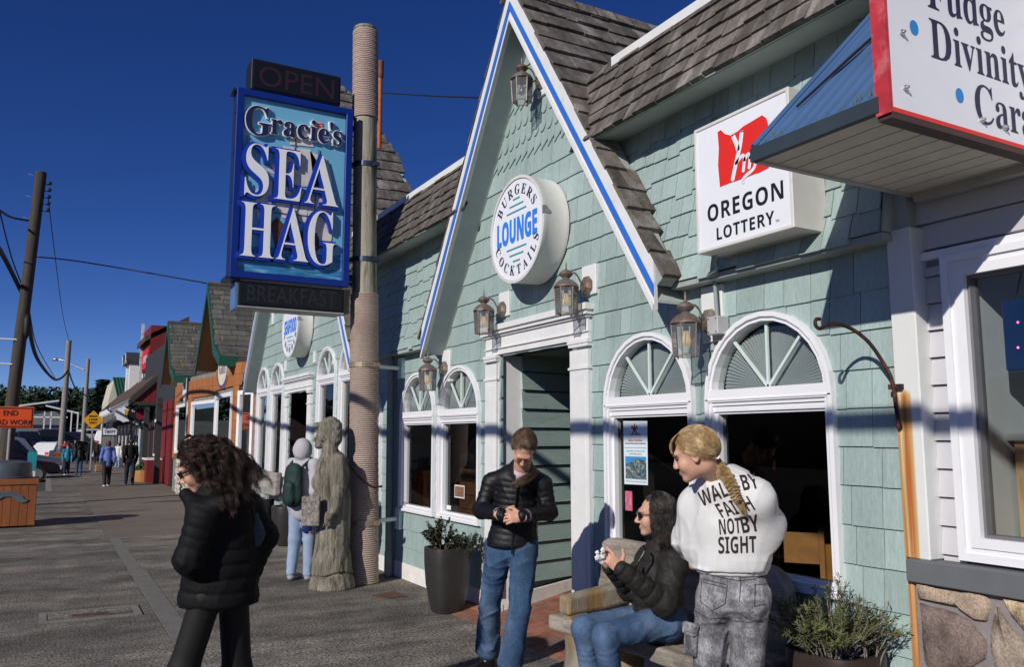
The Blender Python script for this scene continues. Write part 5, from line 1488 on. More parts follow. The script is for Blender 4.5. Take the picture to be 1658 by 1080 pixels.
# road work sign on its stand
rw_ = thing('road_work_sign', 'orange END ROAD WORK sign with black border in front of the leaning pole', 'sign', (-.9, 21, 0))
m_orsign = M('fluorescent_orange', (.72, .085, .012), .5, n=.03)
c0, c1 = Vector((-1.141,21,1.809)), Vector((-0.266,21,2.272))
b = MB(); b.box(c0.x, c1.x, 21.0, 21.02, c0.z, c1.z); bev(b.build('panel', m_orsign, rw_), .008)
xm, zm = (c0.x + c1.x) / 2, (c0.z + c1.z) / 2
def rb(d): return [(c0.x + d, c0.z + d), (c1.x - d, c0.z + d), (c1.x - d, c1.z - d), (c0.x + d, c1.z - d)]
o_, i_ = rb(.025), rb(.045)
mesh_obj('border', [(p[0], 20.995, p[1]) for p in o_ + i_], [(k, (k + 1) % 4, 4 + (k + 1) % 4, 4 + k) for k in range(4)], m_inkblack, rw_)
lettering('lettering', 'END', m_inkblack, rw_, (xm, 20.994, zm + .035), (1, 0, 0), ZU, .27, .115, offset=.008)
lettering('lettering', 'ROAD WORK', m_inkblack, rw_, (xm, 20.994, zm - .165), (1, 0, 0), ZU, .86, .115, offset=.008)
b = MB(); b.tube([(xm, 21.05, 0), (xm, 21.05, c1.z)], .03, 6); b.build('post', m_silver, rw_)
yd = thing('yellow_diamond_sign', 'yellow diamond warning sign on a post down the street', 'sign', (1.985,44,0.706))
c = Vector((1.886,44,2.44)); r = .44
b = MB(); b.prism([(c.x - r, 44, c.z), (c.x, 44, c.z - r), (c.x + r, 44, c.z), (c.x, 44, c.z + r)], (0, .03, 0)); fix_normals(b.build('panel', M('warning_yellow', (.78, .36, .01), .5), yd))
for i, (w_, tx) in enumerate(((.34, 'RIGHT'), (.36, 'LANE'), (.30, 'ENDS'))): lettering('lettering', sansb(tx), m_inkblack, yd, (c.x, 43.99, c.z + .12 - i * .15), (1, 0, 0), ZU, w_, .095)
b = MB(); b.tube([(c.x, 44.06, 0), (c.x, 44.06, c.z + .3)], .04, 6); b.build('post', m_silver, yd)

# ================================================================ hill, trees, far buildings, parked cars
m_added_ridge = M('added_ridge_green', (.022, .030, .014), 1., n=.5, ns=.25)
def hz(x, y):
    t = min(max((y - 62) / 60, 0), 1.0)
    return -.15 + 4.2 * t * t * (1.4 - .4 * min(t, 1)) if y > 62 else -.15
V = []; F = []; nx, ny = 25, 30
for i in range(nx):
    for j in range(ny):
        x = -70 + i * 120 / (nx - 1); y = 60 + j * 150 / (ny - 1)
        V.append((x, y, hz(x, y) - (.22 if (x > -1 and y < 112) else .0) - .02))
for i in range(nx - 1):
    for j in range(ny - 1):
        F.append((i * ny + j, (i + 1) * ny + j, (i + 1) * ny + j + 1, i * ny + j + 1))
mesh_obj('hill', V, F, M('hill_road_and_verge', (.06, .062, .05), 1., n=.3, ns=.4), kind='structure', smooth=True)
b = MB()
V = []; F = []
for i in range(41):
    y = -60 + i * 7; 
    h = 4.5 + 1.5 * math.sin(i * .7) + random.uniform(-.4, .4)
    V += [(-34, y, -.3), (-44, y, h), (-60, y, h + 2.5)]
for i in range(40): F += [(i * 3, i * 3 + 3, i * 3 + 4, i * 3 + 1), (i * 3 + 1, i * 3 + 4, i * 3 + 5, i * 3 + 2)]
mesh_obj('added_ridge', V, F, m_added_ridge, kind='structure', smooth=True)  # unseen dark ridge across the street, added for the window panes to reflect
m_needle = M('dark_conifer_needles', (.026, .045, .020), .9, n=.5, ns=.8)
m_broad = M('dark_shrub_foliage', (.030, .048, .018), .9, n=.5, ns=.6)
m_bark = M('conifer_bark', (.07, .05, .035), 1., n=.3)
def tree(x, y, h, w, label, conifer=True, seed=0, dens=1.0):
    rs = random.Random(seed); z0 = hz(x, y) - .3
    t = thing('pine_tree' if conifer else 'round_tree', label, 'tree', (x, y, z0), 'dark trees on the hill')
    b = MB(); b.tube([(x, y, z0), (x + .1, y, z0 + h * .5), (x, y, z0 + h * .96)], [.22, .14, .03], 7); b.build('trunk', m_bark, t)
    V = []; F = []
    n = int(1500 * dens)
    for k in range(n):
        u = rs.random() ** .8
        if conifer:
            tier = math.floor(u * 11) / 11; rr = w * (1 - tier) ** .8 * (.55 + .45 * rs.random()) * (1 + .35 * math.sin(tier * 37 + 6 * 0))
            a = rs.uniform(0, 2 * math.pi); k_ = rs.random() ** .6
            p = Vector((x + rr * k_ * math.cos(a), y + rr * k_ * math.sin(a), z0 + h * (.16 + .84 * u) - rr * k_ * .12))
            s = rs.uniform(.18, .42) * (w / 3) ** .3
            d = Vector((math.cos(a), math.sin(a), rs.uniform(-.3, .35)))
        else:
            d = Vector((rs.gauss(0, 1), rs.gauss(0, 1), rs.gauss(0, 1))).normalized()
            cl = rs.choice(((0, 0, .62, 1), (-.45, 0, .5, .7), (.5, .1, .52, .66), (0, -.2, .8, .6), (.2, 0, .35, .8)))
            p = Vector((x + w * cl[0], y + w * cl[1], z0 + h * cl[2])) + Vector((d.x * w * .62, d.y * w * .62, d.z * h * .26)) * cl[3] * rs.random() ** .3
            s = rs.uniform(.18, .40)
        q = d.orthogonal().normalized(); q = Matrix.Rotation(rs.uniform(0, 6.28), 3, d) @ q
        i0 = len(V); V += [p - q * s * .5, p + d * s, p + q * s * .5, p - d * s * .5]; F.append((i0, i0 + 1, i0 + 2, i0 + 3))
    mesh_obj('crown', V, F, m_needle if conifer else m_broad, t)
T = [(12, 655, 115, 6.5, 3.2, 0, 'small dark tree at the far left of the wooded hill'), (66, 640, 118, 8.2, 3.6, 1, 'spreading dark pine on the hill left of the round topped tree'), (48, 662, 112, 5.5, 3.6, 0, 'low dark tree mass above the orange road work sign'),
     (92, 645, 122, 8.6, 2.7, 0, 'round topped dark tree on the hill crest behind the second pole'), (108, 650, 124, 7, 2.2, 0, 'narrow dark tree touching the second utility pole'), (126, 662, 128, 5.5, 3.0, 0, 'low dark tree between the second and third poles'),
     (163, 615, 112, 11.5, 3.8, 1, 'tall dark pine left of the green roofed house'), (150, 660, 116, 6.5, 3.6, 0, 'dark tree mass below the tall pine'), (178, 650, 112, 7.2, 3.4, 0, 'dark tree beside the green roofed house'), (78, 668, 108, 5, 4, 0, 'low dark tree behind the grey roofed building')]
for i, (px, py, Y, h, w, con, lab) in enumerate(T):
    th_ = math.atan2(px - 829, 1350) + R(29.173)
    x = Y * math.tan(th_)
    d_ = math.hypot(x, Y); 
    ztop = 1.6 + (709 - py) / 1350 * (Y * math.cos(R(29.173)) + x * math.sin(R(29.173)))
    hh = ztop - (hz(x, Y) - .3)
    tree(x, Y, max(hh, 3), w, lab, bool(con), i + 3, 1.3)
leaf_cloud("forest", None, (-6, 142, 6.2), (40, 8, 3.0), 26000, .48, m_broad, random.Random(5), kind="stuff")
fb = thing('low_grey_building', 'low grey building with white roof edges and carport on the hill road', 'building', (-1, 100, 3))
x0 = 100 * math.tan(math.atan2(60 - 829, 1350) + R(29.173)); x1 = 100 * math.tan(math.atan2(128 - 829, 1350) + R(29.173))
zb = 2.3
b = MB(); b.box(x0 - 4, x1 - 1.5, 100, 106, 1.0, zb + 2.1); b.build('wall', M('grey_siding_far', (.16, .17, .18), .8), fb)
b = MB(); b.prism([(x0 - 4, 99.3, zb + 2.1), (x0 + 1.8, 99.3, zb + 3.1), (x0 + 1.8, 107, zb + 3.1), (x0 - 4, 107, zb + 2.1)], (0, 0, .16)); b.prism([(x0 + .6, 99.2, zb + 2.55), (x1, 99.2, zb + 1.75), (x1, 107, zb + 1.75), (x0 + .6, 107, zb + 2.55)], (0, 0, .16)); fix_normals(b.build('roof', m_white, fb))
b = MB(); b.box(x0 - 4, x1 - 1.2, 99, 99.2, zb + 1.35, zb + 1.5); b.build('roof_edge', m_white, fb)
for x in (x0 + .5, x0 + 1.1, x1 - .9, x1 - .3): 
    b = MB(); b.box(x, x + .12, 99, 99.15, 1.2, zb + 2.0); b.build('post', m_white, fb)
def car(name, label, loc, rz, paint, suv=False, rough=.25):
    t = thing(name, label, 'car', (0, 0, 0), 'cars parked along the street')
    L, W = (4.7, 1.85) if suv else (4.5, 1.78)
    hb, hr = (1.02, 1.78) if suv else (.92, 1.45)
    prof = [(-L / 2, .35), (-L / 2 + .02, hb - .12), (-L / 2 + .12, hb), (L / 2 - 1.25, hb), (L / 2 - .25, hb - .16), (L / 2 - .02, hb - .32), (L / 2, .35)]
    b = MB()
    def loft(prof, ws):
        n = len(prof)
        v = []
        for (x, z), w in zip(prof, ws):
            v += [(x, -w, z), (x, w, z)]
        f = [(2 * i, 2 * i + 1, 2 * ((i + 1) % n) + 1, 2 * ((i + 1) % n)) for i in range(n)]
        f += [tuple(2 * i for i in range(n)), tuple(2 * i + 1 for i in range(n - 1, -1, -1))]
        b.add(v, f)
    loft(prof, [W / 2 * .93, W / 2 * .97, W / 2 * .95, W / 2 * .95, W / 2 * .9, W / 2 * .88, W / 2 * .86])
    body = fix_normals(b.build('body', paint, t)); bev(body, .06, 3)
    b = MB()
    cab = [(-L / 2 + (.12 if suv else .55), hb - .01), (-L / 2 + (.32 if suv else 1.15), hr - .06), (-L / 2 + (.6 if suv else 1.5), hr), (.35, hr), (.62, hr - .07), (1.15, hb - .01)]
    loft(cab, [W / 2 * .92, W / 2 * .76, W / 2 * .74, W / 2 * .74, W / 2 * .76, W / 2 * .92])
    cabin = fix_normals(b.build('cabin', paint, t)); bev(cabin, .05, 2)
    mg = m_carglass
    for s in (-1, 1):
        P = [Vector((x, s * (W / 2 * (.92 - .165 * ((z - hb) / (hr - hb))) + .012), z)) for x, z in ((cab[0][0] + .28, hb + .06), (cab[1][0] + .2, hr - .12), (.30, hr - .12), (.85, hb + .06))]
        mesh_obj('side_window', P, [(0, 1, 2, 3)], mg, t)
    P = [(1.12, -W * .40, hb + .05), (1.12, W * .40, hb + .05), (.66, W * .345, hr - .08), (.66, -W * .345, hr - .08)]; mesh_obj('windshield', [(x + .03, y, z + .02) for x, y, z in P], [(0, 1, 2, 3)], mg, t)
    for sx in (-1, 1):
        for sy in (-1, 1):
            c = Vector((sx * L * .30, sy * (W / 2 - .10), .33)); rot = Matrix.Rotation(R(90), 3, 'X')
            bb = MB(); bb.lathe([(.22, -.1), (.32, -.11), (.335, -.08), (.335, .08), (.32, .11), (.22, .1)], c, 20, rot=rot); wh = bb.build('wheel', m_tyre, t, True, 40)
            bb = MB(); bb.lathe([(.21, -.105), (.20, -.11), (.05, -.09), (.02, .09), (.2, .112), (.21, .105)], c, 10, rot=rot); bb.build('rim', m_silver, wh)
    for sy in (-1, 1):
        bb = MB(); bb.obox((L / 2 - .06, sy * W * .34, hb - .36), (.05, .17, .07), Matrix()); bb.build('headlight', m_signwhite, t)
        bb = MB(); bb.obox((-L / 2 + .02, sy * W * .38, hb - .2), (.03, .1, .09), Matrix()); bb.build('tail_light', m_red, t)
    bb = MB(); bb.box(L / 2 - .10, L / 2 + .05, -W * .43, W * .43, .32, .52); bb.box(-L / 2 - .05, -L / 2 + .1, -W * .43, W * .43, .32, .52); bb.build('bumper', m_black, t)
    t.location = loc; t.rotation_euler = (0, 0, rz)
    return t
m_carglass = M('car_glass', (.012, .014, .018), .06, n=0, spec=.6)
m_tyre = M('tyre_rubber', (.018, .018, .018), .85, n=0)
pb = M('black_car_paint', (.010, .010, .013), .15, n=0, coat=.6); ps = M('silver_blue_paint', (.20, .23, .30), .3, .3, n=0, coat=.4); pw = M('white_car_paint', (.7, .7, .7), .3, n=0, coat=.4); pd = M('navy_car_paint', (.015, .02, .04), .25, n=0, coat=.4)
car('parked_car', 'black car parked nose to the kerb beside the leaning pole', (-1.75, 38.5, -.15), R(14), pb)
car('parked_car', 'silver blue sport utility vehicle parked behind the black car', (-1.55, 43.0, -.15), R(12), ps, True)
car('parked_car', 'dark car parked beyond the silver sport utility vehicle', (-2.0, 47.2, -.15), R(12), pd)
def atpx(px, Y): return Y * math.tan(math.atan2(px - 829, 1350) + R(29.173))
for px, Y, rz, m, suv, lab in ((92, 64, 60, pw, False, 'white car in the street left of the second pole'), (44, 80, -80, pd, True, 'dark sport utility vehicle on the rising road above the silver one'), (80, 84, -85, pb, True, 'black sport utility vehicle on the rising road with lit headlights'),
                               (120, 86, 5, pd, False, 'navy car crossing the hill road right of the second pole'), (150, 90, 10, pw, False, 'white car on the hill road below the yellow sign'), (118, 68, 20, pb, False, 'dark car parked behind the distant pedestrians'), (176, 82, 80, pw, True, 'white van at the end of the shop row')):
    x = atpx(px, Y); car('parked_car', lab, (x, Y, hz(x, Y) + .02), R(rz), m, suv)
# ================================================================ blended-body engine (distance fields -> one continuous mesh)
def fast_mesh(name, V, Q, mats, parent=None, smooth=True, mi=None):
    me = bpy.data.meshes.new(name)
    me.vertices.add(len(V)); me.vertices.foreach_set('co', np.asarray(V, np.float32).ravel())
    me.loops.add(len(Q) * 4); me.loops.foreach_set('vertex_index', np.asarray(Q, np.int32).ravel())
    me.polygons.add(len(Q)); me.polygons.foreach_set('loop_start', np.arange(0, len(Q) * 4, 4, dtype=np.int32))
    if not isinstance(mats, (list, tuple)): mats = [mats]
    for m in mats: me.materials.append(m)
    if mi is not None: me.polygons.foreach_set('material_index', np.asarray(mi, np.int32))
    me.update(calc_edges=True); me.validate()
    if smooth: me.shade_smooth()
    o = bpy.data.objects.new(name, me); COL.objects.link(o)
    return adopt(o, parent)

def cone(a, b, ra, rb, k=None, quilt=None, sub=False, flat=None):
    return dict(t='c', a=np.array(a, float), b=np.array(b, float), ra=ra, rb=rb, k=k, quilt=quilt, sub=sub, flat=flat)
def ell(c, r, rot=None, k=None, sub=False, quilt=None):
    return dict(t='e', c=np.array(c, float), r=np.array(r if hasattr(r, '__len__') else (r, r, r), float), rot=np.array(rot) if rot is not None else np.eye(3), k=k, sub=sub, quilt=quilt)
def chain(pts, rs, **kw):
    return [cone(pts[i], pts[i + 1], rs[i], rs[i + 1], **kw) for i in range(len(pts) - 1)]

def sdf_field(prims, h, k=.02, noise_fn=None, cutz=None, pad=.05):
    lo = np.min([np.minimum(p['a'] - p['ra'], p['b'] - p['rb']) if p['t'] == 'c' else p['c'] - p['r'].max() for p in prims if not p['sub']], axis=0) - pad
    hi = np.max([np.maximum(p['a'] + p['ra'], p['b'] + p['rb']) if p['t'] == 'c' else p['c'] + p['r'].max() for p in prims if not p['sub']], axis=0) + pad
    n = np.ceil((hi - lo) / h).astype(int) + 1
    F = np.full(n, 1.0, np.float32)
    ax = [lo[i] + h * np.arange(n[i]) for i in range(3)]
    for p in prims:
        kk = p['k'] if p['k'] is not None else k
        m = kk + 2.5 * h + .02
        if p['t'] == 'c':
            l = np.minimum(p['a'] - p['ra'], p['b'] - p['rb']) - m; u = np.maximum(p['a'] + p['ra'], p['b'] + p['rb']) + m
        else:
            l = p['c'] - p['r'].max() - m; u = p['c'] + p['r'].max() + m
        i0 = np.clip(np.floor((l - lo) / h).astype(int), 0, n); i1 = np.clip(np.ceil((u - lo) / h).astype(int) + 1, 0, n)
        if (i1 <= i0).any(): continue
        X = ax[0][i0[0]:i1[0]][:, None, None]; Y = ax[1][i0[1]:i1[1]][None, :, None]; Z = ax[2][i0[2]:i1[2]][None, None, :]
        if p['t'] == 'c':
            d = p['b'] - p['a']; L2 = d @ d + 1e-12; L = math.sqrt(L2)
            px, py, pz = X - p['a'][0], Y - p['a'][1], Z - p['a'][2]
            t = (px * d[0] + py * d[1] + pz * d[2]) / L2
            tc = np.clip(t, 0, 1)
            qx, qy, qz = px - tc * d[0], py - tc * d[1], pz - tc * d[2]
            if p['flat'] is not None:        # squash along a direction: flat=(dir, factor)
                fd, ff = np.array(p['flat'][0], float), p['flat'][1]; fd = fd / np.linalg.norm(fd)
                w = qx * fd[0] + qy * fd[1] + qz * fd[2]
                qx, qy, qz = qx + w * fd[0] * (1 / ff - 1), qy + w * fd[1] * (1 / ff - 1), qz + w * fd[2] * (1 / ff - 1)
            rad = p['ra'] + (p['rb'] - p['ra']) * tc
            if p['quilt']:
                pitch, amp, ph = p['quilt']
                rad = rad - amp * np.exp(-(np.abs(((t * L + ph) / pitch) % 1 - .5) - .5) ** 2 / .018)
            D = np.sqrt(qx * qx + qy * qy + qz * qz) - rad
        else:
            R_ = p['rot']
            px, py, pz = X - p['c'][0], Y - p['c'][1], Z - p['c'][2]
            a = px * R_[0, 0] + py * R_[1, 0] + pz * R_[2, 0]; b = px * R_[0, 1] + py * R_[1, 1] + pz * R_[2, 1]; c = px * R_[0, 2] + py * R_[1, 2] + pz * R_[2, 2]
            r = p['r']
            k0 = np.sqrt((a / r[0]) ** 2 + (b / r[1]) ** 2 + (c / r[2]) ** 2) + 1e-9
            k1 = np.sqrt((a / r[0] ** 2) ** 2 + (b / r[1] ** 2) ** 2 + (c / r[2] ** 2) ** 2) + 1e-9
            D = k0 * (k0 - 1) / k1
        S = F[i0[0]:i1[0], i0[1]:i1[1], i0[2]:i1[2]]
        if p['sub']:
            D = -D; q = np.maximum(kk - np.abs(S - D), 0) / kk
            S[...] = np.maximum(S, D) + q * q * kk * .25
        else:
            q = np.maximum(kk - np.abs(S - D), 0) / kk
            S[...] = np.minimum(S, D) - q * q * kk * .25
    if noise_fn is not None:
        F += noise_fn(ax[0][:, None, None], ax[1][None, :, None], ax[2][None, None, :]).astype(np.float32)
    if cutz is not None:
        for (pt, nn) in cutz:           # keep the side where (p-pt).nn < 0
            nn = np.array(nn, float); nn /= np.linalg.norm(nn)
            D = (ax[0][:, None, None] - pt[0]) * nn[0] + (ax[1][None, :, None] - pt[1]) * nn[1] + (ax[2][None, None, :] - pt[2]) * nn[2]
            F = np.maximum(F, D)
    return F, lo

_E = [(0, 1), (2, 3), (4, 5), (6, 7), (0, 2), (1, 3), (4, 6), (5, 7), (0, 4), (1, 5), (2, 6), (3, 7)]
_C = np.array([(i, j, k) for i in (0, 1) for j in (0, 1) for k in (0, 1)])
def surface_nets(F, lo, h):
    S = F < 0
    c = sum(S[i:S.shape[0] - 1 + i, j:S.shape[1] - 1 + j, k:S.shape[2] - 1 + k].astype(np.int8) for i, j, k in _C)
    act = (c > 0) & (c < 8)
    I = np.argwhere(act)
    idx = np.full(act.shape, -1, np.int32); idx[act] = np.arange(len(I))
    vals = [F[I[:, 0] + a, I[:, 1] + b, I[:, 2] + d] for a, b, d in _C]
    acc = np.zeros((len(I), 3)); cnt = np.zeros(len(I))
    for i, j in _E:
        m = (vals[i] < 0) != (vals[j] < 0)
        t = np.where(m, vals[i] / (vals[i] - vals[j] + 1e-12), 0)
        acc += np.where(m[:, None], _C[i] + t[:, None] * (_C[j] - _C[i]), 0); cnt += m
    V = lo + h * (I + acc / cnt[:, None])
    Q = []
    for axis in range(3):
        o = [0, 0, 0]; o[axis] = 1
        A = S[:S.shape[0] - o[0], :S.shape[1] - o[1], :S.shape[2] - o[2]]; B = S[o[0]:, o[1]:, o[2]:]
        E = np.argwhere(A != B); sgn = A[E[:, 0], E[:, 1], E[:, 2]]
        u, v = (axis + 1) % 3, (axis + 2) % 3
        ok = (E[:, u] > 0) & (E[:, v] > 0) & (E[:, u] < act.shape[u]) & (E[:, v] < act.shape[v])
        E = E[ok]; sgn = sgn[ok]
        du = np.zeros(3, int); du[u] = 1; dv = np.zeros(3, int); dv[v] = 1
        q = [E - du - dv, E - dv, E, E - du]
        q = np.stack([idx[x[:, 0], x[:, 1], x[:, 2]] for x in q], 1)
        q[~sgn] = q[~sgn][:, ::-1]
        Q.append(q)
    return V, np.concatenate(Q)
def blob(name, prims, h, mats, parent=None, k=.02, noise_fn=None, cutz=None, zone=None):
    F, lo = sdf_field(prims, h, k, noise_fn, cutz)
    V, Q = surface_nets(F, lo, h)
    mi = None
    if zone is not None:
        cen = V[Q].mean(1); mi = zone(cen)
    return fast_mesh(name, V, Q, mats, parent, True, mi)
_ws = [0]
def wrinkle(amp, f, ph=0.0, aniso=(1, 1, 1)):
    """sparse cloth folds: warped ridges of random direction, stronger here and there"""
    _ws[0] += 1
    r = np.random.default_rng(100 + _ws[0])
    D = r.normal(size=(6, 3)); D /= np.linalg.norm(D, axis=1)[:, None]; D *= np.array(aniso); q = r.uniform(0, 6.28, 9)
    def fn(x, y, z):
        dot = lambda k: D[k, 0] * x + D[k, 1] * y + D[k, 2] * z
        n1 = np.sin(f * dot(0) + 2.2 * np.sin(.45 * f * dot(1) + q[0]) + q[1])
        n2 = np.sin(.7 * f * dot(2) + 2.0 * np.sin(.5 * f * dot(3) + q[2]) + q[3])
        m1 = .5 + .5 * np.sin(.33 * f * dot(4) + q[4]); m2 = .5 + .5 * np.sin(.30 * f * dot(5) + q[5])
        return -amp * (1.5 * (1 - np.abs(n1)) ** 2 * m1 + 1.3 * (1 - np.abs(n2)) ** 2 * m2 - .55)
    return fn

# ================================================================ planters, plants, bench
m_pot = M('charcoal_planter', (.030, .028, .027), .45, n=.15, ns=9, c2=(.07, .065, .06), c2s=18, c2lo=.66, c2hi=.8, bump=.08, bs=50)
m_potbrown = M('dark_brown_planter', (.038, .026, .021), .45, n=.15, ns=9, bump=.08, bs=50)
m_potsoil = M('potting_soil', (.03, .022, .015), 1., n=.5, ns=30)
def planter(x, y, label, rt=.235, rb=.15, h=.60, mat=None, rz=0.0):
    t = thing('tall_planter', label, 'planter', (x, y, 0), 'tall tapered planters by the facade')
    rot = Matrix.Rotation(rz, 3, 'Z')
    b = MB(); b.lathe([(rb * .96, .0), (rb, .012), (rb * 1.16, h * .18), (rb * 1.34, h * .42), (rt * .985, h * .75), (rt, h * .96), (rt * .985, h), (rt * .88, h), (rt * .86, h * .93)], (x, y, 0), 36, rot=rot, sq=3.4)
    b.build('pot', mat or m_pot, t, True, 45)
    b = MB(); b.lathe([(rt * .86, h * .90), (.01, h * .92)], (x, y, 0), 24, rot=rot, sq=3.4); b.build('soil', m_potsoil, t)
    return t
m_stem = M('woody_stem', (.10, .07, .05), .9, n=.3, ns=30)
m_darkleaf = M('dark_shrub_leaf', (.026, .040, .017), .5, n=.5, ns=40, c2=(.05, .03, .028), c2s=18)
m_rosemary = M('olive_needle_leaf', (.105, .115, .035), .6, n=.45, ns=35, c2=(.05, .065, .022), c2s=14)
m_greystem = M('grey_twig', (.20, .18, .165), .9, n=.3, ns=30)
def shrub(parent, c, rad, h, nst, nleaf, ls, lw, mat, stem, rs, lean=(0, 0), tip=True, names=('stem', 'leaves')):
    SB = MB(); V = []; F = []
    for s in range(nst):
        a = rs.uniform(0, 2 * math.pi); r0 = rad * .45 * rs.random(); k = rs.random() ** .6
        p = Vector((c[0] + r0 * math.cos(a), c[1] + r0 * math.sin(a), c[2]))
        out = Vector((math.cos(a), math.sin(a), 0)) * (rad * k) + Vector((lean[0], lean[1], 0)) * k
        hh = h * rs.uniform(.55, 1.0) * (1 - .35 * k)
        pts = [p + out * (u ** 1.2) + Vector((0, 0, hh * (u ** .85))) + Vector((rs.gauss(0, .012), rs.gauss(0, .012), 0)) * u for u in (0, .25, .5, .75, 1)]
        pts = smooth_path(pts, 3)
        SB.tube(pts, [.005 * (1 - .75 * i / len(pts)) for i in range(len(pts))], 4)
        m = len(pts)
        for l in range(nleaf):
            u = .30 + .70 * rs.random() ** .8; f = u * (m - 1); i = min(int(f), m - 2)
            q = pts[i].lerp(pts[i + 1], f - i); d = (pts[i + 1] - pts[i]).normalized()
            side = Vector((rs.gauss(0, 1), rs.gauss(0, 1), rs.gauss(0, 1))); side = (side - d * side.dot(d)).normalized()
            dirn = (side + d * rs.uniform(.3, 1.1)).normalized(); w = dirn.cross(d).normalized() * lw * rs.uniform(.7, 1.3); L = ls * rs.uniform(.6, 1.2)
            b0 = len(V); V += [q, q + dirn * L * .5 + w, q + dirn * L, q + dirn * L * .5 - w]; F.append((b0, b0 + 1, b0 + 2, b0 + 3))
    SB.build(names[0], stem, parent, True)
    o = mesh_obj(names[1], V, F, mat, parent)
    return o
rs = random.Random(11)
pl1 = planter(3.345, 7.23, 'charcoal planter with dark leafy shrub left of the girl in the black jacket', .198, .135, .585)
sh = thing('potted_shrub', 'dark glossy leaved shrub in the planter left of the lounge door', 'shrub', (3.345, 7.23, .55), 'plants in the tall planters')
shrub(sh, (3.31, 7.29, .53), .16, .36, 30, 46, .034, .010, m_darkleaf, m_stem, rs)
shrub(sh, (3.455, 7.12, .53), .18, .20, 26, 40, .034, .010, m_darkleaf, m_stem, rs, lean=(.06, -.03))
pl2 = planter(3.45, 2.92, 'dark brown planter with rosemary in front of the right window', .205, .15, .57, m_potbrown, .1)
sh2 = thing('rosemary_bush', 'straggly olive rosemary bush in the planter by the corner post', 'shrub', (3.45, 2.92, .5), 'plants in the tall planters')
shrub(sh2, (3.43, 2.93, .53), .30, .33, 110, 58, .034, .0030, m_rosemary, m_greystem, rs, lean=(-.03, .03))
shrub(sh2, (3.44, 2.90, .53), .16, .47, 14, 60, .034, .0032, m_rosemary, m_greystem, rs)
shrub(sh2, (3.50, 2.76, .50), .12, .42, 8, 34, .032, .003, m_rosemary, m_greystem, rs, lean=(.05, -.06))
pl3 = planter(3.27, 12.75, 'charcoal planter with bare twigs right of the far door', .25, .165, .58)
sh3 = thing('bare_twig_plant', 'bare pale twigs in the planter beside the carved figure', 'shrub', (3.27, 12.75, .5), 'plants in the tall planters')
shrub(sh3, (3.27, 12.75, .52), .16, .26, 40, 5, .03, .004, m_greystem, m_greystem, rs)
pl4 = planter(3.2, 14.55, 'charcoal planter behind the walking woman beside the far arched windows', .25, .165, .58)
# weathered plank seat back behind the far planters
fbn = thing('driftwood_bench', 'weathered driftwood slab bench under the far arched windows', 'bench', (3.45, 15.4, 0))
m_drift = M('grey_driftwood', (.34, .315, .285), .95, n=.3, ns=6, st=(1, .35, 1.6), bump=.8, bs=25, bst=(1, .3, 1.5), c2=(.13, .115, .095), c2s=5, c2st=(1, .4, 1.8), c2lo=.5, c2hi=.7)
b = MB(); b.prism([(3.40, 14.3, .62), (3.40, 14.25, 1.02), (3.40, 14.7, 1.00), (3.40, 15.4, 1.02), (3.40, 16.0, 1.08), (3.40, 16.1, .98), (3.40, 16.0, .6)], (.12, 0, 0)); bev(fix_normals(b.build('backrest', m_drift, fbn)), .03, 2)
b = MB(); b.box(3.0, 3.42, 14.5, 16.0, .36, .45); bev(b.build('seat', m_drift, fbn), .02, 2)
for y in (14.65, 15.75):
    b = MB(); b.box(3.08, 3.5, y, y + .14, 0, .36); b.build('leg', m_drift, fbn)
    b = MB(); b.box(3.36, 3.40, y, y + .1, .45, .62); b.build('back_stay', m_drift, fbn)
# log slab bench
m_log = M('weathered_log_bench', (.30, .265, .225), .9, n=.28, ns=7, st=(2.2, .3, 2.2), bump=.7, bs=22, bst=(3, .35, 3), c2=(.14, .12, .095), c2s=5, c2st=(2.5, .3, 2.5), c2lo=.48, c2hi=.7, fine=.2, fs=90)
m_log2 = M('honey_log_wood', (.25, .165, .075), .85, n=.3, ns=6, st=(1.5, 1.5, .7), bump=.5, bs=24, bst=(2, 2, .5), c2=(.25, .23, .195), c2s=5, c2st=(1.6, 1.6, .7), c2lo=.40, c2hi=.58)
bn_ = thing('log_bench', 'rustic log slab bench with rounded back under the right arched windows', 'bench', (3.25, 4.1, 0))
def slab_obj(name, poly, z0, z1, mat, seed=0, bw=.018):
    rr = random.Random(seed); P = []
    n = len(poly)
    for i in range(n):
        a, c = poly[i], poly[(i + 1) % n]; m_ = max(1, int(math.hypot(a[0] - c[0], a[1] - c[1]) / .12))
        for k in range(m_): u = k / m_; P.append((a[0] + (c[0] - a[0]) * u + rr.uniform(-.008, .008), a[1] + (c[1] - a[1]) * u + rr.uniform(-.008, .008), z0))
    b = MB(); b.prism(P, (0, 0, z1 - z0)); return bev(fix_normals(b.build(name, mat, bn_)), bw, 2)
slab_obj('seat', [(2.95, 4.79), (2.99, 4.3), (3.03, 3.9), (3.01, 3.4), (3.0, 3.22), (3.50, 3.22), (3.50, 4.80)], .355, .45, m_log, 1)
def back_poly(y0, y1, zt, tilt=.0):
    n = 10; P = []
    r = .16
    P += [(y0, .46), (y0, zt - r)] + [(y0 + r - r * math.cos(a), zt - r + r * math.sin(a)) for a in np.linspace(.15, math.pi / 2, 6)]
    P += [(y1 - r + r * math.sin(a), zt - r + r * math.cos(a)) for a in np.linspace(0, math.pi / 2 - .1, 6)] + [(y1, .46)]
    return P
b = MB(); b.prism([(3.50, y, z) for y, z in back_poly(3.27, 5.02, .90)], (.09, 0, 0)); bev(fix_normals(b.build('backrest', m_log, bn_)), .02, 2)
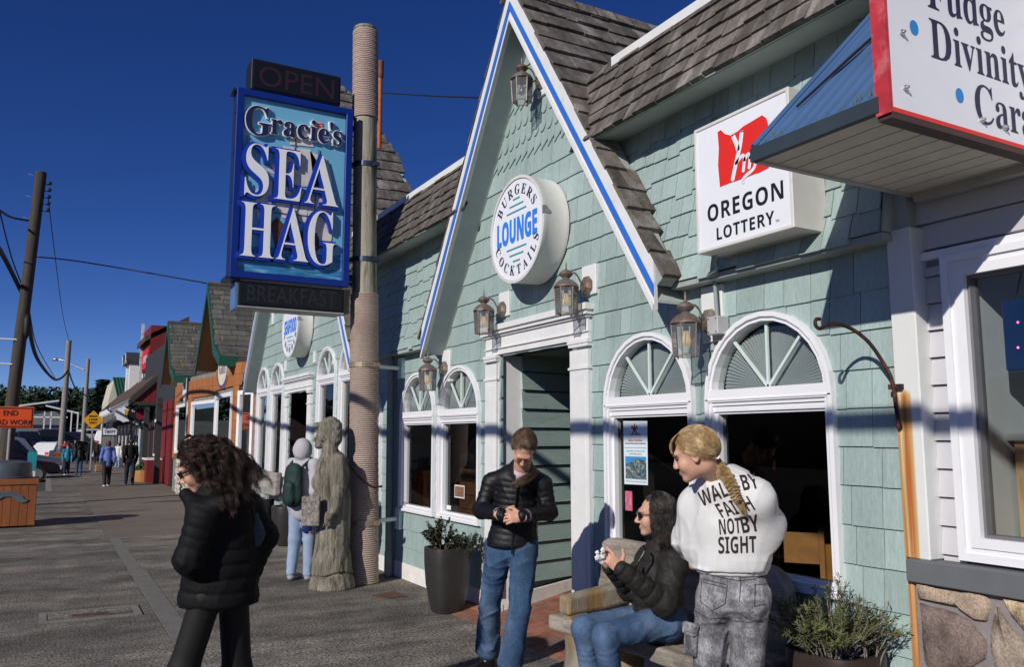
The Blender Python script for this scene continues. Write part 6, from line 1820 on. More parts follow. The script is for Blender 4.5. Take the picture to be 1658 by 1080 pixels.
for y0 in (4.52, 3.26):
    b = MB(); rr = random.Random(int(y0 * 10))
    b.lathe([(.125, 0), (.13, .1), (.118, .25), (.122, .352)], (3.11, y0 + .08, 0), 14, sq=3.0); b.build('leg', m_log2, bn_, True, 50)
    b = MB(); b.lathe([(.11, 0), (.115, .2), (.11, .352)], (3.42, y0 + .08, 0), 12, sq=3.0); b.build('leg', m_log2, bn_, True, 50)
b = MB(); b.prism([(2.955, 4.56, .475), (3.30, 4.60, .485), (3.50, 4.63, .50), (3.50, 4.63, .645), (3.32, 4.60, .62), (2.955, 4.56, .588)], (0, .12, 0)); bev(fix_normals(b.build('armrest', m_log2, bn_)), .02, 2)
b = MB(); b.box(2.985, 3.11, 4.575, 4.665, .45, .478); b.build('arm_post', m_log2, bn_)

# ================================================================ carved wooden figure
m_carved = M('grey_carved_cedar', (.205, .185, .150), .95, n=.38, ns=7, st=(3, 3, .35), bump=1.0, bs=22, bst=(3.2, 3.2, .28), c2=(.060, .050, .034), c2s=7, c2st=(4, 4, .30), c2lo=.48, c2hi=.68, fine=.35, fs=70)
stt = thing('carved_figure', 'life size weathered wooden carving of a woman in a long dress chained to the pole', 'statue', (2.85, 8.75, 0))
S0 = Vector((2.765,8.937,0.009))
def SPt(px, py, dd=0.0):
    """position in the upright plane of the figure: px right, py up, dd towards the viewer (metres)"""
    return np.array((S0.x + .873 * px - .487 * dd, S0.y - .487 * px - .873 * dd, py))
pr_ = []
pr_ += [cone(SPt(.01, .02), SPt(-.0, .28), .245, .205), cone(SPt(0, .28), SPt(.0, .62), .20, .165), cone(SPt(0, .62), SPt(-.01, .95), .165, .150), cone(SPt(.07, .55), SPt(.06, .95), .12, .13)]
pr_ += [cone(SPt(-.01, .95), SPt(-.035, 1.25), .150, .165), ell(SPt(-.115, 1.12), (.125, .12, .13)), ell(SPt(-.02, 1.34), (.15, .15, .13)), ell(SPt(.05, 1.22, .0), (.12, .14, .2))]
pr_ += chain([SPt(.07, 1.36, .13), SPt(.10, 1.08, .16), SPt(.05, .83, .20)], (.072, .066, .050), k=.012)
pr_ += [ell(SPt(.0, .77, .22), (.042, .045, .06), k=.01)]
pr_ += [cone(SPt(-.03 + i * .018, .75, .235 - i * .004), SPt(-.045 + i * .02, .67, .225), .013, .010, k=.004) for i in range(4)]
pr_ += chain([SPt(-.04, 1.36, -.14), SPt(-.13, 1.10, -.15), SPt(-.20, .95, -.05)], (.07, .06, .05), k=.012)
pr_ += [cone(SPt(-.02, 1.38), SPt(-.06, 1.52), .085, .07), ell(SPt(-.095, 1.62), (.10, .085, .125)), ell(SPt(-.05, 1.71), (.125, .12, .12)), ell(SPt(-.02, 1.62), (.10, .11, .13))]
pr_ += [cone(SPt(-.175, 1.63), SPt(-.215, 1.585), .022, .026, k=.008), ell(SPt(-.175, 1.52), (.045, .05, .045), k=.012), ell(SPt(-.18, 1.555), (.03, .04, .012), k=.006), ell(SPt(-.195, 1.735), (.045, .08, .035), k=.012), ell(SPt(-.17, 1.665), (.03, .08, .02), k=.008), ell(SPt(-.185, 1.63, .05), (.016, .016, .016), k=.004), ell(SPt(-.11, 1.60, .085), (.05, .02, .045), k=.01)]
pr_ += [ell(SPt(-.03, 1.46, .06), (.08, .06, .10), k=.01)]
gz = lambda x, y, z: .003 * np.sin(52 * (x * 1.0 + y * .6) + 3 * np.sin(9 * z)) * np.clip(1.25 - z, 0.2, 1) + .0015 * np.sin(90 * x - 70 * y + 10 * z) + .008 * (np.abs(np.sin(30 * (x - y) + 2 * np.sin(8 * z))) < .10) * (z < 1.0)
gz2 = lambda x, y, z: gz(x, y, z) + .022 * (np.abs(z - .155 - .02 * np.sin(14 * x)) < .012) + .005 * np.sin(75 * z + 8 * np.sin(20 * x + 11 * y)) * (z > 1.5)
blob('figure', pr_, .012, m_carved, stt, k=.035, noise_fn=gz2, cutz=[((0, 0, .0), (0, 0, -1))])
tb = thing('carved_tablet', 'small weathered wooden plank hanging from the arm of the carved figure', 'plank', SPt(-.18, .78, .24))
ux_ = Vector((.873, -.487, 0)); nv_ = Vector((-.487, -.873, 0)); rotm = Matrix((ux_, nv_, Vector((0, 0, 1)))).transposed()
b = MB(); b.obox(SPt(-.185, .83, .235), (.095, .022, .155), rotm); bev(b.build('board', M('scratched_plank', (.22, .20, .185), .9, n=.5, ns=22, fine=.5, fs=60, bump=.5), tb), .008)
chn = thing('rusty_chain', 'rusty chain running from the carved figure to the rope wrapped pole', 'chain', SPt(.12, 1.35, .05))
c0 = Vector(SPt(.13, 1.36, .05)); c1 = pc(1.07) + Vector((.02, -.175, 0)); c2_ = pc(1.05) + Vector((.17, -.02, 0))
path = smooth_path([c0, c0.lerp(c1, .5) + Vector((0, 0, -.03)), c1, c1.lerp(c2_, .5) + Vector((.06, -.05, 0)), c2_], 14)
m_rust = M('rusty_chain_iron', (.10, .045, .022), .8, .3, n=.4, ns=40)
dist_ = 0; last = path[0]; kk = 0
for i in range(1, len(path)):
    if (path[i] - last).length > .028:
        mid = (path[i] + last) / 2; d = (path[i] - last).normalized(); up_ = d.orthogonal().normalized() if kk % 2 else d.cross(d.orthogonal()).normalized()
        lk = [mid + d * .024 * math.cos(a) + up_ * .012 * math.sin(a) for a in np.linspace(0, 2 * math.pi, 11)]
        b = MB(); b.tube(lk, .0048, 5, cap=False); b.build('link', m_rust, chn, True); last = path[i]; kk += 1
# posters and stickers in the windows
po = thing('event_poster', 'tall white event poster with a photo of a garden building taped inside the window', 'poster', (3.72, 4.9, 1.3))
a0, a1, a2, a3 = (3.698,4.946,1.722), (3.698,4.665,1.717), (3.698,4.672,1.27), (3.698,4.944,1.265)
mesh_obj('sheet', [a0, a1, a2, a3], [(3, 2, 1, 0)], M('poster_paper', (.66, .76, .80), .5, n=.03), po)
def pq(u, v, x=3.6965): return (x, a0[1] + (a1[1] - a0[1]) * u, a0[2] + (a3[2] - a0[2]) * v)
m_pic = M('poster_picture', (.05, .10, .14), .5, n=.6, ns=45, c2=(.30, .32, .24), c2s=40, c2lo=.48, c2hi=.6)
mesh_obj('picture', [pq(.07, .56), pq(.93, .56), pq(.93, .91), pq(.07, .91)], [(3, 2, 1, 0)], m_pic, po)
mesh_obj('picture_sky', [pq(.07, .56, 3.696), pq(.93, .56, 3.696), pq(.93, .63, 3.696), pq(.6, .59, 3.696), pq(.3, .65, 3.696), pq(.07, .69, 3.696)], [(5, 4, 3, 2, 1, 0)], M('poster_blue', (.05, .25, .55), .5, n=.1), po)
cr_ = pq(.48, .13)
for dx, dz, r in ((0, 0, .020), (-.028, .015, .010), (.028, .015, .010), (-.02, -.028, .008), (.02, -.028, .008), (0, .03, .008)):
    mesh_obj('crest', [(3.696, cr_[1] - dx + r * math.cos(k * .7), cr_[2] + dz + r * 1.2 * math.sin(k * .7)) for k in range(9)], [tuple(range(9))], M('crest_red', (.35, .03, .05), .5, n=.3, ns=80), po)
def pl_(body, v, h, w, m=None): 
    q = pq(.5, v); lettering('lettering', body, m or m_navy, po, (3.696, q[1], q[2]), YR, ZU, w, h)
W0 = a0[1] - a1[1]
pl_(sansb('COAT OF ARMS'), .225, .012, W0 * .40); pl_(serif('Show Auction'), .325, .018, W0 * .58, m_red); pl_(sansb('Annual Community Fundraiser'), .375, .015, W0 * .86); pl_('Saturday April 12th 5:00 to 8:00 pm', .435, .009, W0 * .9); pl_('Depoe Bay Community Hall', .49, .012, W0 * .74); pl_('220 SE Bay Street', .535, .012, W0 * .5); pl_('Tickets at the door and online', .955, .008, W0 * .86)
st1 = thing('pink_window_sticker', 'pink sticker with white print low in the window behind the seated woman', 'sticker', (3.72, 4.9, 1.0))
q0 = (3.698,4.938,1.217); q1 = (3.698,4.854,1.078)
mesh_obj('sheet', [(3.698, q0[1], q0[2]), (3.698, q1[1] , q0[2]), (3.698, q1[1], q1[2]), (3.698, q0[1], q1[2])], [(3, 2, 1, 0)], M('pink_paper', (.55, .12, .20), .5, n=.2, ns=50, c2=(.7, .6, .62), c2s=30, c2lo=.56), st1)
st2 = thing('framed_photo_card', 'small framed picture card low in the left lounge window', 'picture', (3.72, 7.9, 1.0))
q0 = (3.699,7.839,1.121); q1 = (3.699,7.604,0.992)
mesh_obj('sheet', [(3.699, q0[1], q0[2]), (3.699, q1[1], q0[2]), (3.699, q1[1], q1[2]), (3.699, q0[1], q1[2])], [(3, 2, 1, 0)], m_offwhite, st2)
d = .012; mesh_obj('picture', [(3.6975, q0[1] - d, q0[2] - d), (3.6975, q1[1] + d, q0[2] - d), (3.6975, q1[1] + d, q1[2] + d), (3.6975, q0[1] - d, q1[2] + d)], [(3, 2, 1, 0)], M('card_picture', (.25, .12, .05), .5, n=.6, ns=50, c2=(.12, .16, .20), c2s=40), st2)
st3 = thing('white_window_sticker', 'tiny white sticker in the lower corner of the left lounge window', 'sticker', (3.72, 7.95, .9))
q0 = (3.699,8.031,0.901); q1 = (3.699,7.923,0.858)
mesh_obj('sheet', [(3.699, q0[1], q0[2]), (3.699, q1[1], q0[2]), (3.699, q1[1], q1[2]), (3.699, q0[1], q1[2])], [(3, 2, 1, 0)], m_signwhite, st3)
# ================================================================ people
def nrm(v):
    v = np.array(v, float); return v / np.linalg.norm(v)
def frame(f, u):
    f = nrm(f); r = nrm(np.cross(f, u)); u = np.cross(r, f)
    return np.stack([r, f, u], 1)
m_skin = M('skin', (.56, .315, .225), .5, n=.06, ns=30, sss=.12, spec=.35)
m_flush = M('flushed_skin', (.57, .27, .20), .5, n=.06, ns=30, sss=.12, spec=.35)
m_lip = M('lips', (.46, .19, .15), .45, n=.05)
m_eyewhite = M('eye_white', (.7, .68, .65), .25, n=0); m_iris = M('iris', (.03, .035, .04), .2, n=0); m_lash = M('brow_hair', (.06, .035, .02), .8, n=0)
m_puff = M('black_puffer_nylon', (.0050, .0050, .0062), .52, n=.12, ns=20, spec=.34, bump=.25, bs=34)
m_puff2 = M('charcoal_puffer_nylon', (.021, .019, .017), .66, n=.14, ns=20, spec=.28, bump=.6, bs=30)
m_puff3 = M('matte_black_coat', (.0045, .0045, .0052), .70, n=.15, ns=18, spec=.2, bump=.35, bs=30)
m_denim = M('blue_denim', (.040, .080, .155), .9, n=.32, ns=7, st=(1, 1, .4), fine=.3, fs=170, c2=(.095, .145, .225), c2s=3.5, c2lo=.48, c2hi=.72, c2st=(1.5, 1.5, .6), bump=.35, bs=110, spec=.15)
m_denim2 = M('mid_blue_stretch_denim', (.048, .092, .180), .9, n=.28, ns=7, fine=.25, fs=170, c2=(.115, .17, .27), c2s=4.5, c2lo=.48, c2hi=.7, bump=.3, bs=120, spec=.15)
m_acid = M('acid_wash_grey_denim', (.155, .15, .165), .92, n=.30, ns=16, st=(1, 1, .6), fine=.4, fs=120, c2=(.31, .305, .325), c2s=17, c2st=(1, 1, .6), c2lo=.42, c2hi=.64, bump=.3, bs=110, nd=7, spec=.15)
m_legging = M('black_legging', (.006, .006, .0065), .7, n=.1)
m_fleece = M('white_sweatshirt_fleece', (.66, .655, .65), .95, n=.05, ns=9, bump=.10, bs=110, spec=.1)
m_boot = M('black_leather_boot', (.010, .009, .009), .30, n=.2, ns=20)
m_pinkcuff = M('pale_pink_knit', (.60, .44, .52), .9, n=.06, bump=.3, bs=150)
m_tissue = M('white_tissue', (.8, .8, .8), .9, n=.03)
m_lens = M('dark_sunglass_lens', (.006, .006, .007), .08, n=0, spec=.7)
m_zip = M('zip_black', (.012, .012, .013), .35, .4, n=0)
m_print = M('dark_brown_print', (.030, .017, .017), .8, n=.15, ns=40)
def hair_mat(name, c, c2):
    return M(name, c, .42, n=.30, ns=45, c2=c2, c2s=22, c2lo=.48, c2hi=.64, spec=.45)
m_hairbrown = hair_mat('dark_brown_hair', (.020, .010, .007), (.060, .026, .015))
m_hairdark = hair_mat('near_black_hair', (.016, .011, .010), (.06, .045, .04))
m_hairlight = hair_mat('light_brown_hair', (.085, .050, .028), (.17, .11, .065))
m_hairblond = hair_mat('honey_blond_hair', (.36, .235, .105), (.62, .46, .26))

def head_prims(c, Rm, s=1.0, nose=1.0, eyes_closed=False):
    c = np.array(c, float)
    L = lambda *p: c + s * (Rm @ np.array(p))
    E = lambda p, r, **k: ell(L(*p), np.array(r) * s, Rm, **k)
    P = [E((0, -.018, .028), (.074, .092, .086)), E((0, .028, -.035), (.057, .058, .070)), E((0, .066, -.092), (.024, .020, .018), k=.025 * s)]
    for q in (-1, 1): P += [E((q * .037, .055, -.028), (.024, .024, .028), k=.02 * s)]
    P += [E((0, .074, .030), (.048, .018, .014), k=.018 * s)]
    P += [E((q * .031, .092, .006), (.017, .013, .012), k=.010 * s, sub=True) for q in (-1, 1)]
    P += [cone(L(0, .083, .012), L(0, .096 + .008 * nose, -.025), .0075 * s, .0105 * s, k=.010 * s), E((0, .095 + .006 * nose, -.028), (.012, .011, .009), k=.006 * s)]
    P += [E((q * .011, .094, -.032), (.007, .009, .007), k=.006 * s) for q in (-1, 1)]
    P += [E((0, .0845, -.056), (.021, .0085, .0050), k=.006 * s), E((0, .0835, -.066), (.018, .009, .0060), k=.006 * s)]
    P += [E((q * .074, -.012, -.006), (.009, .019, .030), k=.008 * s) for q in (-1, 1)]
    P += [E((q * .082, -.008, -.004), (.006, .010, .018), k=.006 * s, sub=True) for q in (-1, 1)]
    if eyes_closed: P += [E((q * .031, .077, .004), (.0145, .012, .0105), k=.004 * s) for q in (-1, 1)]
    return P, L
def head_zone(c, Rm, s):
    c = np.array(c, float)
    def z(cen):
        q = (cen - c) @ Rm / s
        r = np.zeros(len(cen), int)
        ck = (((np.abs(q[:, 0]) - .036) / .020) ** 2 + ((q[:, 1] - .07) / .03) ** 2 + ((q[:, 2] + .028) / .018) ** 2) < 1
        r[ck] = 1
        r[((np.abs(q[:, 0]) / .024) ** 2 + ((q[:, 2] + .0615) / .0105) ** 2 < 1) & (q[:, 1] > .078)] = 2
        return r
    return z
def hand(w, d, n, s, curl=(25, 35, 25), size=1.0, spread=.12, thumb=(.75, .6, -.25)):
    """w wrist, d towards the fingertips, n out of the back of the hand, s thumb side"""
    w = np.array(w, float); d = nrm(d); n = nrm(np.array(n) - np.dot(n, d) * d); s0 = np.cross(d, n); s = s0 if np.dot(s0, s) > 0 else -s0
    z = size
    P = [ell(w + d * .048 * z, np.array((.040, .052, .0155)) * z, np.stack([s, d, n], 1), k=.012), cone(w - d * .03, w + d * .02 * z, .024 * z, .027 * z, k=.02, flat=(n, .75))]
    for i, (o, L) in enumerate(((.029, .070), (.010, .079), (-.010, .073), (-.028, .057))):
        b = w + d * (.088 - .004 * abs(i - 1)) * z + s * o * z
        dd = nrm(d + s * (spread * (1.5 - i) * .5)); a = 0.0; p = b; r = .0088 * z
        for j, fr in enumerate((.45, .30, .25)):
            a += R(curl[j] if not hasattr(curl[0], '__len__') else curl[i][j])
            v = dd * math.cos(a) - n * math.sin(a)
            q = p + v * L * fr * z
            P.append(cone(p, q, r, r * .92, k=.004)); p = q; r *= .92
    t0 = w + d * .022 * z + s * .030 * z
    tv = nrm(s * thumb[0] + d * thumb[1] + n * thumb[2]); t1 = t0 + tv * .038 * z; tv2 = nrm(tv + d * .6 - s * .2); t2 = t1 + tv2 * .032 * z
    P += [cone(t0, t1, .0125 * z, .0105 * z, k=.008), cone(t1, t2, .0105 * z, .0085 * z, k=.004)]
    return P
def strands(name, paths, radius, mat, parent):
    """hair strands as render curves: paths is an array (n, m, 3)"""
    paths = np.asarray(paths, np.float32); n, m, _ = paths.shape
    hc = bpy.data.hair_curves.new(name)
    hc.add_curves([m] * n)
    hc.attributes['position'].data.foreach_set('vector', paths.reshape(-1))
    ra = hc.attributes.get('radius') or hc.attributes.new('radius', 'FLOAT', 'POINT')
    t = np.linspace(1, .35, m)[None, :] * np.ones((n, 1)) * radius
    ra.data.foreach_set('value', t.astype(np.float32).ravel())
    hc.materials.append(mat)
    o = bpy.data.objects.new(name, hc); COL.objects.link(o)
    return adopt(o, parent)
def slerp(a, b, t):
    om = np.arccos(np.clip((a * b).sum(-1, keepdims=True), -1, 1)); so = np.sin(om) + 1e-6
    return np.sin((1 - t) * om) / so * a + np.sin(t * om) / so * b
def scalp_paths(c, Rm, s, gather, n, m, lift=.006, hairline=None, wav=.0, rr=(.080, .102, .097), ctr=(0, -.018, .028), jit=.1, reach=(.55, 1.0)):
    """strands lying on the skull from the hairline towards a gather direction (local)"""
    d0 = rng.normal(size=(n * 4, 3)); d0 /= np.linalg.norm(d0, axis=1)[:, None]
    ok = hairline(d0) if hairline else (d0[:, 2] > -.4)
    d0 = d0[ok][:n]; n = len(d0)
    g = nrm(gather)[None, :] + rng.normal(size=(n, 3)) * jit * .4; g /= np.linalg.norm(g, axis=1)[:, None]
    t = np.linspace(0, 1, m)[None, :, None] * rng.uniform(reach[0], reach[1], (n, 1, 1))
    D = slerp(d0[:, None, :] * np.ones((1, m, 1)), g[:, None, :] * np.ones((1, m, 1)), t)
    h = 1 + (lift * 10) * np.sin(np.pi * t) * rng.uniform(.3, 1.2, (n, 1, 1)) + rng.uniform(0, .05, (n, 1, 1))
    if wav: D = D + wav * np.sin(t * 14 + rng.uniform(0, 6, (n, 1, 1))) * rng.normal(size=(n, 1, 3)) * .5
    P = np.array(ctr) + D * np.array(rr) * h
    return np.array(c) + s * (P @ Rm.T)
def hair_cap(name, c, Rm, s, mat, parent, keep, rr=(.0785, .099, .094), ctr=(0, -.018, .028)):
    V = []; F = []
    nu, nv = 40, 24
    for i in range(nv + 1):
        th = math.pi * i / nv
        for j in range(nu):
            ph = 2 * math.pi * j / nu
            d = np.array((math.sin(th) * math.cos(ph), math.sin(th) * math.sin(ph), math.cos(th)))
            V.append(d)
    V = np.array(V)
    for i in range(nv):
        for j in range(nu):
            q = (i * nu + j, (i + 1) * nu + j, (i + 1) * nu + (j + 1) % nu, i * nu + (j + 1) % nu)
            if keep(V[list(q)].mean(0)[None, :])[0]: F.append(q)
    P = np.array(c) + s * ((np.array(ctr) + V * np.array(rr)) @ Rm.T)
    o = mesh_obj(name, P, F, mat, parent, True)
    return o
def pants(name, prims, mat, parent, h=.010, k=.035, amp=.0045, f=34):
    return blob(name, prims, h, mat, parent, k, wrinkle(amp, f, 0, (1, 1, 1.5)))

# ---------------------------------------------------------------- girl standing by the door, head bowed, hands clasped
g = thing('person', 'girl standing with bowed head and clasped hands in black puffer jacket and wide blue jeans', 'person', (2.75, 5.1, 0))
gc = (2.654,4.601,1.53)
tc_ = np.array((-.50, -.866, 0)); rt_ = np.array((.866, -.50, 0)); upv = np.array((0, 0, 1.))
gR = frame(tc_ * .50 + rt_ * -.05 + upv * -.86, tc_ * .86 + rt_ * .10 + upv * .50)
hp, gL = head_prims(gc, gR, .98, 1.1, True)
sR, sL = (2.602,4.939,1.307), (2.858,4.705,1.295)
eR, eL = (2.537,4.955,1.127), (2.894,4.687,1.12)
wR, wL = (2.517,4.644,1.121), (2.622,4.563,1.115)
hipR, hipL = np.array((2.661,4.951,0.833)), np.array((2.777,4.817,0.834))
knR, knL = np.array((2.679,5.107,0.48)), np.array((2.744,4.817,0.485))
anR, anL = np.array((2.734,5.237,0.166)), np.array((2.701,4.863,0.165))
pel = np.array((2.721,4.883,0.909)); che = np.array((2.735,4.841,1.231)); nek = np.array((2.74,4.783,1.374))
body = hp + [cone(nek - upv * .03, gL(0, -.03, -.05), .056, .052)] + [cone(pel, che, .08, .085), cone(sR, sL, .045, .045)]
body += chain([sR, eR, wR], (.045, .038, .026)) + chain([sL, eL, wL], (.045, .038, .026))
body += chain([hipR, knR, anR], (.075, .052, .038)) + chain([hipL, knL, anL], (.075, .052, .038))
body += hand(wR, rt_ * .9 + upv * -.10 + tc_ * .15, tc_ * .9 + upv * .3, upv, (30, 45, 35), .92)
body += hand(wL, rt_ * -.9 + upv * -.12 + tc_ * .25, tc_ * .95 + upv * .25, upv, (25, 40, 30), .92)
blob('body', body, .0055, [m_skin, m_flush, m_lip], g, .018, zone=head_zone(gc, gR, .98))
jk = [cone(np.array((2.727,4.884,0.884)), np.array((2.737,4.86,1.09)), .165, .150, flat=(tc_, .78), quilt=(.038, .006, .02)), cone(np.array((2.737,4.86,1.09)), np.array((2.743,4.839,1.292)), .150, .145, flat=(tc_, .78), quilt=(.038, .006, .0)),
      cone(sR, nek + upv * .01, .062, .066, k=.03), cone(sL, nek + upv * .01, .062, .066, k=.03), cone(np.array((2.724,4.889,0.86)), np.array((2.725,4.881,0.909)), .162, .165, flat=(tc_, .78)), cone(nek + upv * -.02, nek + upv * .035, .085, .075)]
jk += [cone(sR, eR, .062, .057, quilt=(.038, .005, 0)), cone(eR, wR, .057, .041, quilt=(.038, .005, 0)), cone(sL, eL, .062, .057, quilt=(.038, .005, 0)), cone(eL, wL, .057, .041, quilt=(.038, .005, 0))]
cutn = gL(0, .03, -.10)
jk += [ell(gc - upv * .02 + tc_ * .03, (.088, .088, .115), None, k=.01, sub=True)]
jacket = blob('jacket', jk, .0075, m_puff, g, .022, wrinkle(.0042, 48), cutz=[(np.array((2.722,4.885,0.893)), (0, 0, -1))])
for w, e in ((wR, eR), (wL, eL)):
    d = nrm(np.array(w) - np.array(e)); b = MB(); b.tube([np.array(w) - d * .045, np.array(w) - d * .01, np.array(w) + d * .012], [.042, .038, .036], 14); b.build('cuff', m_pinkcuff, g, True)
b = MB(); p0_, p1_ = np.array((2.728,4.887,0.856)) + tc_ * .128, np.array((2.736,4.826,1.333)) + tc_ * .122
b.tube([p0_ + (p1_ - p0_) * u for u in np.linspace(0, 1, 9)], .0065, 5); b.build('zip', m_zip, g)
b = MB(); nk = nek + tc_ * .075; b.lathe([(.055, -.05), (.062, 0), (.058, .03)], nek + tc_ * .03, 16); b.build('shirt_collar', m_pinkcuff, g, True)
jn = [cone(hipR + upv * .05, hipL + upv * .05, .098, .098, flat=(tc_, .9))]
jn += [cone(hipR, knR, .090, .072), cone(knR, anR, .072, .084), cone(hipL, knL, .090, .072), cone(knL, anL, .072, .084)]
pants('jeans', jn, m_denim, g, .008, .022, .0065, 30)
for an, ft in ((anR, np.array((2.641,5.238,0.048))), (anL, np.array((2.665,4.831,0.048)))):
    base = np.array((an[0], an[1], .045)); toe = np.array((ft[0], ft[1], .04)) + tc_ * .05
    blob('boot', [cone(an + upv * -.0, base, .05, .05), cone(base, base + nrm(np.array((toe - base)[:2].tolist() + [0])) * .17, .048, .036, flat=(upv, .9)), cone(base + upv * -.028, base + nrm(np.array((toe - base)[:2].tolist() + [0])) * .175 + upv * -.028, .040, .034, flat=(upv, .4))], .008, m_boot, g, .02, cutz=[((0, 0, .002), (0, 0, -1))])
fronthair = lambda d: (d[:, 1] < .62 - .55 * (d[:, 2] < .35)) & (d[:, 2] > -.55)
hair_cap('hair_cap', gc, gR, .98, m_hairlight, g, lambda d: (d[:, 1] < .50 + .45 * (d[:, 2] - .3)) & (d[:, 2] > -.6))
sp1 = scalp_paths(gc, gR, .98, (0, -.9, -.55), 3600, 14, .004, lambda d: (d[:, 1] < .58 + .4 * (d[:, 2] - .3)) & (d[:, 2] > -.5))
strands('hair', sp1, .0007, m_hairlight, g)
# tail of hair falling forward over the collar
n = 380; t = np.linspace(0, 1, 14)[None, :, None]
a_, b_, c_ = np.array((2.783,4.665,1.382)), np.array((2.677,4.626,1.339)), np.array((2.605,4.674,1.288))
off = rng.normal(size=(n, 1, 3)) * .008
tail = (1 - t) ** 2 * a_ + 2 * t * (1 - t) * (b_ + tc_ * .02) + t ** 2 * c_ + off * (.5 + .8 * np.sin(np.pi * t)) + off * .2
strands('hair_tail', tail, .0008, m_hairlight, g)
for q in (-1, 1):
    b = MB(); b.tube([gL(q * .031 + dx, .0875 - abs(dx) * .25, -.001 - .0025 + abs(dx) * .12) for dx in (-.014, -.007, 0, .007, .014)], .0016, 4); b.build('eyelashes', m_lash, g)
    b = MB(); b.tube([gL(q * .033 + dx, .089 - abs(dx) * .3, .026 - abs(dx) * .15) for dx in (-.016, 0, .016)], .0026, 4); b.build('eyebrow', m_hairlight, g)

# ---------------------------------------------------------------- seated woman with sunglasses and tissue
s_ = thing('person', 'seated woman with dark bob and sunglasses in charcoal puffer jacket holding a tissue', 'person', (3.1, 3.95, .45))
fw = np.array((.627, .779, 0)); lf = np.array((-.779, .627, 0))
sc_ = np.array((3.044,3.79,1.162)); sRm = frame(lf * .99 - fw * .10 - upv * .06, upv + lf * .05)
hp, sLc = head_prims(sc_, sRm, 1.0, 1.4)
nk = np.array((3.129,3.835,0.997)); shL, shR = np.array((3.105,3.702,0.895)), np.array((3.176,4.009,0.886))
elL, elR = np.array((3.004,3.671,0.7)), np.array((3.009,3.987,0.726))
wrL, wrR = np.array((2.749,3.715,0.897)), np.array((2.792,3.877,0.885))
hpL, hpR = np.array((3.095,3.775,0.583)), np.array((3.177,3.964,0.557))
kL, kR = np.array((2.669,3.765,0.543)), np.array((2.661,3.953,0.552))
aL, aR = np.array((2.778,3.793,0.091)), np.array((2.769,3.982,0.091))
body = hp + [cone(nk + upv * .0, sLc(0, -.03, -.05), .056, .054), cone((hpL + hpR) / 2, (shL + shR) / 2, .08, .08), cone(shL, shR, .045, .045)]
body += chain([shL, elL, wrL], (.045, .038, .027)) + chain([shR, elR, wrR], (.045, .038, .027))
body += chain([hpL, kL, aL], (.07, .05, .036)) + chain([hpR, kR, aR], (.07, .05, .036))
hd = nrm(np.array((2.653,3.755,0.996)) - wrL)
body += hand(wrL, hd, -fw * .75 + upv * .3, upv, ((18, 28, 20), (24, 36, 25), (32, 44, 30), (38, 50, 35)), .98, thumb=(.9, .45, .1))
body += hand(wrR, nrm(np.array((2.716,3.863,0.959)) - wrR), fw * .6 - upv * .6, upv, (30, 40, 30), .95)
blob('body', body, .0055, [m_skin, m_skin, m_lip], s_, .018, zone=head_zone(sc_, sRm, 1.0))
tor = [np.array((3.143,3.866,0.568)), np.array((3.102,3.855,0.721)), np.array((3.13,3.85,0.892))]
jk = [cone(tor[0], tor[1], .175, .165, quilt=(.080, .008, .03), flat=(lf * 1.0, .85)), cone(tor[1], tor[2], .165, .135, quilt=(.080, .008, .0), flat=(lf, .88)), cone(shL, shR, .085, .085), cone(nk + upv * -.03, nk + upv * .045, .092, .078, quilt=(.06, .008, 0)),
      cone(shL, elL, .083, .076, quilt=(.075, .008, .02)), cone(elL, wrL, .074, .050, quilt=(.065, .007, .0)), cone(shR, elR, .08, .07, quilt=(.07, .008, 0)), cone(elR, wrR, .066, .048, quilt=(.07, .007, 0)),
      cone(tor[0] + lf * .04, tor[0] + lf * .14 - upv * .02, .14, .11, flat=(upv, .8))]
blob('jacket', jk, .008, m_puff2, s_, .024, wrinkle(.0055, 46), cutz=None)
b = MB(); zz = [np.array((2.932,3.759,1.004)), np.array((2.917,3.725,0.979)), np.array((2.877,3.746,0.906)), np.array((2.871,3.763,0.855))]
b.tube(smooth_path(zz, 4), .006, 5); b.build('zip', m_zip, s_)
jn = [cone(hpL, hpR, .115, .115), cone(hpL, kL, .096, .070), cone(kL, aL, .068, .050), cone(hpR, kR, .096, .070), cone(kR, aR, .068, .050)]
pants('jeans', jn, m_denim2, s_, .008, .025, .0042, 46)
for an in (aL, aR):
    base = np.array((an[0], an[1], .04)); dr = nrm(lf * .9 - fw * .2)
    blob('shoe', [cone(base + upv * .03, base, .045, .045), cone(base, base + dr * .16, .045, .036, flat=(upv, .8))], .009, m_boot, s_, .02, cutz=[((0, 0, .002), (0, 0, -1))])
b = MB()
for q in (-1, 1):
    pts = [sLc(q * (.031 + .026 * math.cos(a)), .0985 - .010 * (math.cos(a) > .3) - .006 * abs(math.cos(a)), .008 + .0185 * math.sin(a)) for a in np.linspace(0, 2 * math.pi, 15)[:-1]]
    b.prism(pts, Vector(sRm @ np.array((0, -.004, 0))))
gl = thing('sunglasses', 'dark sunglasses worn by the seated woman', 'sunglasses', sc_)
fix_normals(b.build('lens', m_lens, gl))
b = MB()
for q in (-1, 1): b.tube([sLc(q * .057, .088, .014), sLc(q * .074, .05, .013), sLc(q * .079, -.01, .008)], .003, 5)
b.tube([sLc(-.012, .103, .014), sLc(.012, .103, .014)], .0025, 5); b.build('frame', m_lens, gl)
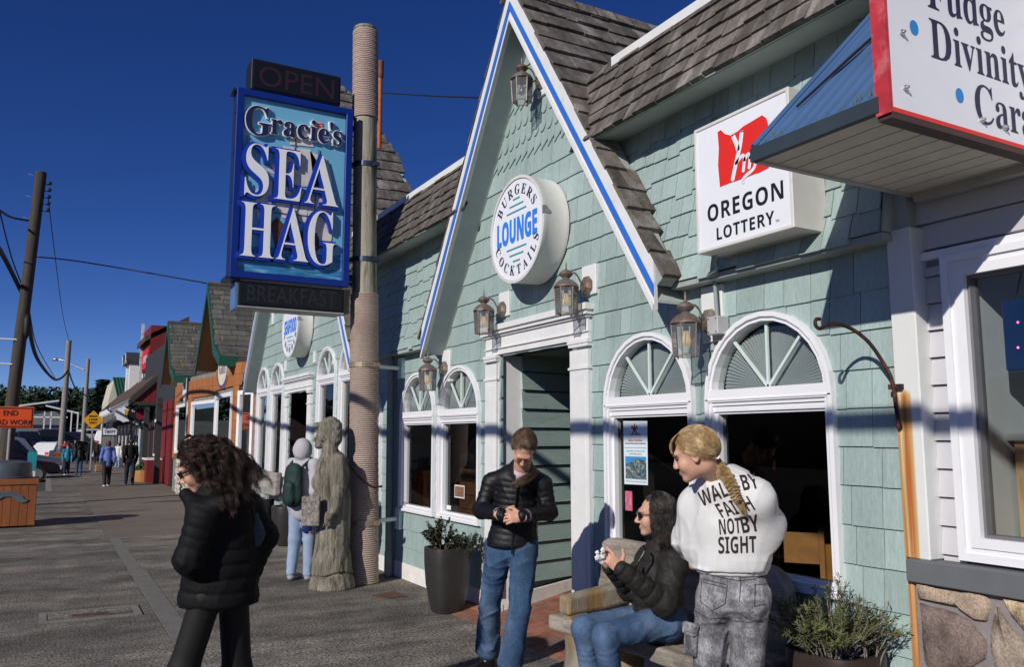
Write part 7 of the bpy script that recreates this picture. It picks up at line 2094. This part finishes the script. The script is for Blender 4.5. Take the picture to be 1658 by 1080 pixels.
# dark bob: strands falling straight from the parting
def fall_hair(c, Rm, s, n, m, zlen, face_gap, mat, parent, wavy=0.0, rr=(.082, .104, .100), ctr=(0, -.018, .028), spread=0.012, back=.0):
    d0 = rng.normal(size=(n * 5, 3)); d0 /= np.linalg.norm(d0, axis=1)[:, None]
    ok = (d0[:, 2] > .05) & (d0[:, 1] < .72 - .2 * (np.abs(d0[:, 0]) > .5)) 
    d0 = d0[ok][:n]; n = len(d0)
    side = np.where(d0[:, 0] >= 0, 1.0, -1.0)
    P = np.zeros((n, m, 3))
    ln = rng.uniform(zlen[0], zlen[1], n)
    ang = np.arctan2(d0[:, 1], np.abs(d0[:, 0]))        # keep each strand in its own meridian, pushed off the face
    ang = np.minimum(ang, face_gap + rng.uniform(-.1, .05, n))
    er = np.stack([np.cos(ang) * side, np.sin(ang)], 1)
    th0 = np.arccos(np.clip(d0[:, 2], -1, 1))
    lift = 1 + rng.uniform(0, .10, n)
    for k in range(m):
        u = k / (m - 1)
        dist_ = u * ln
        th = th0 + dist_ / .095
        over = np.maximum(th - math.pi * .55, 0) * .095
        thc = np.minimum(th, math.pi * .55)
        rad = np.sin(thc) * lift
        z = np.cos(thc) * rr[2] * lift - over
        x = er[:, 0] * rad * rr[0] * (1 + .05 * over / .1); y = er[:, 1] * rad * rr[1] - back * over
        P[:, k] = np.stack([x, y, z], 1) + np.array(ctr)
    if wavy:
        ph = rng.uniform(0, 6, (n, 1)); fq = rng.uniform(.8, 1.3, (n, 1)); u = np.linspace(0, 1, m)[None, :]
        P[:, :, 0] += wavy * u * np.sin(u * 16 * fq + ph); P[:, :, 1] += wavy * u * np.cos(u * 16 * fq + ph)
    P += rng.normal(size=(n, 1, 3)) * spread * np.linspace(0, 1, m)[None, :, None]
    return np.array(c) + s * (P @ Rm.T)
hair_cap('hair_cap', sc_, sRm, 1.0, m_hairdark, s_, lambda d: (d[:, 1] < .35 + .5 * (d[:, 2] - .2)) & (d[:, 2] > -.75))
strands('hair', fall_hair(sc_, sRm, 1.0, 4200, 18, (.155, .215), .40, m_hairdark, s_, .004, spread=.006), .0008, m_hairdark, s_)
ti = thing('crumpled_tissue', 'crumpled white tissue held by the seated woman', 'tissue', (2.64,3.766,0.969))
tcn = np.array((2.632,3.76,0.961)); rr_ = random.Random(4)
blob('tissue', [ell(tcn + np.array((rr_.gauss(0, .016), rr_.gauss(0, .012), rr_.gauss(0, .014))), (.012, .010, .011), None, k=.004) for k in range(16)] + [ell(np.array((2.644,3.736,0.998)) + np.array((rr_.gauss(0, .006), 0, rr_.gauss(0, .008))), (.009, .009, .011), k=.004) for _ in range(4)], .0045, m_tissue, ti, .006, wrinkle(.004, 160))

# ---------------------------------------------------------------- girl in the white sweatshirt, seen from behind
w_ = thing('person', 'girl with blond braid in white lettered sweatshirt and grey acid wash jeans', 'person', (2.7, 2.9, 0))
fw2 = np.array((.663, .749, 0)); lf2 = np.array((-.749, .663, 0)); rt2 = -lf2
bc = np.array((2.534,2.868,1.523)); bR = frame(lf2 * .92 + fw2 * .14 - upv * .30, upv + lf2 * .28)
hp, bL = head_prims(bc, bR, .97, .55)
nb_ = np.array((2.682,2.87,1.416)); bsR, bsL = np.array((2.752,2.727,1.332)), np.array((2.687,3.025,1.281))
beR, beL = np.array((2.877,2.767,1.215)), np.array((2.724,3.143,1.12))
bwR, bwL = np.array((2.965,2.977,1.1)), np.array((2.866,3.247,0.972))
bpel = np.array((2.757,2.888,0.999)); bhR, bhL = np.array((2.822,2.844,0.891)), np.array((2.724,2.972,0.866))
bkR, bkL = np.array((2.86,2.929,0.478)), np.array((2.763,3.077,0.468)); baR, baL = np.array((2.907,3.026,0.105)), np.array((2.826,3.165,0.094))
body = hp + [cone(nb_, bL(0, -.03, -.05), .054, .050), cone(bpel, nb_ - upv * .12, .07, .06), cone(bsR, bsL, .028, .028)]
body += chain([bsR, beR, bwR], (.035, .035, .026)) + chain([bsL, beL, bwL], (.035, .035, .026))
body += chain([bhR, bkR, baR], (.07, .05, .036)) + chain([bhL, bkL, baL], (.07, .05, .036))
body += hand(bwR, lf2 * .8 + fw2 * .5, fw2, upv, (30, 40, 30), .9) + hand(bwL, rt2 * .6 + fw2 * .7, fw2, upv, (30, 40, 30), .9)
blob('body', body, .0055, [m_skin, m_flush, m_lip], w_, .018, zone=head_zone(bc, bR, .97))
lo_ = np.array((2.757,2.889,1.072)); mid_ = np.array((2.749,2.876,1.192)); up2 = np.array((2.731,2.866,1.332))
sw = [cone(lo_, mid_, .168, .163, flat=(fw2, .74)), cone(mid_, up2, .163, .150, flat=(fw2, .72)), cone(bsR, bsL, .082, .082), cone(nb_ - upv * .03, nb_ + upv * .0, .085, .068),
      cone(bsR, beR, .080, .070), cone(beR, bwR, .070, .050), cone(bsL, beL, .082, .068), cone(beL, bwL, .068, .050), cone(np.array((2.762,2.893,1.025)), np.array((2.761,2.891,1.045)), .158, .162, flat=(fw2, .76))]
_wf = wrinkle(.0075, 24, 0, (1, 1, 1.3)); _wg = wrinkle(.004, 52)
fold = lambda x, y, z: _wf(x, y, z) + _wg(x, y, z)
sw += [cone(bsL, np.array((2.692,3.026,1.097)), .075, .085), cone(bsR, np.array((2.841,2.772,1.157)), .07, .075), cone(nb_ - upv * .02, bsR, .062, .07), cone(nb_ - upv * .02, bsL, .062, .07)]
swo = blob('sweatshirt', sw, .008, m_fleece, w_, .05, fold, cutz=[(np.array((2.763,2.895,1.008)), (0, 0, -1))])
b = MB()
band = [cone(np.array((2.769,2.902,0.977)), np.array((2.765,2.895,1.044)), .158, .160, flat=(fw2, .745))]
blob('waistband', band, .009, m_fleece, w_, .01, lambda x, y, z: .002 * np.sin(330 * (x - y) / 1.4), cutz=[(np.array((2.768,2.901,0.988)), (0, 0, -1)), (np.array((2.765,2.895,1.041)), (0, 0, 1))])
# print on the back, laid on the cloth
dg = bpy.context.evaluated_depsgraph_get()
bvh = BVHTree.FromPolygons([v.co.copy() for v in swo.data.vertices], [tuple(p.vertices) for p in swo.data.polygons])
po_ = np.array((2.407,2.513,1.268)); SCK = 3.62 / 1340
prx = np.array((.749 * .0 + .8731, -.4875, 0)); pry = np.array((-.061, -.1093, .992))
castd = nrm(po_ - np.array((0, 0, 1.6)))
def back_print(word, x0, y0, x1, y1, hgt, slant=0.0):
    """word between two points of its baseline (in 2.7 mm units about the middle of the back)"""
    v, f = text_data(sansb(word))
    lo = v.min(0); hi = v.max(0)
    u = (v[:, 0] - lo[0]) / (hi[0] - lo[0]); w = (v[:, 1] - lo[1]) / (hi[1] - lo[1])
    dx, dy = x1 - x0, y1 - y0; L = math.hypot(dx, dy); nx_, ny_ = -dy / L, dx / L
    X = x0 + dx * u + (nx_ * hgt + slant) * w; Y = y0 + dy * u + ny_ * hgt * w
    bm = bmesh.new()
    vs_ = [bm.verts.new((a, c, 0)) for a, c in zip(X, Y)]
    for q in f:
        try: bm.faces.new([vs_[i] for i in q])
        except ValueError: pass
    bmesh.ops.triangulate(bm, faces=bm.faces); bmesh.ops.subdivide_edges(bm, edges=[e for e in bm.edges if e.calc_length() > 4], cuts=2, use_grid_fill=False); bmesh.ops.triangulate(bm, faces=bm.faces)
    bm.verts.index_update(); out = []
    for q in bm.verts:
        o3 = po_ + prx * q.co.x * SCK + pry * q.co.y * SCK
        hit = bvh.ray_cast(Vector(o3), Vector(castd))
        out.append(np.array(hit[0]) - castd * .0022 if hit[0] is not None else o3 + castd * .45)
    fs_ = [tuple(x.index for x in q.verts) for q in bm.faces]; bm.free()
    mesh_obj('lettering', out, fs_, m_print, w_)
def BP(px, py): return px - 1185, 845 - py
for word, p0_, p1_, hgt, sl__ in (('WALK', (1135, 820), (1195, 797), 26, 0), ('BY', (1204, 795), (1230, 791), 27, -3), ('FAITH', (1169, 839), (1223, 826), 23, -8), ('NOT', (1165, 867), (1200, 864), 26, 0), ('BY', (1203, 864), (1231, 860), 27, -2), ('SIGHT', (1163, 898), (1225, 896), 28, 0)):
    a_, b_ = BP(*p0_), BP(*p1_); back_print(word, a_[0], a_[1], b_[0], b_[1], hgt, sl__)
jn = [cone(np.array((2.763,2.897,1.033)), np.array((2.774,2.906,0.926)), .142, .150, flat=(fw2, .74)), ell(bhR - fw2 * .035, (.085, .085, .10)), ell(bhL - fw2 * .035, (.085, .085, .10)), cone(bhR, bkR, .088, .072), cone(bkR, baR, .072, .080), cone(bhL, bkL, .088, .072), cone(bkL, baL, .072, .080)]
jo = pants('cargo_jeans', jn, m_acid, w_, .0075, .022, .005, 40)
bvj = BVHTree.FromPolygons([v.co.copy() for v in jo.data.vertices], [tuple(p.vertices) for p in jo.data.polygons])
def on_jeans(px, py, out=.004):
    o3 = po_ + prx * (px - 1185) * SCK * .93 + pry * (845 - py) * SCK * .93
    d = nrm(o3 - np.array((0, 0, 1.6))); h = bvj.ray_cast(Vector(o3), Vector(d))
    return (np.array(h[0]) - d * out) if h[0] is not None else o3 + d * .5
m_stitch = M('dark_seam_stitch', (.035, .034, .04), .9, n=.4, ns=60)
def seam(name, pts, r=.0017):
    P = []
    for i in range(len(pts) - 1):
        for u in np.linspace(0, 1, 7)[:-1]: P.append(on_jeans(pts[i][0] + (pts[i + 1][0] - pts[i][0]) * u, pts[i][1] + (pts[i + 1][1] - pts[i][1]) * u, .0015))
    P.append(on_jeans(*pts[-1], .0015)); b = MB(); b.tube(P, r, 4); b.build(name, m_stitch, w_)
seam('pocket_seam', [(1137, 936), (1135, 972), (1153, 987), (1174, 976), (1178, 946), (1137, 936)])
seam('pocket_seam', [(1138, 941), (1178, 951)])
seam('pocket_seam', [(1222, 944), (1221, 980), (1238, 976)]); seam('pocket_seam', [(1222, 946), (1240, 944)])
seam('yoke_seam', [(1140, 924), (1170, 935), (1198, 939), (1222, 936), (1240, 930)]); seam('seat_seam', [(1199, 921), (1199, 945), (1197, 972)])
seam('leg_crease', [(1122, 985), (1150, 1000), (1180, 997)], .0013); seam('leg_crease', [(1188, 1003), (1212, 1005), (1232, 1001)], .0013)
pk = [np.array(on_jeans(x, y, .012)) for x, y in ((1110, 1003), (1132, 1010), (1129, 1062), (1108, 1055))]
b = MB(); b.prism(pk, Vector(fw2 * .02)); bev(fix_normals(b.build('cargo_pocket', m_acid, w_)), .006, 2)
pf = [np.array(on_jeans(x, y, .020)) for x, y in ((1107, 1004), (1133, 1011), (1130, 1026), (1122, 1029), (1106, 1021))]
b = MB(); b.prism(pf, Vector(fw2 * .012)); bev(fix_normals(b.build('pocket_flap', m_acid, w_)), .004, 2)
for an in (baR, baL):
    base = np.array((an[0], an[1], .045)); blob('shoe', [cone(base + upv * .03, base, .045, .045), cone(base, base + fw2 * .15, .045, .036, flat=(upv, .8))], .010, M('white_sneaker', (.7, .7, .68), .6), w_, .02, cutz=[((0, 0, .002), (0, 0, -1))])
hair_cap('hair_cap', bc, bR, .97, m_hairblond, w_, lambda d: (d[:, 1] < .45 + .5 * (d[:, 2] - .2)) & (d[:, 2] > -.72 + .75 * (d[:, 1] > -.25)))
strands('hair', scalp_paths(bc, bR, .97, (0, -.80, -.62), 4200, 14, .007, lambda d: (d[:, 1] < .66 + .3 * (d[:, 2] - .3)) & (d[:, 2] > -.35 + .45 * (d[:, 1] > -.1)), wav=.02), .0008, m_hairblond, w_)
# fringe
n = 420; m = 9; x = rng.uniform(-.055, .055, n); u = np.linspace(0, 1, m)[None, :]
Pf = np.stack([x[:, None] * (1 + .25 * u) + .004 * np.sin(7 * u + x[:, None] * 90), .026 + .062 * np.sin(u * 1.5) * (1 - 2.2 * np.abs(x[:, None])) + .007 * rng.random((n, 1)), .113 - .066 * u ** 1.5 * rng.uniform(.8, 1.2, (n, 1))], 2)
strands('fringe', bc + .97 * (Pf @ bR.T), .0008, m_hairblond, w_)
# braid: three plaited locks from the nape down over the shoulders
t = np.linspace(0, 1, 60)
bp = np.array([(2.618,2.826,1.482), (2.615,2.77,1.446), (2.612,2.727,1.397), (2.62,2.711,1.353), (2.632,2.703,1.327)])
bpath = np.array(smooth_path(bp, 15)); 
tan = np.gradient(bpath, axis=0); tan /= np.linalg.norm(tan, axis=1)[:, None]
sx = np.cross(tan, -fw2); sx /= np.linalg.norm(sx, axis=1)[:, None]; sn = np.cross(sx, tan)
allp = []
K = len(bpath); tt = np.linspace(0, 1, K)
for lock in range(3):
    ph = 2 * math.pi * lock / 3; w0 = .017 * (1 - .35 * tt)
    cx = w0 * np.sin(2 * math.pi * 4.2 * tt + ph); cz = w0 * .55 * np.sin(2 * (2 * math.pi * 4.2 * tt + ph))
    cen = bpath + sx * cx[:, None] + sn * cz[:, None]
    o2 = rng.normal(size=(170, 1, 2)) * (.0062 * (1 - .3 * tt))[None, :, None]
    allp.append(cen[None] + o2[:, :, :1] * sx[None] + o2[:, :, 1:] * sn[None])
strands('braid', np.concatenate(allp)[:, ::2], .0009, m_hairblond, w_)
tl = np.array([(2.632,2.703,1.327), (2.645,2.699,1.3), (2.66,2.701,1.268)]); tl = np.array(smooth_path(tl, 5)); o2 = rng.normal(size=(220, 1, 3)) * .006
strands('braid_tail', tl[None] + o2 * (1.2 - np.linspace(0, .6, len(tl)))[None, :, None], .0009, m_hairblond, w_)
b = MB(); b.lathe([(.010, -.009), (.014, -.006), (.014, .006), (.010, .009)], (2.632,2.701,1.324), 12); b.build('hair_tie', m_zip, w_)
b = MB(); b.lathe([(.001, -.0115), (.009, -.007), (.0115, 0), (.009, .007), (.001, .0115)], bL(-.031, .074, .006), 10); b.lathe([(.001, -.0115), (.009, -.007), (.0115, 0), (.009, .007), (.001, .0115)], bL(.031, .074, .006), 10); b.build('eye', m_iris, w_, True)
for q in (-1, 1):
    b = MB(); b.tube([bL(q * .033 + dx, .088 - abs(dx) * .3, .027 - abs(dx) * .15) for dx in (-.016, 0, .016)], .0022, 4); b.build('eyebrow', m_hairblond, w_)

# ---------------------------------------------------------------- woman in black striding past in the foreground
k_ = thing('person', 'woman with long windblown curly dark hair striding left in black coat and leggings', 'person', (.78, 4.4, 0))
fw3 = np.array((.155, .988, 0)); lf3 = np.array((-.988, .155, 0)); rt3 = -lf3
kc = np.array((0.672,4.402,1.454)); kR = frame(lf3 * .84 + fw3 * .18 - upv * .50, upv + lf3 * .5)
hp, kL_ = head_prims(kc, kR, 1.0, 1.1)
kn = np.array((0.766,4.403,1.32)); ksL, ksR = np.array((0.692,4.31,1.216)), np.array((0.928,4.474,1.242))
keL, keR = np.array((0.64,4.321,1.022)), np.array((1.02,4.467,1.094)); kwL, kwR = np.array((0.718,4.475,0.929)), np.array((0.956,4.433,0.941))
kpel = np.array((0.802,4.448,0.875)); khL, khR = np.array((0.739,4.409,0.827)), np.array((0.882,4.494,0.8))
kkL, kkR = np.array((0.655,4.472,0.473)), np.array((0.928,4.559,0.417)); kaL, kaR = np.array((0.677,4.662,0.111)), np.array((1.061,4.53,0.102))
body = hp + [cone(kn, kL_(0, -.03, -.05), .056, .052), cone(kpel, kn - upv * .12, .08, .08), cone(ksL, ksR, .05, .05)]
body += chain([ksL, keL, kwL], (.045, .038, .027)) + chain([ksR, keR, kwR], (.045, .038, .027)) + chain([khL, kkL, kaL], (.07, .05, .036)) + chain([khR, kkR, kaR], (.07, .05, .036))
body += hand(kwL, rt3 * .5 - upv * .5, -fw3, upv, (25, 35, 25), .95) + hand(kwR, -upv, rt3, lf3, (25, 35, 25), .95)
blob('body', body, .007, m_skin, k_, .018)
ct = [cone(np.array((0.806,4.469,0.79)), np.array((0.804,4.44,0.996)), .200, .172, flat=(fw3, .80), quilt=(.070, .008, .0)), cone(np.array((0.804,4.44,0.996)), np.array((0.802,4.412,1.203)), .172, .150, flat=(fw3, .80), quilt=(.075, .008, 0)), cone(ksL, ksR, .080, .080), cone(kn - upv * .06, kn + upv * .02, .11, .10),
      cone(ksL, keL, .084, .076, quilt=(.050, .006, 0)), cone(keL, kwL, .076, .060, quilt=(.050, .006, 0)), cone(ksR, keR, .08, .072, quilt=(.050, .006, 0)), cone(keR, kwR, .072, .058, quilt=(.050, .006, 0)), ell(np.array((0.805,4.283,1.281)), (.12, .08, .06)), cone(np.array((0.615,4.406,1.325)), np.array((0.657,4.322,1.264)), .03, .045)]
blob('coat', ct, .009, m_puff3, k_, .03, wrinkle(.003, 45), cutz=[(np.array((0.812,4.468,0.775)), (0, .06, -1))])
b = MB(); blob('leggings', [cone(khL, khR, .07, .07), cone(khL, kkL, .075, .072), cone(kkL, kaL, .072, .05), cone(khR, kkR, .075, .072), cone(kkR, kaR, .072, .05)], .010, m_legging, k_, .03)
for an, dr in ((kaL, lf3), (kaR, lf3)):
    base = np.array((an[0], an[1], .05)); blob('shoe', [cone(an, base, .046, .05), cone(base, base + dr * .16, .046, .036, flat=(upv, .8))], .010, m_boot, k_, .02, cutz=[((0, 0, .002), (0, 0, -1))])
hbg = thing('shoulder_bag', 'slouchy pale blue denim bag hanging behind the arm of the woman in black', 'bag', (0.952,4.387,1.115))
blob('bag', [cone(np.array((0.945,4.4,1.206)), np.array((0.956,4.407,1.122)), .03, .045, flat=(fw3, .5)), ell(np.array((0.954,4.41,1.103)), (.055, .04, .075))], .010, M('pale_denim_bag', (.05, .068, .10), .85, n=.2, ns=9, bump=.2, bs=60), hbg, .03, wrinkle(.004, 50))
b = MB(); b.tube(smooth_path([np.array((0.88,4.282,1.324)), np.array((0.915,4.294,1.261)), np.array((0.934,4.316,1.192))], 4), .009, 6); b.build('strap', m_zip, hbg)
gk = thing('sunglasses', 'dark sunglasses on the woman striding past', 'sunglasses', kc)
b = MB()
for q in (-1, 1):
    pts = [kL_(q * (.031 + .026 * math.cos(a)), .0985 - .010 * abs(math.cos(a)), .008 + .0185 * math.sin(a)) for a in np.linspace(0, 2 * math.pi, 13)[:-1]]
    b.prism(pts, Vector(kR @ np.array((0, -.004, 0))))
    b.tube([kL_(q * .057, .088, .014), kL_(q * .074, .05, .013), kL_(q * .079, -.01, .008)], .003, 5)
fix_normals(b.build('lens', m_lens, gk))
hair_cap('hair_cap', kc, kR, 1.0, m_hairbrown, k_, lambda d: (d[:, 1] < .40 + .5 * (d[:, 2] - .2)) & (d[:, 2] > -.8))
def curly(c, Rm, n, m, wind):
    d0 = rng.normal(size=(n * 4, 3)); d0 /= np.linalg.norm(d0, axis=1)[:, None]
    ok = (d0[:, 1] < .38 + .35 * (d0[:, 2] - .3)) & (d0[:, 2] > -.45); d0 = d0[ok][:n]; n = len(d0)
    root = np.array((0, -.018, .028)) + d0 * np.array((.080, .100, .096))
    R0 = np.array(c) + root @ Rm.T; out = (d0 @ Rm.T)
    L = rng.uniform(.15, .33, (n, 1)); P = np.zeros((n, m, 3)); pos = R0.copy(); vel = out * .9 + wind * .35
    step = L / (m - 1)
    cc = np.array(c) + Rm @ np.array((0, -.018, .02))
    for k in range(m):
        P[:, k] = pos
        u = k / (m - 1)
        tgt = wind * (.75 + .5 * rng.random((n, 1))) + np.array((0, 0, -1.0)) * (.38 + .75 * u) + out * .25 * (1 - u)
        vel = vel * .72 + tgt * .42 + rng.normal(size=(n, 3)) * .10
        vel = vel / np.linalg.norm(vel, axis=1)[:, None]
        pos = pos + vel * step
        rel = pos - cc; dl = np.linalg.norm(rel, axis=1)[:, None]; mn = .112
        pos = np.where(dl < mn, cc + rel / dl * mn, pos)
    u = np.linspace(0, 1, m)[None, :, None]; ph = rng.uniform(0, 6.28, (n, 1, 1)); fq = rng.uniform(15, 22, (n, 1, 1)); am = .017 * np.minimum(u * 2.5, 1)
    a1 = np.array(rt3)[None, None]; a2 = upv[None, None]; a3 = fw3[None, None]
    return P + am * (np.sin(u * fq + ph) * (a1 * .4 + a3 * .6) + np.cos(u * fq + ph) * (a2 * .7 + a3 * .4))
gd = curly(kc, kR, 230, 34, rt3 * .66 + fw3 * -.1)
u_ = np.linspace(.35, 1, 34)[None, :, None]
kids = [gd + rng.normal(size=(len(gd), 1, 3)) * .0075 * u_ + .0022 * np.sin(np.linspace(0, 22, 34)[None, :, None] + rng.uniform(0, 6.28, (len(gd), 1, 3))) for _ in range(30)]
strands('hair', np.concatenate(kids), .00075, m_hairbrown, k_)

# ---------------------------------------------------------------- passers-by farther off
def walker(label, feet, h, az, top, legs, hairm, pose=0.0, hood=None, pack=None, bag=None, cap=None, shoes=None, skirt=False, vox=.024):
    """simple full figure: feet (x,y), height h, az facing angle (0 = +x, 90 = +y)"""
    t = thing('person', label, 'person', (feet[0], feet[1], 0))
    f = np.array((math.cos(R(az)), math.sin(R(az)), 0)); r = np.array((f[1], -f[0], 0)); o = np.array((feet[0], feet[1], 0.0))
    P = lambda a, b, c: o + (r * a + f * b + upv * c) * h
    stp = .09 * pose
    hipZ, shZ = .53, .82
    hd_c = P(0, .01, .93)
    Rm = frame(f, upv)
    hp, L_ = head_prims(hd_c, Rm, h / 1.70)
    hR, hL = P(.05, 0, hipZ), P(-.05, 0, hipZ); kR_, kL__ = P(.055, stp * .7 + .01, .29), P(-.055, -stp * .5 + .01, .29); aR_, aL_ = P(.055, stp, .05), P(-.055, -stp * 1.3, .06)
    s1, s2 = P(.105, 0, shZ), P(-.105, 0, shZ); e1, e2 = P(.135, -.02 - stp * .5, .63), P(-.135, -.02 + stp * .5, .63); w1, w2 = P(.125, .05 - stp * .7, .49), P(-.125, .05 + stp * .7, .49)
    nkp = P(0, 0, .85)
    body = hp + [cone(nkp, hd_c, .032 * h, .03 * h), cone(P(0, 0, .55), P(0, 0, .80), .042 * h, .042 * h)] + chain([s1, e1, w1], (.025 * h, .022 * h, .016 * h)) + chain([s2, e2, w2], (.025 * h, .022 * h, .016 * h)) + [ell(w1 - upv * .03 * h, (.02 * h, .02 * h, .035 * h)), ell(w2 - upv * .03 * h, (.02 * h, .02 * h, .035 * h))] + chain([hR, kR_, aR_], (.04 * h, .03 * h, .022 * h)) + chain([hL, kL__, aL_], (.04 * h, .03 * h, .022 * h))
    blob('body', body, vox * .8, m_skin, t, .02)
    jk = [cone(P(0, 0, .50), P(0, 0, .66), .092 * h, .085 * h, flat=(f, .8)), cone(P(0, 0, .66), P(0, 0, .79), .085 * h, .078 * h, flat=(f, .8)), cone(s1, s2, .045 * h, .045 * h), cone(s1, e1, .042 * h, .038 * h), cone(e1, w1, .038 * h, .03 * h), cone(s2, e2, .042 * h, .038 * h), cone(e2, w2, .038 * h, .03 * h), cone(P(0, 0, .82), P(0, 0, .865), .045 * h, .038 * h)]
    if hood: jk += [ell(P(0, -.012, .925), (.070 * h, .078 * h, .088 * h)), ell(P(0, .075, .92), (.045 * h, .05 * h, .06 * h), sub=True)] if hood == 'up' else [ell(P(0, -.05, .85), (.06 * h, .04 * h, .035 * h))]
    blob('jacket', jk, vox, top, t, .025, wrinkle(.005, 26))
    blob('trousers', [cone(hR, hL, .068 * h, .068 * h), cone(hR, kR_, .058 * h, .046 * h), cone(kR_, aR_, .046 * h, .036 * h), cone(hL, kL__, .058 * h, .046 * h), cone(kL__, aL_, .046 * h, .036 * h)], vox, legs, t, .03, wrinkle(.004, 30))
    for a in (aR_, aL_): 
        bz = np.array((a[0], a[1], .035)); blob('shoe', [cone(bz, bz + f * .09 * h, .03 * h, .024 * h, flat=(upv, .8))], vox * .8, shoes or m_boot, t, .02, cutz=[((0, 0, .0), (0, 0, -1))])
    if hood != 'up':
        blob('hair', [ell(hd_c + (upv * .022 - f * .018) * h / 1.7, (.096 * h / 1.7, .112 * h / 1.7, .106 * h / 1.7), Rm)] + ([ell(P(0, -.035, .89), (.045 * h, .03 * h, .05 * h))] if hairm is not m_hairdark else []), vox * .7, hairm, t, .02, cutz=[(hd_c + f * .045 + upv * .0, f * 1.0 + upv * -.60)])
    if cap: blob('cap', [ell(hd_c + upv * .05 * h / 1.7, (.09 * h / 1.7, .105 * h / 1.7, .06 * h / 1.7), Rm), cone(hd_c + (upv * .045 + f * .08) * h / 1.7, hd_c + (upv * .04 + f * .14) * h / 1.7, .05 * h / 1.7, .04 * h / 1.7, flat=(upv, .25))], vox * .7, cap, t, .01)
    if pack:
        blob('backpack', [cone(P(0, -.105, .60), P(0, -.10, .76), .085 * h, .075 * h, flat=(f, .6)), cone(P(0, -.15, .58), P(0, -.15, .66), .05 * h, .05 * h, flat=(f, .6))], vox * .8, pack, t, .02, wrinkle(.004, 40))
        for q in (-1, 1):
            b = MB(); b.tube([P(q * .06, -.09, .80), P(q * .075, .0, .865), P(q * .075, .065, .80), P(q * .08, .05, .66)], .011 * h, 5); b.build('strap', pack, t, True)
    return t, P
m_jblue = M('periwinkle_jacket', (.10, .155, .42), .7, n=.12); m_jteal = M('teal_jacket', (.012, .20, .30), .6, n=.12); m_jwhite = M('white_jacket', (.68, .66, .63), .8, n=.06); m_jred = M('red_jacket', (.45, .02, .025), .7, n=.1)
m_navyp = M('navy_trousers', (.012, .016, .035), .85, n=.1); m_lightjean = M('pale_blue_jeans', (.26, .34, .48), .85, n=.15, ns=8); m_ghood = M('light_grey_hoodie', (.42, .41, .44), .9, n=.08, bump=.2, bs=60); m_packg = M('dark_green_backpack', (.006, .026, .022), .7, n=.25, ns=12)
m_wshoe = M('white_shoe', (.7, .7, .7), .6, n=0); m_auburn = hair_mat('auburn_hair', (.055, .020, .010), (.09, .036, .018)); m_greyshoe = M('grey_sneaker', (.30, .30, .30), .7, n=.1)
walker('backpacker in grey hoodie and pale jeans half hidden behind the carved figure', (2.60, 9.58), 1.58, 35, m_ghood, m_lightjean, m_hairdark, .25, 'up', m_packg, shoes=m_greyshoe, vox=.016)
bl = thing('blue_bag', 'dark blue cloth bag with pink edge hanging beside the backpacker', 'bag', (2.629,9.462,0.659))
blob('bag', [cone(np.array((2.625,9.455,0.721)), np.array((2.634,9.47,0.582)), .045, .06, flat=(fw3, .5))], .014, M('royal_blue_cloth', (.01, .025, .14), .8, n=.15), bl, .02)
b = MB(); b.tube([(2.602,9.481,0.549), (2.67,9.444,0.542)], .008, 5); b.build('edge', M('pink_edge', (.7, .15, .2), .7), bl)
def gp(px, py):
    return None
F1 = (1.827,30.787,0); F2 = (2.581,31.613,0); F3 = (0.837,40.658,0); F4 = (1.299,40.4,0); F5 = (3.472,50.262,0); F6 = (2.325,56.945,0); F7 = (2.88,59.465,0); F8 = (1.015,57.677,0); F9 = (3.116,69.764,0); F10 = (1.766,64.891,0)
wk, P1_ = walker('woman in periwinkle jacket and black trousers walking away carrying a tan tote', F1[:2], 1.49, 96, m_jblue, m_legging, m_auburn, .9, 'down', shoes=m_wshoe)
tt_ = thing('tan_tote', 'tan tote bag carried by the woman in the periwinkle jacket', 'bag', (1.594,32.779,0.269))
b = MB(); c_ = P1_(-.16, .02, .40); b.obox(c_, (.13, .06, .12), Matrix.Rotation(R(10), 3, 'Z')); bev(b.build('bag', M('tan_leather', (.30, .19, .09), .7), tt_), .03, 2)
b = MB(); b.tube(smooth_path([P1_(-.22, .02, .46), P1_(-.20, .02, .54), P1_(-.13, .02, .54), P1_(-.11, .02, .46)], 4), .012, 5); b.build('handle', M('tan_leather_strap', (.25, .15, .07), .7), tt_)
walker('man in black jacket, black cap and dark jeans walking away by the red shop', F2[:2], 1.56, 92, m_puff3, m_navyp, m_hairdark, -.9, None, cap=m_puff3)
walker('woman in teal jacket and navy trousers walking towards the camera', F3[:2], 1.30, -85, m_jteal, m_navyp, m_hairlight, .6, shoes=m_wshoe)
walker('person in grey hood with black backpack and blue jeans walking away', F4[:2], 1.30, 92, m_puff3, m_denim, m_hairdark, -.6, 'up', m_puff)
walker('woman in white jacket and jeans standing near the shopfront', F5[:2], 1.32, -120, m_jwhite, m_lightjean, m_auburn, .2, shoes=m_wshoe)
walker('person all in black between the teal walker and the periwinkle jacket', F6[:2], 1.35, 90, m_puff3, m_legging, m_hairdark, .7)
walker('person in dark coat with a white carrier bag farther along', F7[:2], 1.40, 88, m_puff2, m_navyp, m_hairlight, .5)
wb_ = thing('white_carrier_bag', 'white carrier bag hanging beside a distant walker', 'bag', (F7[0] - .25, F7[1] - .1, .55))
b = MB(); b.obox((F7[0] - .28, F7[1] - .1, .62), (.10, .05, .22), Matrix()); bev(b.build('bag', m_jwhite, wb_), .03, 2)
walker('person in red jacket standing behind the teal walker', F8[:2], 1.42, -100, m_jred, m_navyp, m_hairlight, .2)
walker('distant person in dark jacket behind the white carrier bag', F9[:2], 1.45, 95, m_navyp, m_legging, m_hairdark, .5)
walker('distant walker in dark blue coat near the second utility pole', F10[:2], 1.45, -90, m_puff2, m_denim, m_hairlight, .5)
